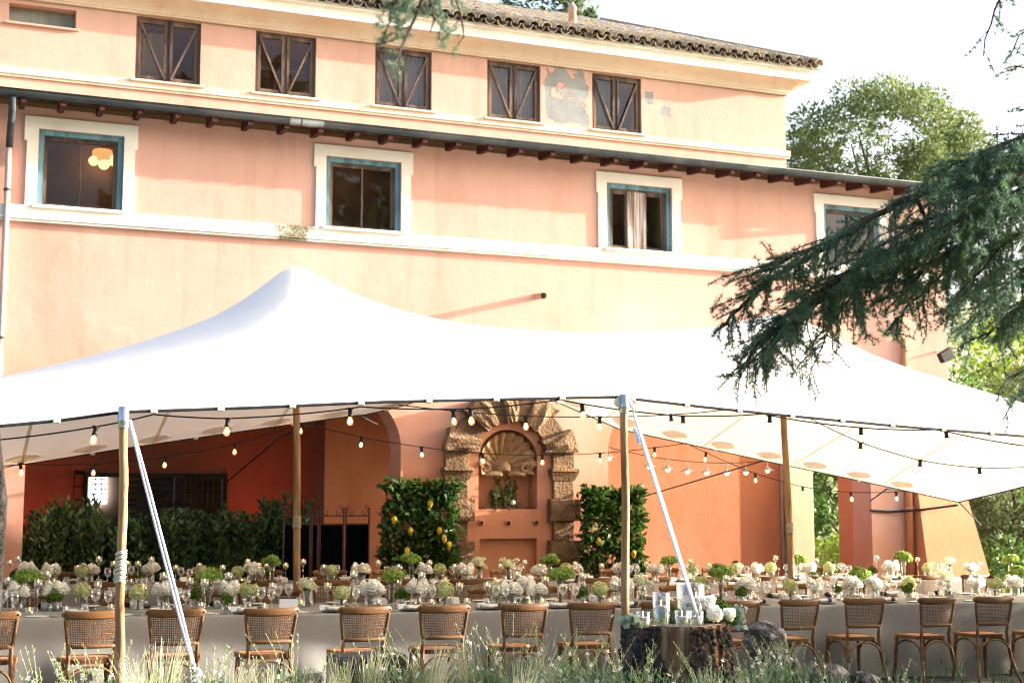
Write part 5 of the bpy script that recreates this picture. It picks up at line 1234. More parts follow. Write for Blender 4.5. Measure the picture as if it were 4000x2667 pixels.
def candles(C, T, tname):
    it = []
    for px,py in C:
        best = None
        for h,pr in zip((.24,.29,.34),CAND):
            for y in np.linspace(T[0]+.40,T[1]-.40,11):
                p = atY(px,py,y); e = abs(p[2]-(gz(p[0])+TZ+h-.02))
                if best is None or e < best[0]: best = (e,p,pr)
        it.append((float(best[1][0]),float(best[1][1]),best[2]))
    for i,(x,y,pr) in enumerate(sorted(it,key=lambda t:t[0])):
        clone(pr,(x,y,gz(x)+TZ+.001),0,'stemmed glass holder with lit candle, %s from the left on the %s table'%(nth(i+1),tname),'stemmed candles on the %s table'%tname)
candles(C1,T1,'front'); candles(C2,T2,'rear')
R = random.Random(77); xs = sorted([.75+.42*i+R.uniform(-.12,.12) for i in range(25)])
for i,x in enumerate(xs): clone(VOT,(x,T1[0]+R.uniform(.42,.95),gz(x)+TZ+.001),0,'low glass cup with lit candle, %s from the left on the front table'%nth(i+1),'low candles on the front table')
xs = sorted([1.3+.8*i+R.uniform(-.2,.2) for i in range(16)])
for i,x in enumerate(xs): clone(VOT,(x,T2[0]+R.uniform(.42,.95),gz(x)+TZ+.001),0,'low glass cup with lit candle, %s from the left on the rear table'%nth(i+1),'low candles on the rear table')
for o in CAND+[VOT,NAP]:
    for ch in list(o.children):
        for g2 in list(ch.children): bpy.data.objects.remove(g2)
        bpy.data.objects.remove(ch)
    bpy.data.objects.remove(o)
bc = MB(); w,h = .165,.105; bc.add([(-w/2,-h*.35,0),(w/2,-h*.35,0),(w/2,0,h),(-w/2,0,h),(-w/2,h*.35,0),(w/2,h*.35,0)],[(0,1,2,3),(3,2,5,4)])
p = atY(1125,2375,13.0); solo(bc,'table_card',M_PAPER,'large blank white tent card standing near the middle pole on the front table','card',(p[0],12.98,gz(p[0])+TZ+.001),rz=-.25)
p = atY(715,2262,17.4); solo(bc,'table_card',M_PAPER,'white tent card standing on the rear table','card',(p[0],17.4,gz(p[0])+TZ+.001),rz=.9)
# ================================================================== PLANT HELPERS
def kites(C, D, size, width, seed, fold=.12, up=None):      # leaf-shaped quads: base C, direction D
    R = np.random.RandomState(seed); n = len(C); D = D/np.linalg.norm(D,axis=1,keepdims=True)
    a = R.normal(0,1,(n,3)) if up is None else up + R.normal(0,.35,(n,3)); s = np.cross(D,a); s /= (np.linalg.norm(s,axis=1,keepdims=True)+1e-9); u = np.cross(s,D)
    L = (size*(.65+.7*R.rand(n)))[:,None]; w = L*width
    V = np.stack([C, C+D*L*.45+s*w*.5+u*L*fold*.5, C+D*L-u*L*fold, C+D*L*.45-s*w*.5+u*L*fold*.5],1).reshape(-1,3)
    return V, np.arange(4*n).reshape(n,4)
def crown_pts(n, c, rad, seed, clumps=26, clump_r=.34, shell=.55, flat=1.0):  # leaf positions in uneven clumps through an ellipsoid
    R = np.random.RandomState(seed); k = R.normal(0,1,(clumps,3)); k /= np.linalg.norm(k,axis=1,keepdims=True); k *= (shell+(1-shell)*R.rand(clumps))[:,None]**.6
    cs = clump_r*(.55+.9*R.rand(clumps)); w = cs**2; idx = R.choice(clumps, n, p=w/w.sum())
    d = R.normal(0,1,(n,3)); d /= np.linalg.norm(d,axis=1,keepdims=True); r = cs[idx]*(.45+.55*R.rand(n)**.4)
    d2 = d.copy(); d2[:,2] *= flat
    P = (k[idx]+d2*r[:,None])*np.array(rad)+np.array(c); return P, d
def tree(name, label, cat, base, c, rad, n, leaf, mat, seed, group=None, trunk_r=.2, barkm=None, clumps=26, clump_r=.34, flat=1.0, shell=.55, width=.6, limbs=5):
    t = thing(name,label,cat,tuple(base),group=group); R = random.Random(seed); b = MB(); c = np.array(c); base = np.array(base)
    top = c-np.array([0,0,rad[2]*.3]); pts = [base+(top-base)*q+np.array([R.uniform(-.1,.1)*trunk_r*3*(q*(1-q)*4)]*2+[0]) for q in np.linspace(0,1,7)]
    b.tube(pts,[trunk_r*(1.25-.75*i/6) for i in range(7)],8)
    for k in range(limbs):
        a = 2*pi*k/limbs+R.uniform(-.4,.4); s_ = base+(top-base)*R.uniform(.6,.98); e = c+np.array([cos(a)*rad[0]*.7,sin(a)*rad[1]*.7,R.uniform(-.2,.5)*rad[2]])
        b.tube([s_,(s_+e)/2+np.array([0,0,-.05*rad[2]]),e],[trunk_r*.4,trunk_r*.26,trunk_r*.08],6)
    part(b,'trunk',barkm or M_BARK,t,True)
    P,d = crown_pts(n,c,rad,seed,clumps,clump_r,shell,flat); D = d+np.array([0,0,.25])+np.random.RandomState(seed+1).normal(0,.6,d.shape)
    V,Fc = kites(P,D,leaf,width,seed+2); put(np_mesh('crown',V-base,Fc,mat),'crown',t); return t
M_BARK = noisy('rough_bark', (0.05,0.038,0.03), (0.14,0.11,0.09), 5, 0.95, 1.0, 22, stretch=(2.5,2.5,0.5), c3=(0.22,0.2,0.18), s3=3, bdist=0.03)
M_PINE = leafmat('stone_pine_needles', (0.075,0.12,0.04), (0.20,0.24,0.10), 0.25, 0.7, .8)
M_CEDF = leafmat('far_cedar_needles', (0.06,0.10,0.055), (0.13,0.18,0.09), 0.25, 0.7, .8)
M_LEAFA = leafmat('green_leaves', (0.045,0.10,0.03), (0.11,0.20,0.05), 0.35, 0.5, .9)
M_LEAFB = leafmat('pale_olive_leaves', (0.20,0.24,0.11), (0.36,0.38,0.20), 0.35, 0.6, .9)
M_LEAFY = leafmat('yellow_green_leaves', (0.18,0.27,0.04), (0.34,0.42,0.09), 0.4, 0.5, 1.2)
M_LEAFD = leafmat('olive_dark_leaves', (0.05,0.075,0.03), (0.12,0.14,0.06), 0.3, 0.6, .8)
def camp(px, py, d): return atD(px, py, d)
# ---- trees behind the villa and to its right
c = camp(3430,620,60); tree('umbrella_pine','round umbrella pine rising behind the right end of the villa','tree',(c[0],c[1],-.6),c,(4.1,4.1,2.75),24000,.24,M_PINE,3,trunk_r=.35,clumps=105,clump_r=.185,shell=.74,width=.30,limbs=9)
c = camp(2250,25,50); 
ct = thing('cedar_tree','dark cedar showing above the roof ridge beside the flue pipe','tree',(c[0],c[1],-.6)); b = MB(); b.tube([(c[0],c[1],-.6),(c[0],c[1],c[2]),(c[0]+.2,c[1],c[2]+4)],[.5,.25,.06],8); part(b,'trunk',M_BARK,ct,True)
R = np.random.RandomState(8); PP=[];DD=[]
for k in range(26):
    z = c[2]-3.5+6.5*R.rand(); a = 2*pi*R.rand(); L = (3.1-.28*max(0,z-c[2]))*(.5+.5*R.rand()); n = 300
    q = R.rand(n)**.7; x = c[0]+cos(a)*L*q; y = c[1]+sin(a)*L*q; zz = z+.35*q*L*.35+R.normal(0,.11,n); sp = R.normal(0,.22,n)*(1.1-q*.6)
    PP.append(np.stack([x-sin(a)*sp,y+cos(a)*sp,zz],1)); DD.append(np.stack([cos(a)+R.normal(0,.7,n),sin(a)+R.normal(0,.7,n),.3+R.normal(0,.5,n)],1))
V,Fc = kites(np.concatenate(PP),np.concatenate(DD),.24,.35,5); put(np_mesh('crown',V-np.array([c[0],c[1],-.6]),Fc,M_CEDF),'crown',ct)
for i,(px,py,d,rx,rz,mat,lab,nm,n,lf) in enumerate([
   (3330,1960,33,1.7,1.9,M_LEAFA,'leafy green tree seen through the open arch','garden_tree',5200,.15),
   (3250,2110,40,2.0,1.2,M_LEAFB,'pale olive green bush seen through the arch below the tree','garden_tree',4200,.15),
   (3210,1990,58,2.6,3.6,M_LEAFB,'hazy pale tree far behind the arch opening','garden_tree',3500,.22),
   (3300,2200,30,1.0,.55,M_LEAFY,'sunlit yellow green shrub low in the arch opening','shrub',2200,.11),
   (3800,1960,36,1.3,3.0,M_LEAFA,'deep green tree just right of the leaning buttress','garden_tree',6000,.16),
   (3965,1850,30,1.5,2.2,M_LEAFD,'olive tree with visible trunk at the right edge behind the tent','garden_tree',6000,.13),
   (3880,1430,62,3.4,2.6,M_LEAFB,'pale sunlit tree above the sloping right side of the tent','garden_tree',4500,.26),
   (3990,1380,48,1.6,1.6,M_LEAFY,'light green treetop above the tent at the right edge','garden_tree',2500,.2),
   (3860,2215,30,1.1,.6,M_LEAFY,'yellow green shrub at the foot of the buttress','shrub',2400,.10),
   (3985,2235,28,1.0,.7,M_LEAFA,'dark green shrub low at the right edge behind the tables','shrub',2400,.10),
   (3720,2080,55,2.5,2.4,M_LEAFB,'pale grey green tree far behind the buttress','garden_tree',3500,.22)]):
    c = camp(px,py,d); tree(nm,lab,'tree' if nm!='shrub' else 'shrub',(c[0]+(.0),c[1],-.35),c,(rx,rx,rz),n,lf,mat,60+i,trunk_r=.10 if nm!='shrub' else .03,clumps=40,clump_r=.27)
# trees around the garden, out of frame: they shade the terrace front and stand in the window reflections
g_ = 0
for (x,y,h,r) in ((-16,-6,15,4),(-4,-16,18,4.5),(10,-17,18,4.5),(24,-8,15,4)):
    g_ += 1; tree('garden_cedar','tall cedar behind the viewer, %s from the left'%nth(g_),'tree',(x,y,-.2),(x,y,h*.56),(r,r,h*.42),2600,.95,M_CEDF,200+g_,'cedars behind the viewer',.45,clumps=60,clump_r=.3,width=.5)
g_ = 0
for (x,y,h,r) in ((13.6,10.0,2.7,1.5),(16.4,9.6,3.0,1.7),(15.0,8.0,3.4,1.7),(13.2,7.9,3.0,1.5),(18.6,10.6,3.0,1.6)):
    g_ += 1; tree('garden_laurel','bushy laurel outside the frame right of the tent, %s from the left'%nth(g_),'shrub',(x,y,-.2),(x,y,h*.55),(r,r,h*.5),2300,.20,M_LEAFA,300+g_,'laurels right of the tent',.06,clumps=34,clump_r=.3)

# ================================================================== CEDARS NEAR THE CAMERA
M_NEED = leafmat('cedar_needles', (0.065,0.125,0.086), (0.145,0.225,0.15), 0.3, 0.55, 6, 0.15, hi=(0.20,0.30,0.20))
M_NEWN = leafmat('young_cedar_needles', (0.12,0.22,0.05), (0.20,0.30,0.08), 0.3, 0.55, 6)
M_TWIG = noisy('cedar_twig', (0.035,0.025,0.02), (0.07,0.05,0.04), 12, 0.9, 0.5, 40)
def rosettes(C, A, seed, n=20, L=.030, w=.0030):
    R = np.random.RandomState(seed); m = len(C); A = A/np.linalg.norm(A,axis=1,keepdims=True)
    Cn = np.repeat(C,n,0); An = np.repeat(A,n,0); ph = R.uniform(.35,1.75,m*n)[:,None]
    q = R.normal(0,1,(m*n,3)); q -= An*(q*An).sum(1,keepdims=True); q /= np.linalg.norm(q,axis=1,keepdims=True)
    D = An*np.cos(ph)+q*np.sin(ph); l = (L*(.7+.5*R.rand(m*n)))[:,None]; s = np.cross(D,R.normal(0,1,(m*n,3))); s /= np.linalg.norm(s,axis=1,keepdims=True)
    V = np.stack([Cn-s*w*.5, Cn+s*w*.5, Cn+D*l],1).reshape(-1,3); return V, np.arange(3*m*n).reshape(-1,3)
def cedar_limbs(limbs, seed, spacing=.085, scale=1.0, dens=1.0, droop=1.0, step=.021, sub=(.16,.50), nn=20, NL=.030, NW=.003):
    R = np.random.RandomState(seed); bark = MB(); RC=[];RA=[];NC=[];NA=[]
    for lb in limbs:
        P = np.array(lb['p'],float); r0 = lb.get('r',.02)
        seg = np.linalg.norm(np.diff(P,axis=0),axis=1); T = np.concatenate([[0],np.cumsum(seg)]); L = T[-1]
        f = lambda t: np.array([np.interp(t,T,P[:,k]) for k in range(3)])
        N = max(6,int(L/.06)); ts = np.linspace(0,L,N); main = [f(t)+R.normal(0,.006,3)*scale for t in ts]
        bark.tube(main,[r0*(1-.8*i/(N-1))+.002 for i in range(N)],6,False)
        t = lb.get('start',0.0)
        while t < L:
            p = f(t); tg = f(min(L,t+.05))-f(max(0,t-.05)); tg /= np.linalg.norm(tg); q = t/L
            for s_ in range(1 if R.rand()<.5 else 2):
                lat = R.normal(0,1,3); lat -= tg*np.dot(lat,tg); lat /= np.linalg.norm(lat); lat[2] = lat[2]*.4-.15*droop
                dr = tg*R.uniform(.35,.9)+lat*R.uniform(.5,1.1); dr /= np.linalg.norm(dr)
                l = R.uniform(*sub)*scale*(1.0-.45*q); k = max(3,int(l/(step))); pts=[p]; cur = p.copy(); dd = dr.copy()
                for j in range(k):
                    dd = dd+np.array([0,0,-.032*droop])+R.normal(0,.045,3); dd /= np.linalg.norm(dd); cur = cur+dd*(l/k); pts.append(cur.copy())
                    if j > 0 or R.rand()<.6:
                        a = dd*.6+R.normal(0,.6,3)+np.array([0,0,.45]); RC.append(cur+R.normal(0,.004,3)); RA.append(a)
                    if R.rand() < .20*dens and j > 1:      # short side shoots
                        d3 = dd*.5+R.normal(0,.7,3)+np.array([0,0,-.25*droop]); d3 /= np.linalg.norm(d3); c3 = cur.copy(); l3 = R.uniform(.04,.15)*scale; m3 = max(2,int(l3/step)); p3=[c3.copy()]
                        for h in range(m3): c3 = c3+d3*(l3/m3); d3 = d3+np.array([0,0,-.05*droop]); d3/=np.linalg.norm(d3); p3.append(c3.copy()); RC.append(c3.copy()); RA.append(d3*.6+R.normal(0,.6,3)+np.array([0,0,.35]))
                        bark.tube(p3,.0016*scale,3,False)
                bark.tube(pts[::2]+([pts[-1]] if len(pts)%2==0 else []),[.0042*scale*(1-.75*i/max(1,len(pts[::2])))+.0006 for i in range(len(pts[::2])+(1 if len(pts)%2==0 else 0))],4,False)
                if R.rand()<.16: NC.append(cur+dd*.01); NA.append(dd)
            t += spacing*R.uniform(.6,1.4)/dens
    return bark, np.array(RC), np.array(RA), (np.array(NC) if NC else None), (np.array(NA) if NA else None)
def limb(px, d0, d1, r=.02, start=0.0):
    n = len(px); return {'p':[camp(x,y,d0+(d1-d0)*i/(n-1)) for i,(x,y) in enumerate(px)],'r':r,'start':start}
cb_ = (8.6,6.0,gz(8.6)-.05)
cedar = thing('cedar_tree','dark green cedar reaching its drooping branch in from the right edge','tree',cb_)
b = MB(); b.tube([(8.6,6.0,-.2),(8.55,6.0,2),(8.6,6.05,5),(8.5,6.0,9),(8.5,6,14)],[.42,.34,.30,.22,.08],12); part(b,'trunk',M_BARK,cedar,True)
LB = [limb([(4700,420),(4300,520),(4050,580),(3800,665),(3500,800),(3250,950),(3060,1060),(2900,1185),(2800,1290)],8.4,8.1,.035,.7),
      limb([(4700,520),(4200,680),(3850,800),(3600,930),(3350,1090),(3150,1210),(2960,1350),(2890,1440)],8.7,8.4,.028,.8),
      limb([(4600,640),(4150,860),(3900,950),(3700,1060),(3560,1180),(3470,1290)],8.9,8.8,.022,.8),
      limb([(4500,500),(4150,500),(3980,535),(3850,590),(3720,650),(3610,700)],8.2,7.9,.018,.5),
      limb([(4500,800),(4150,960),(3990,1060),(3860,1170),(3780,1270)],8.8,9.0,.02,.6),
      limb([(4500,950),(4150,1090),(4010,1180),(3940,1250)],8.5,8.6,.016,.5),
      limb([(3640,930),(3420,1000),(3250,1110),(3130,1230),(3070,1330)],8.3,8.0,.012),
      limb([(3400,1060),(3200,1150),(3040,1290),(2960,1400)],8.5,8.2,.010),
      limb([(3500,1000),(3350,1130),(3250,1260),(3210,1360)],8.6,8.5,.010),
      limb([(4000,740),(3760,820),(3580,880),(3440,960)],8.0,7.9,.012),
      limb([(3900,880),(3730,960),(3600,1060),(3530,1150)],8.3,8.2,.010),
      limb([(3350,900),(3200,960),(3080,1010),(2990,1060)],8.1,8.0,.008),
      limb([(4040,650),(3900,720),(3790,800),(3700,900)],8.0,7.8,.010),
      limb([(4060,860),(3950,930),(3850,1030),(3800,1120)],8.1,8.0,.010),
      limb([(4080,760),(3900,830),(3720,920),(3560,1010),(3460,1100)],8.5,8.4,.012), limb([(4080,980),(3960,1030),(3840,1100),(3720,1200)],8.6,8.7,.010),
      limb([(4080,620),(3920,650),(3760,720),(3620,800)],8.6,8.5,.012), limb([(4080,500),(3990,600),(3930,720),(3890,840)],8.2,8.1,.010), limb([(4080,1120),(4000,1190),(3900,1260),(3850,1320)],8.4,8.4,.008)]
bark,RC,RA,NC,NA = cedar_limbs(LB, 5, .049, 1.0, 1.3, 1.0)
# two more strands: small one right of the tent edge, bare-ish dark twigs top right
LB2 = [limb([(4300,1380),(4080,1420),(3960,1460),(3890,1540)],7.6,7.5,.008,.2), limb([(4300,1440),(4060,1500),(3960,1560),(3920,1640)],7.6,7.6,.007,.2),
       limb([(3960,-140),(3910,-20),(3880,60),(3850,140),(3840,220)],6.2,6.2,.006,.0), limb([(4200,20),(4060,90),(3980,140),(3960,200)],6.0,6.0,.007,.1), limb([(4250,330),(4100,300),(3990,250),(3920,270)],6.4,6.3,.006,.2), limb([(4250,380),(4080,390),(3980,440)],7.2,7.2,.006,.2)]
bark2,RC2,RA2,_,_ = cedar_limbs(LB2, 6, .075, .5, .75, .8)
bark.merge(bark2); RC = np.concatenate([RC,RC2]); RA = np.concatenate([RA,RA2])
def attach(limbs, main):                                    # carry every limb back to the trunk or to a bigger limb
    for i,l in enumerate(limbs):
        p0 = np.array(l['p'][0]); q = np.array([np.dot(p0,_rt)])
        if i < main or l['p'][0][0] > 6.6: bark.tube([(8.5,6.0,p0[2]+.35),(p0+np.array((8.5,6.0,p0[2]+.35)))/2+np.array((0,0,.10)),p0],[l['r']*1.5,l['r']*1.2,l['r']],6,False)
        else:
            cand = [np.array(p)*(1-t)+np.array(r)*t for m in LB[:3] for p,r in zip(m['p'][:-1],m['p'][1:]) for t in (0,.25,.5,.75)]
            k = min(cand,key=lambda c: np.linalg.norm(c-p0)); bark.tube([k,(k+p0)/2+np.array((0,0,.02)),p0],l['r'],5,False)
attach(LB,6); attach(LB2,6)
part(bark,'branches',M_TWIG,cedar)
V,Fc = rosettes(RC,RA,9,24,.034,.0027); put(np_mesh('needles',V-np.array(cb_),Fc,M_NEED),'needles',cedar)
if NC is not None: V,Fc = rosettes(NC,NA,10,26,.034,.0032); put(np_mesh('young_needles',V-np.array(cb_),Fc,M_NEWN),'young_needles',cedar)
P,d = crown_pts(1500,(8.8,5.2,10.4),(3.4,3.0,3.2),71,40,.28); V,Fc = kites(P,d+np.array([0,0,.2]),.7,.5,72); put(np_mesh('crown',V-np.array(cb_),Fc,M_CEDF),'crown',cedar)
# left cedar: bark at the left edge, one hanging spray at the top of the view
lb0 = camp(-14,HORIZON,6.0); lx,ly = lb0[0],lb0[1]
ced2 = thing('cedar_tree','rough grey trunk at the left edge with a hanging spray over the roof','tree',(lx,ly,gz(lx)-.05))
tp = MB(); pts = []
for q in np.linspace(0,1,26):
    z = -.1+9*q; p = camp(-16-150*max(0,(z-1.75))*.9+8*sin(z*5),HORIZON,6.0); pts.append((p[0]+.006*sin(z*23),p[1],z))
tp.tube(pts,[.040+.006*sin(i*2.3) for i in range(26)],10); part(tp,'trunk',noisy('dark_old_bark',(0.008,0.006,0.006),(0.028,0.022,0.02),14,0.95,1.0,40,c3=(0.05,0.045,0.045),s3=9,bdist=0.02),ced2,True)
LB3 = [limb([(1500,-420),(1620,-200),(1650,-60),(1640,40),(1600,120),(1565,190),(1540,255)],4.6,4.5,.007,.05), limb([(1640,-160),(1700,-40),(1720,40),(1735,90)],4.6,4.6,.005,.0),
       limb([(1640,-120),(1560,-30),(1530,30),(1520,90)],4.6,4.5,.004,.0), limb([(1700,-100),(1780,-10),(1800,60),(1808,150)],4.6,4.7,.003,.05), limb([(1620,-100),(1690,20),(1690,90),(1680,130)],4.5,4.5,.004,.0)]
b3,RC3,RA3,_,_ = cedar_limbs(LB3, 16, .05, .34, 1.0, .8, step=.017, nn=20)
tz = Vector(pts[-6]); b3.tube([tz,(tz.x+.6,tz.y-.3,tz.z+.3),LB3[0]['p'][0]],[.03,.02,.008],6)
part(b3,'branches',M_TWIG,ced2); V,Fc = rosettes(RC3,RA3,19,20,.026,.0022); put(np_mesh('needles',V-np.array(OFF[ced2.name]),Fc,M_NEED),'needles',ced2)

# ================================================================== PORTICO PLANTS AND SCREENS
M_LAUR = leafmat('laurel_leaves', (0.028,0.06,0.02), (0.075,0.135,0.04), 0.22, 0.4, 4, 0.22, hi=(0.17,0.27,0.085))
M_LEMN = leafmat('lemon_leaves', (0.02,0.052,0.013), (0.055,0.11,0.024), 0.25, 0.35, 4, 0.25, hi=(0.14,0.24,0.05))
M_LEMON = noisy('lemon_peel', (0.80,0.50,0.04), (0.86,0.60,0.08), 5, 0.45, 0.4, 120, bdist=0.002)
M_TERRA = noisy('terracotta_pot', (0.42,0.19,0.11), (0.50,0.25,0.15), 5, 0.85, 0.3)
def shoots(n, base, spread, hgt, seed, lf=.085, per=34, lean=.18):
    R = np.random.RandomState(seed); st = MB(); C=[];D=[]
    for k in range(n):
        x = base[0]+R.uniform(-1,1)*spread; y = base[1]+R.uniform(-1,1)*spread*.6; H = hgt*R.uniform(.55,1.0); lx_,ly_ = R.normal(0,lean),R.normal(0,lean*.6); pts=[]
        for j in range(6): q=j/5; pts.append((x*1.0+lx_*q*q*H*.6,y+ly_*q*q*H*.6,base[2]+H*q))
        st.tube(pts,.005,4,False)
        for j in range(per):
            q = .12+.88*(j/per)**.85; p = np.array([np.interp(q,np.linspace(0,1,6),[u[i] for u in pts]) for i in range(3)]); a = j*2.4+R.uniform(-.4,.4)
            C.append(p+R.normal(0,.02,3)); D.append((cos(a)+R.normal(0,.2),sin(a)+R.normal(0,.2),.55+.6*q))
    return st,np.array(C),np.array(D)
YH = 21.75
LS = [(118,1990,.32,9),(235,1938,.22,7),(300,1945,.24,8),(420,1995,.36,11),(545,2000,.34,10),(660,1985,.34,10),(770,1990,.34,10),(880,1998,.34,10),(985,2000,.30,9),(1095,1925,.26,10)]
for i,(px,top,sp,n) in enumerate(LS):
    p = atY(px,top,YH); g0 = gz(p[0]); base = (float(p[0]),YH+RND.uniform(-.1,.1),g0)
    sb = thing('laurel_shrub','potted glossy laurel shrub, %s from the left in the hedge before the left bay'%nth(i+1),'shrub',base,group='laurel hedge in the left bay')
    t = MB(); t.lathe([(.15,0),(.20,.30),(.215,.31),(.215,.36),(.185,.36),(.18,.30)],base,16,True); part(t,'pot',M_TERRA,sb,True)
    st,C,D = shoots(n*5,(base[0],base[1],g0+.33),sp*1.1,float(p[2])-g0-.33,400+i,per=44); part(st,'stems',M_TWIG,sb); V,Fc = kites(C,D,.115,.42,500+i); put(np_mesh('leaves',V-np.array(base),Fc,M_LAUR),'leaves',sb)
def espalier(name,label,pxl,pxr,top,seed,lemons,n=3000):
    a,b_ = atY(pxl,top,20.15),atY(pxr,top,20.15); x0,x1,z1 = a[0],b_[0],float(a[2]); zb = gz(x0)+.35; base=((x0+x1)/2,20.15,gz(x0))
    root = thing(name,label,'lemon tree',tuple(map(float,base))); R = np.random.RandomState(seed); t = MB(); t.box(x0+.05,x1-.05,20.0,20.32,gz(x0),gz(x0)+.4); part(t,'planter',M_TERRA,root)
    t = MB()
    for k in range(5): x=x0+.1+(x1-x0-.2)*k/4; t.tube([((x0+x1)/2+(x-(x0+x1)/2)*.5,20.17,zb),(x,20.17,(zb+z1)/2),(x+R.uniform(-.08,.08),20.16,z1-.05)],.010,5)
    for k in range(6): z=zb+.1+(z1-zb-.15)*k/5; t.tube([(x0+.04,20.18,z),(x1-.04,20.18,z)],.006,4)
    part(t,'stems',M_TWIG,root)
    C = np.stack([R.uniform(x0+.02,x1-.02,n),20.16+R.normal(0,.055,n),zb+(z1-zb)*R.rand(n)],1); hole = (np.sin(C[:,0]*9+C[:,2]*5+seed)+np.sin(C[:,2]*11-C[:,0]*4))>1.45; C = C[~hole]
    m = n//14; S = np.stack([R.uniform(x0-.03,x1+.05,m),20.15+R.normal(0,.05,m),z1+R.uniform(-.03,.13,m)*(R.rand(m)**1.5)],1); C = np.concatenate([C,S])
    D = np.stack([R.normal(0,.8,len(C)),-.55+R.normal(0,.5,len(C)),R.normal(.05,.7,len(C))],1); V,Fc = kites(C,D,.125,.52,seed+1,.08); put(np_mesh('leaves',V-np.array(base),Fc,M_LEMN),'leaves',root)
    for (lx_,ly_) in lemons:
        p = atY(lx_,ly_,20.06); l = MB(); l.lathe([(.002,-.075),(.010,-.066),(.030,-.045),(.043,-.01),(.044,.015),(.034,.045),(.015,.062),(.002,.066)],tuple(p),12); part(l,'lemon',M_LEMON,root,True)
    return root
espalier('lemon_espalier','trained lemon tree with seven ripe lemons left of the stone fountain',1492,1785,1900,81,[(1680,1965),(1539,2030),(1604,2075),(1716,2072),(1735,2103),(1753,2130),(1590,2152)])
espalier('lemon_espalier','trained lemon tree behind the second pole, right of the stone fountain',2268,2512,1925,91,[(2337,2113),(2427,2105),(2475,2163)])
# spray of new growth on the right lemon
# rose in the niche
pr = (8.27,YF+.17,1.63); rs = thing('rose_bush','small dark rose bush with one white bloom in the shell niche','plant',pr)
st,C,D = shoots(9,(8.27,YF+.16,1.60),.30,.36,611,.05,16,.3); st2,C2,D2 = shoots(7,(8.33,YF+.16,1.60),.12,.56,612,.05,20,.3); st.merge(st2); part(st,'stems',M_TWIG,rs)
V,Fc = kites(np.concatenate([C,C2]),np.concatenate([D,D2]),.062,.6,613); put(np_mesh('leaves',V-np.array(pr),Fc,M_LAUR),'leaves',rs)
p = atY(2004,1962,YF+.03); o = put(PEO[1],'bloom',rs); o.location = Vector(p)-Vector(pr); o.scale=(.75,)*3; o.rotation_euler=(1.1,0,0)
t = MB(); t.cbox(7.80,8.72,YF+.03,YF+.33,1.60,1.66,.01); part(t,'soil',M_SOIL,rs)
# wrought iron screens with black cloth
M_BLKC = noisy('black_cloth', (0.003,0.003,0.0035), (0.006,0.006,0.007), 4, 1.0, 0.2, 8, stretch=(8,1,1), spec=0.0)
M_RUST = noisy('rusty_iron', (0.07,0.045,0.038), (0.13,0.08,0.06), 20, 0.6, 0.3, 60, metal=0.6)
YS_ = 21.2
def scroll(mb, x, z, s, sc=1.0):
    pts = [(x+s*(.02+.05*(1-cos(a))*.5*sc+.0*a)*1.0,YS_,z) for a in ()]; 
    q = [(x+s*.015,YS_,z+.16*sc),(x+s*.05*sc,YS_,z+.17*sc),(x+s*.075*sc,YS_,z+.145*sc),(x+s*.06*sc,YS_,z+.115*sc),(x+s*.035*sc,YS_,z+.115*sc),(x+s*.03*sc,YS_,z+.14*sc)]; mb.tube(q,.006,5)
    q = [(x+s*.01,YS_,z+.12*sc),(x+s*.04*sc,YS_,z+.06*sc),(x+s*.08*sc,YS_,z+.012*sc),(x+s*.12*sc,YS_,z+.03*sc),(x+s*.125*sc,YS_,z+.07*sc),(x+s*.10*sc,YS_,z+.08*sc),(x+s*.09*sc,YS_,z+.055*sc)]; mb.tube(q,.006,5)
for i,(pa_,pb_) in enumerate(((1108,1211),(1219,1241),(1250,1341),(1350,1441))):
    x0 = float(atY(pa_,2100,YS_)[0]); x1 = float(atY(pb_,2100,YS_)[0]); zt = float(atY(1300,2014,YS_)[2]); zf = float(atY(1300,2046,YS_)[2]); zk = float(atY(1300,1985,YS_)[2]); g0=gz(x0)
    sr = thing('iron_screen','wrought iron screen panel with black cloth, %s from the left beside the lemon tree'%nth(i+1),'screen',((x0+x1)/2,YS_,g0),group='iron screens')
    for x in (x0,x1): t = MB(); t.tube([(x,YS_,g0),(x,YS_,zk-.02)],.013,7); t.ball((x,YS_,zk),.018,8,6); part(t,'post',M_RUST,sr,True)
    t = MB(); t.box(x0,x1,YS_-.008,YS_+.008,zt-.01,zt+.01); t.box(x0,x1,YS_-.008,YS_+.008,zf-.01,zf+.008); part(t,'rail',M_RUST,sr)
    if x1-x0 > .2:
        for (x,s) in ((x0,1),(x1,-1)): t = MB(); scroll(t,x,zt,s,.95); part(t,'scrollwork',M_RUST,sr,True)
    t = MB(); n = 16
    for k in range(n+1): x = x0+.012+(x1-x0-.024)*k/n; y=YS_+.012*sin(k*1.7)*.5-.002; t.v += [(x,y,g0+.06),(x,y,zf-.012)]
    for k in range(n): t.f.append((2*k,2*k+2,2*k+3,2*k+1))
    part(t,'cloth_panel',M_BLKC,sr)
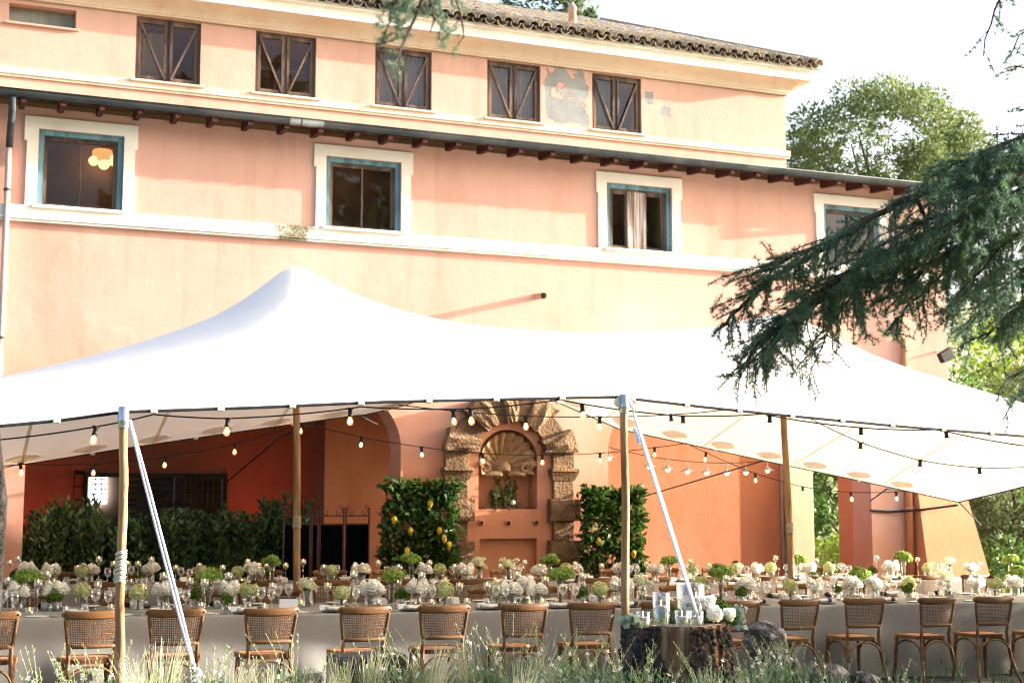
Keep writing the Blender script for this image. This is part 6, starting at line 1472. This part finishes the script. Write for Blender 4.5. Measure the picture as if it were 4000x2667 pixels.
# red uplights on the floor of the left bay
for i,(px,lab) in enumerate(((150,'red floor uplight behind the left end of the hedge'),(1035,'red floor uplight behind the right end of the hedge'))):
    p = atY(px,2150,24.2); L_ = (float(p[0]),24.2,gz(p[0])); u = thing('floor_uplight',lab,'uplight',L_); t = MB(); t.lathe([(.07,0),(.08,.10),(.075,.12)],L_,12,True); part(t,'housing',M_BLACKM,u,True); t = MB(); t.lathe([(.07,.115),(.001,.116)],L_,12); part(t,'lens',emit('red_lens',(1.0,0.12,0.05),6),u)
    ld = bpy.data.lights.new('uplight_lamp','SPOT'); ld.energy = 22; ld.color=(1.0,.16,.06); ld.spot_size=radians(70); ld.spot_blend=1; ld.shadow_soft_size=.05; lo = bpy.data.objects.new('lamp',ld); COL.objects.link(lo); lo.parent=u; lo.location=(0,0,.13); lo.rotation_euler=(pi-.5,0,0)
# ================================================================== STUMP WITH CANDLES AND FLOWERS
SX, SY, SZ = 5.33, 9.78, .790
M_PBARK = noisy('black_pine_bark', (0.018,0.016,0.016), (0.075,0.066,0.066), 9, 0.9, 1.0, 45, c3=(0.16,0.10,0.08), s3=8, bdist=0.02)
M_BAREW = noisy('bare_split_wood', (0.24,0.125,0.065), (0.11,0.05,0.028), 4, 0.85, 0.9, 30, stretch=(4,4,0.5), c3=(0.36,0.25,0.16), s3=3, bdist=0.015)
M_CUT = noisy('cut_wood_top', (0.48,0.36,0.24), (0.36,0.25,0.16), 8, 0.85, 0.5, 40)
sg = gz(SX)
stump = thing('tree_stump','broad sawn tree stump with black bark carrying candles and white peonies','stump',(SX,SY,sg))
def stump_r(a, z): f = 1-z/(SZ-sg); return .415*(1+.30*f**2.2+.05*sin(3*a+1)+.03*sin(7*a)+.12*f*sin(4*a+.5)**2)
t = MB(); NA_, NZ_ = 64, 18
for k in range(NZ_+1):
    z = (SZ-sg)*k/NZ_
    for i in range(NA_): a = 2*pi*i/NA_; r_ = stump_r(a,z)-.035+.006*sin(31*a); t.v.append((SX+r_*cos(a),SY+r_*sin(a),sg+z))
for k in range(NZ_):
    for i in range(NA_): p,q = k*NA_+i,k*NA_+(i+1)%NA_; t.f.append((p,q,q+NA_,p+NA_))
t.f.append(tuple(NZ_*NA_+i for i in range(NA_)))
part(t,'wood_core',M_BAREW,stump,True)
t = MB(); NC_ = 64; t.v.append((SX,SY,SZ+.004))
for i in range(NC_): a = 2*pi*i/NC_; r_ = stump_r(a,SZ-sg)-.034; t.v.append((SX+r_*cos(a),SY+r_*sin(a),SZ+.003))
for i in range(NC_): t.f.append((0,1+i,1+(i+1)%NC_))
part(t,'sawn_top',M_CUT,stump)
R = np.random.RandomState(4); NA_,NZ_ = 300,110; cx_ = R.rand(900)*2*pi; cz_ = R.rand(900)*.85; camd = math.atan2(-SY,-SX)
A,Z = np.meshgrid(np.arange(NA_)*2*pi/NA_, np.linspace(0,1,NZ_+1)*(SZ-sg)-.0)
d1 = np.full(A.shape,9.); d2 = np.full(A.shape,9.); hid = np.zeros(A.shape,int)
for k in range(900):
    da = np.abs((A-cx_[k]+pi)%(2*pi)-pi)*.42; dd = np.sqrt(da**2+((Z-cz_[k])*.62)**2); c_ = dd<d1; d2 = np.where(c_,d1,np.minimum(d2,dd)); d1 = np.where(c_,dd,d1); hid = np.where(c_,k,hid)
hgt = R.rand(900); crack = np.clip((d2-d1)/.016,0,1); disp = crack*(.016+.030*hgt[hid])+.004*R.rand(*A.shape)
rel = (A-camd+pi)%(2*pi)-pi
gap = (np.abs(rel+.06-.22*(1-Z/.8)+.03*np.sin(Z*13))<(.05+.22*np.clip((Z-.38)/.30,0,1)+.02*np.sin(Z*29))) | ((np.abs(rel-.88+.04*np.sin(Z*17))<.15) & (Z>.50+.06*np.sin(rel*31)))
FRr = np.vectorize(stump_r)(A,Z)
rr = FRr-.03+disp; topn = .018*np.sin(A*23)+.012*np.sin(A*9)
ZZ = np.where(Z>(SZ-sg)-.03, np.minimum(Z,(SZ-sg)-.006+topn*.5), Z)
VV = np.stack([SX+rr*np.cos(A),SY+rr*np.sin(A),sg+ZZ],-1).reshape(-1,3)-np.array((SX,SY,sg)); ix = np.arange(NA_*(NZ_+1)).reshape(NZ_+1,NA_); nx_ = np.roll(ix,-1,1)
FF = np.stack([ix[:-1],nx_[:-1],nx_[1:],ix[1:]],-1)[~gap[:-1]]
put(np_mesh('bark',VV,FF.reshape(-1,4),M_PBARK),'bark',stump)
M_WATER = thin_glass('vase_water', (0.86,0.93,0.86), .7)
M_PBBL = noisy('dark_pebbles', (0.03,0.028,0.025), (0.10,0.09,0.08), 30, 0.5)
def vase_candle(px0,px1,pyt,Y,lab,water,flames=((0,0),)):
    a,b_ = atY(px0,pyt,Y),atY(px1,pyt,Y); r_ = float(np.linalg.norm(b_-a))/2*.98; x = float((a[0]+b_[0])/2); h = float(a[2])-SZ-.004
    v = thing('glass_cylinder',lab,'candle vase',(x,Y,SZ+.004),group='glass cylinders on the stump'); m = glass_cyl(r_,h,24); m.xf(Matrix.Translation((x,Y,SZ+.004))); part(m,'glass',M_GLASS,v,True)
    m = MB(); wl = h*water; m.lathe([(r_*.955,.014),(r_*.955,wl),(.001,wl)],(x,Y,SZ+.004),24); part(m,'water',M_WATER,v,True)
    for (fx,fy) in flames:
        c_ = (x+fx,Y+fy,SZ+.004+wl); m = MB(); m.lathe([(.001,-.012),(.026,-.010),(.038,0),(.038,.008),(.03,.014),(.001,.013)],c_,18); cn = part(m,'floating_candle',M_WAX,v,True)
        m = MB(); m.lathe([(.002,.014),(.007,.026),(.005,.042),(.0005,.06)],c_,6,True); part(m,'flame',M_FLAME,cn,True)
    return v
vase_candle(2551,2613,2313,9.55,'tall glass cylinder with floating candle left of the rope on the stump',.55)
vase_candle(2646,2746,2281,9.80,'widest glass cylinder with floating candle behind the rope on the stump',.60,((.035,-.03),))
vase_candle(2486,2537,2389,9.50,'low glass cup with floating candle at the left rim of the stump',.55)
vase_candle(2637,2690,2384,9.52,'low glass cup with floating candle left beside the rope foot',.5)
vase_candle(2692,2745,2386,9.50,'low glass cup with floating candle right beside the rope foot',.5)
# peony and moss arrangement, eucalyptus
p = atY(2812,2400,9.70); ba = (float(p[0]),9.70,SZ+.004)
fa = thing('peony_arrangement','white peonies in green moss with eucalyptus at the right side of the stump','flower arrangement',ba)
for (px,py,dy,s_) in ((2790,2405,-.05,3.0),(2835,2400,-.03,3.1),(2760,2410,-.02,2.4),(2862,2412,.0,2.2),(2810,2370,.05,2.4)):
    q = atY(px,py,9.70+dy); o = put(MOS[0],'moss',fa); o.location = Vector(q)-Vector(ba); o.scale=(s_*.8,)*3; o.rotation_euler=(s_,px,py)
for (px,py,dy,s_) in ((2765,2352,-.10,1.15),(2792,2394,-.16,1.2),(2848,2398,-.12,1.0)):
    q = atY(px,py,9.70+dy); o = put(PEO[int(px)%3],'peony',fa); o.location = Vector(q)-Vector(ba); o.scale=(s_,)*3; o.rotation_euler=(1.0,.2,px)
M_EUC = leafmat('eucalyptus_leaves', (0.16,0.23,0.18), (0.28,0.36,0.29), 0.25, 0.6, 8)
def euc(c, seed, n, spread, L=.045): 
    R = np.random.RandomState(seed); C = np.array(c)+R.normal(0,1,(n,3))*np.array(spread); C[:,2] = np.maximum(C[:,2],SZ+.012); V,Fc = rand_quads(C,np.tile([0,-1,.4],(n,1)),L,seed,.7,.8); return V,Fc
q = atY(2885,2395,9.66); V,Fc = euc(q,3,40,(.028,.03,.045),.036); put(np_mesh('eucalyptus',V-np.array(ba),Fc,M_EUC),'eucalyptus',fa)
q = atY(2893,2450,9.45); V,Fc = euc(q,4,16,(.02,.02,.01),.034); V = V+np.array([.0,-.02,-.03]); put(np_mesh('eucalyptus',V-np.array(ba),Fc,M_EUC),'eucalyptus',fa)
for j,(px,lab) in enumerate(((2462,'eucalyptus sprig at the left rim of the stump'),(2585,'eucalyptus foliage tucked behind the tall glass cylinder'),(2630,'eucalyptus foliage between the two larger glass cylinders'))):
    q = atY(px,2420,9.48 if j==0 else 9.72); V,Fc = euc(q,20+j,36 if j==0 else 44,(.04,.03,.022 if j==0 else .05),.042); b0=(float(q[0]),float(q[1]),SZ+.004)
    e_ = thing('eucalyptus_sprig',lab,'foliage',b0); put(np_mesh('leaves',V-np.array(b0),Fc,M_EUC),'leaves',e_); t = MB(); t.tube([(b0[0]-.05,b0[1],b0[2]+.006),(b0[0],b0[1]-.01,b0[2]+.02),(b0[0]+.05,b0[1],b0[2]+.01)],.003,4); part(t,'twig',M_TWIG,e_)
    if j == 2:
        o = put(MOS[1],'moss',e_); o.location=(.0,.0,.06); o.scale=(1.9,)*3

# ================================================================== ROCKS, SPEAKER
M_ROCK = noisy('dark_tufa_rock', (0.04,0.033,0.03), (0.10,0.088,0.08), 5, 0.95, 1.0, 22, c3=(0.30,0.27,0.25), s3=7, bdist=0.03)
def rock(label, px, py, Y, rx, ry, rz, seed):
    c_ = atY(px,py,Y); R = np.random.RandomState(seed); t = MB(); t.ball((0,0,0),1.0,30,20); V = np.array(t.v); ks = R.normal(0,1,(16,3)); ks/=np.linalg.norm(ks,axis=1,keepdims=True); ds = R.uniform(.62,.95,16)
    for k,d_ in zip(ks,ds): s_ = V@k; V = V-np.outer(np.maximum(0,s_-d_),k)*.92
    V = V+ .03*np.sin(V[:,[1,2,0]]*7+seed)+R.normal(0,.012,V.shape); V = V*np.array([rx,ry,rz]); t.v=[tuple(v) for v in V]
    solo(t,'garden_rock',M_ROCK,label,'rock',(float(c_[0]),Y,float(c_[2])),rz=R.uniform(0,1))
rock('big dark rock just right of the tree stump',2985,2510,10.0,.22,.18,.20,1); rock('dark rock low behind the white gaura flowers',3060,2600,9.7,.17,.16,.14,2)
rock('broad grey rock at the bottom right of the stump',3235,2640,9.6,.20,.16,.10,3); rock('flat pointed grey rock beside the chair legs',3370,2665,9.7,.19,.14,.095,4)
M_BOX = noisy('black_speaker_paint', (0.018,0.018,0.02), (0.035,0.034,0.036), 12, 0.55, 0.5, 200, bdist=0.002)
q0,q1 = atY(1312,2562,10.3),atY(1600,2558,10.2); xa,xb,zt = float(q0[0]),float(q1[0]),float(q0[2]); ys_=10.25; g0 = gz(xa)
spk = thing('stage_speaker','black wedge stage speaker standing in the grasses at the bottom','speaker',((xa+xb)/2,ys_,g0))
t = MB(); t.cbox(xa,xb,ys_-.02,ys_+.34,g0+.02,zt,.018); bx = part(t,'cabinet',M_BOX,spk)
t = MB(); t.cbox(xa+.03,xb-.03,ys_-.045,ys_-.021,g0+.06,zt-.045,.008); part(t,'grille',noisy('speaker_grille',(0.012,0.012,0.013),(0.022,0.022,0.024),60,0.6,0.8,400),spk)
t = MB(); t.lathe([(.05,0),(.055,.012),(.0,.014)],(0,0,0),16); t.xf(Matrix.Translation(((xa+xb)/2+.05,ys_-.046,g0+.20))@Matrix.Rotation(pi/2,4,'X')); part(t,'port',M_BLACKM,spk,True)

# ================================================================== BED PLANTS: FEATHER GRASS AND GAURA
M_STIPA = leafmat('feather_grass', (0.42,0.43,0.29), (0.62,0.61,0.47), 0.3, 0.7, 5)
M_STIPG = leafmat('feather_grass_green', (0.17,0.23,0.08), (0.30,0.35,0.14), 0.3, 0.7, 5)
M_GLEAF = leafmat('gaura_leaves', (0.09,0.19,0.10), (0.20,0.31,0.18), 0.25, 0.6, 6)
M_GSTEM = leafmat('gaura_stems', (0.24,0.32,0.13), (0.42,0.44,0.24), 0.15, 0.6, 9)
M_GFLOW = leafmat('gaura_petals', (0.82,0.74,0.77), (0.88,0.84,0.86), 0.3, 0.6, 9)
def blades(n, base, H, seed, spread=.05, flop=.55, w=.0022, seg=6, bias=(0,0)):
    R = np.random.RandomState(seed); Vs=[];Fs=[]; k=0
    for i in range(n):
        a = 2*pi*R.rand(); r_ = spread*sqrt(R.rand()); h = H*R.uniform(.55,1.0); fl = flop*R.uniform(.3,1.2); x=base[0]+r_*cos(a);y=base[1]+r_*sin(a); dx_,dy_ = cos(a)*fl+bias[0],sin(a)*fl*.8+bias[1]; wv = R.normal(0,.015,2); ww = w*R.uniform(.7,1.4); sx_,sy_ = -sin(a+R.uniform(-.8,.8)),cos(a+R.uniform(-.8,.8))
        for j in range(seg+1):
            q = j/seg; px_ = x+dx_*h*.55*q*q+wv[0]*sin(q*5); py_ = y+dy_*h*.55*q*q+wv[1]*sin(q*5); pz = base[2]+h*(q-.30*fl*q*q*q); t_ = ww*(1-.85*q)+.0005; Vs += [(px_-sx_*t_,py_-sy_*t_,pz),(px_+sx_*t_,py_+sy_*t_,pz)]
        for j in range(seg): p=k+2*j; Fs.append((p,p+1,p+3,p+2))
        k += 2*(seg+1)
    return np.array(Vs),np.array(Fs)
def bedz(x,y): 
    j = (y-6.4)/4.2; return gz(x)+.02+.10*max(0,sin(pi*min(1,max(0,j))))*(.7+.3*sin(x*2.1+y))
GT = [(640,2500,9.6,.13),(560,2560,9.2,.08),(905,2590,9.4,.10),(1075,2590,9.5,.09),(1040,2620,9.0,.09),(1340,2560,9.5,.08),(1440,2540,9.6,.08),(1680,2530,9.5,.10),(1840,2525,9.8,.09),(2080,2520,9.5,.11),(2030,2580,9.0,.09),(2760,2610,8.9,.12),(2880,2640,8.8,.10),(500,2640,8.9,.07),(1230,2640,8.9,.08)]
GT.sort()
for i,(px,py,Y,sp) in enumerate(GT):
    p = atY(px,py,Y); x=float(p[0]); z0=bedz(x,Y); H=float(p[2])-z0; b0=(x,Y,z0)
    gr = thing('feather_grass','tuft of pale feather grass, %s from the left along the bottom edge'%nth(i+1),'grass tuft',b0,group='feather grass tufts')
    bi = ((.35,0) if i%3==0 else (-.15,0) if i%3==1 else (.1,-.1)); V,Fc = blades(170,b0,H*1.1,700+i,sp*.38,.30,.0022,6,bi); put(np_mesh('straw_blades',V-np.array(b0),Fc,M_STIPA),'straw_blades',gr)
    V,Fc = blades(120,b0,H*.9,730+i,sp*.42,.24,.0024,5); put(np_mesh('green_blades',V-np.array(b0),Fc,M_STIPG),'green_blades',gr)
GA = [(190,2480,9.3,.9),(330,2500,9.6,1.2),(430,2470,9.7,.9),(760,2500,9.5,.8),(850,2480,9.8,1),(1010,2520,9.3,.7),(1160,2430,9.5,1),(1260,2560,9.0,.7),(1500,2430,9.6,1.1),(1600,2430,9.6,1.2),(1720,2420,9.7,.9),(1900,2400,9.7,1),(2010,2380,9.6,1.1),(2120,2400,9.4,1),(2230,2410,9.2,1.2),(2330,2430,9.1,1.2),(2450,2430,8.9,1.4),(2540,2460,8.8,1.2),(2780,2480,8.7,1.2),(2930,2470,8.9,1.5),(3010,2420,9.2,1.5),(3100,2440,9.2,1.2),(3250,2520,9.0,.8),(3490,2560,9.1,.6),(3580,2600,9.0,.5)]
GA.sort()
def floret(C,D,seed,s=.016):                                # four-petalled open flower
    Vs=[];Fs=[];k=0;R=np.random.RandomState(seed)
    for c_,d_ in zip(C,D):
        d_=d_/np.linalg.norm(d_); u=np.cross(d_,R.normal(0,1,3)); u/=np.linalg.norm(u); w=np.cross(d_,u)
        for m_ in range(4):
            a=.25*pi+m_*.45*pi-.6; e=cos(a)*u+sin(a)*w; f=-sin(a)*u+cos(a)*w; Vs += [c_,c_+e*s*.55+f*s*.30,c_+e*s+d_*s*.15,c_+e*s*.55-f*s*.30]; Fs.append((k,k+1,k+2,k+3)); k+=4
    return np.array(Vs),np.array(Fs)
for i,(px,py,Y,den) in enumerate(GA):
    p = atY(px,py,Y); x=float(p[0]); z0=bedz(x,Y); H=float(p[2])-z0; b0=(x,Y,z0); R=np.random.RandomState(800+i)
    ga = thing('gaura_plant','wispy gaura plant with small white flowers, %s from the left in the bed'%nth(i+1),'gaura',b0,group='gaura plants in the bed'); st=MB(); BC=[];BD=[];FC=[];FD=[]
    ns = int(11*den)+3
    for s_ in range(ns):
        a=2*pi*R.rand(); l=R.uniform(.10,.42); h=H*R.uniform(.62,1.04); pts=[]
        for j in range(7): q=j/6; pts.append(np.array([x+cos(a)*(.03+l*q*q*h),Y+sin(a)*(.03+l*q*q*h)*.7,z0+h*(q-.08*q*q)])+R.normal(0,.004,3))
        st.tube(pts,[.0034*(1-.65*j/6) for j in range(7)],4,False)
        for j in range(15):
            q=.55+.45*j/15; c_=np.array([np.interp(q,np.linspace(0,1,7),[u[k] for u in pts]) for k in range(3)]); aa=j*2.4; BC.append(c_); BD.append((cos(aa)*.5,sin(aa)*.5,1))
        nf = R.randint(0,3)
        for j in range(nf): q=R.uniform(.58,.85); c_=np.array([np.interp(q,np.linspace(0,1,7),[u[k] for u in pts]) for k in range(3)]); FC.append(c_+R.normal(0,.008,3)); FD.append(R.normal(0,.5,3)+np.array([0,-1,.3]))
    part(st,'stems',M_GSTEM,ga); V,Fc = kites(np.array(BC),np.array(BD),.024,.32,820+i); put(np_mesh('buds',V-np.array(b0),Fc,M_GSTEM),'buds',ga,kind='stuff')
    n=int(150*den)+60; C=np.stack([x+R.normal(0,.12,n),Y+R.normal(0,.10,n),z0+H*.60*R.rand(n)**.8],1); D=np.stack([R.normal(0,.6,n),R.normal(0,.6,n),.6+R.rand(n)],1); V,Fc = kites(C,D,.06,.16,840+i); put(np_mesh('leaves',V-np.array(b0),Fc,M_GLEAF),'leaves',ga)
    if FC: V,Fc = floret(np.array(FC),np.array(FD),860+i,.019); put(np_mesh('flowers',V-np.array(b0),Fc,M_GFLOW),'flowers',ga,kind='stuff')
# low green filler between the clumps
R=np.random.RandomState(99); n=4200; C=np.stack([R.uniform(-.2,8.2,n),R.uniform(8.3,10.3,n),np.zeros(n)],1); C[:,2]=[bedz(a,b)+.02+.36*R.rand()**1.3 for a,b in C[:,:2]]
D=np.stack([R.normal(0,.5,n),R.normal(0,.5,n),.8+R.rand(n)],1); V,Fc=kites(C,D,.09,.12,98); o=put(np_mesh('ground_cover',V,Fc,leafmat('bed_foliage',(0.03,0.07,0.035),(0.08,0.14,0.07),0.2,0.6,6)),'ground_cover',None,label='low blue green foliage filling the planting bed',cat='ground cover',kind='stuff')
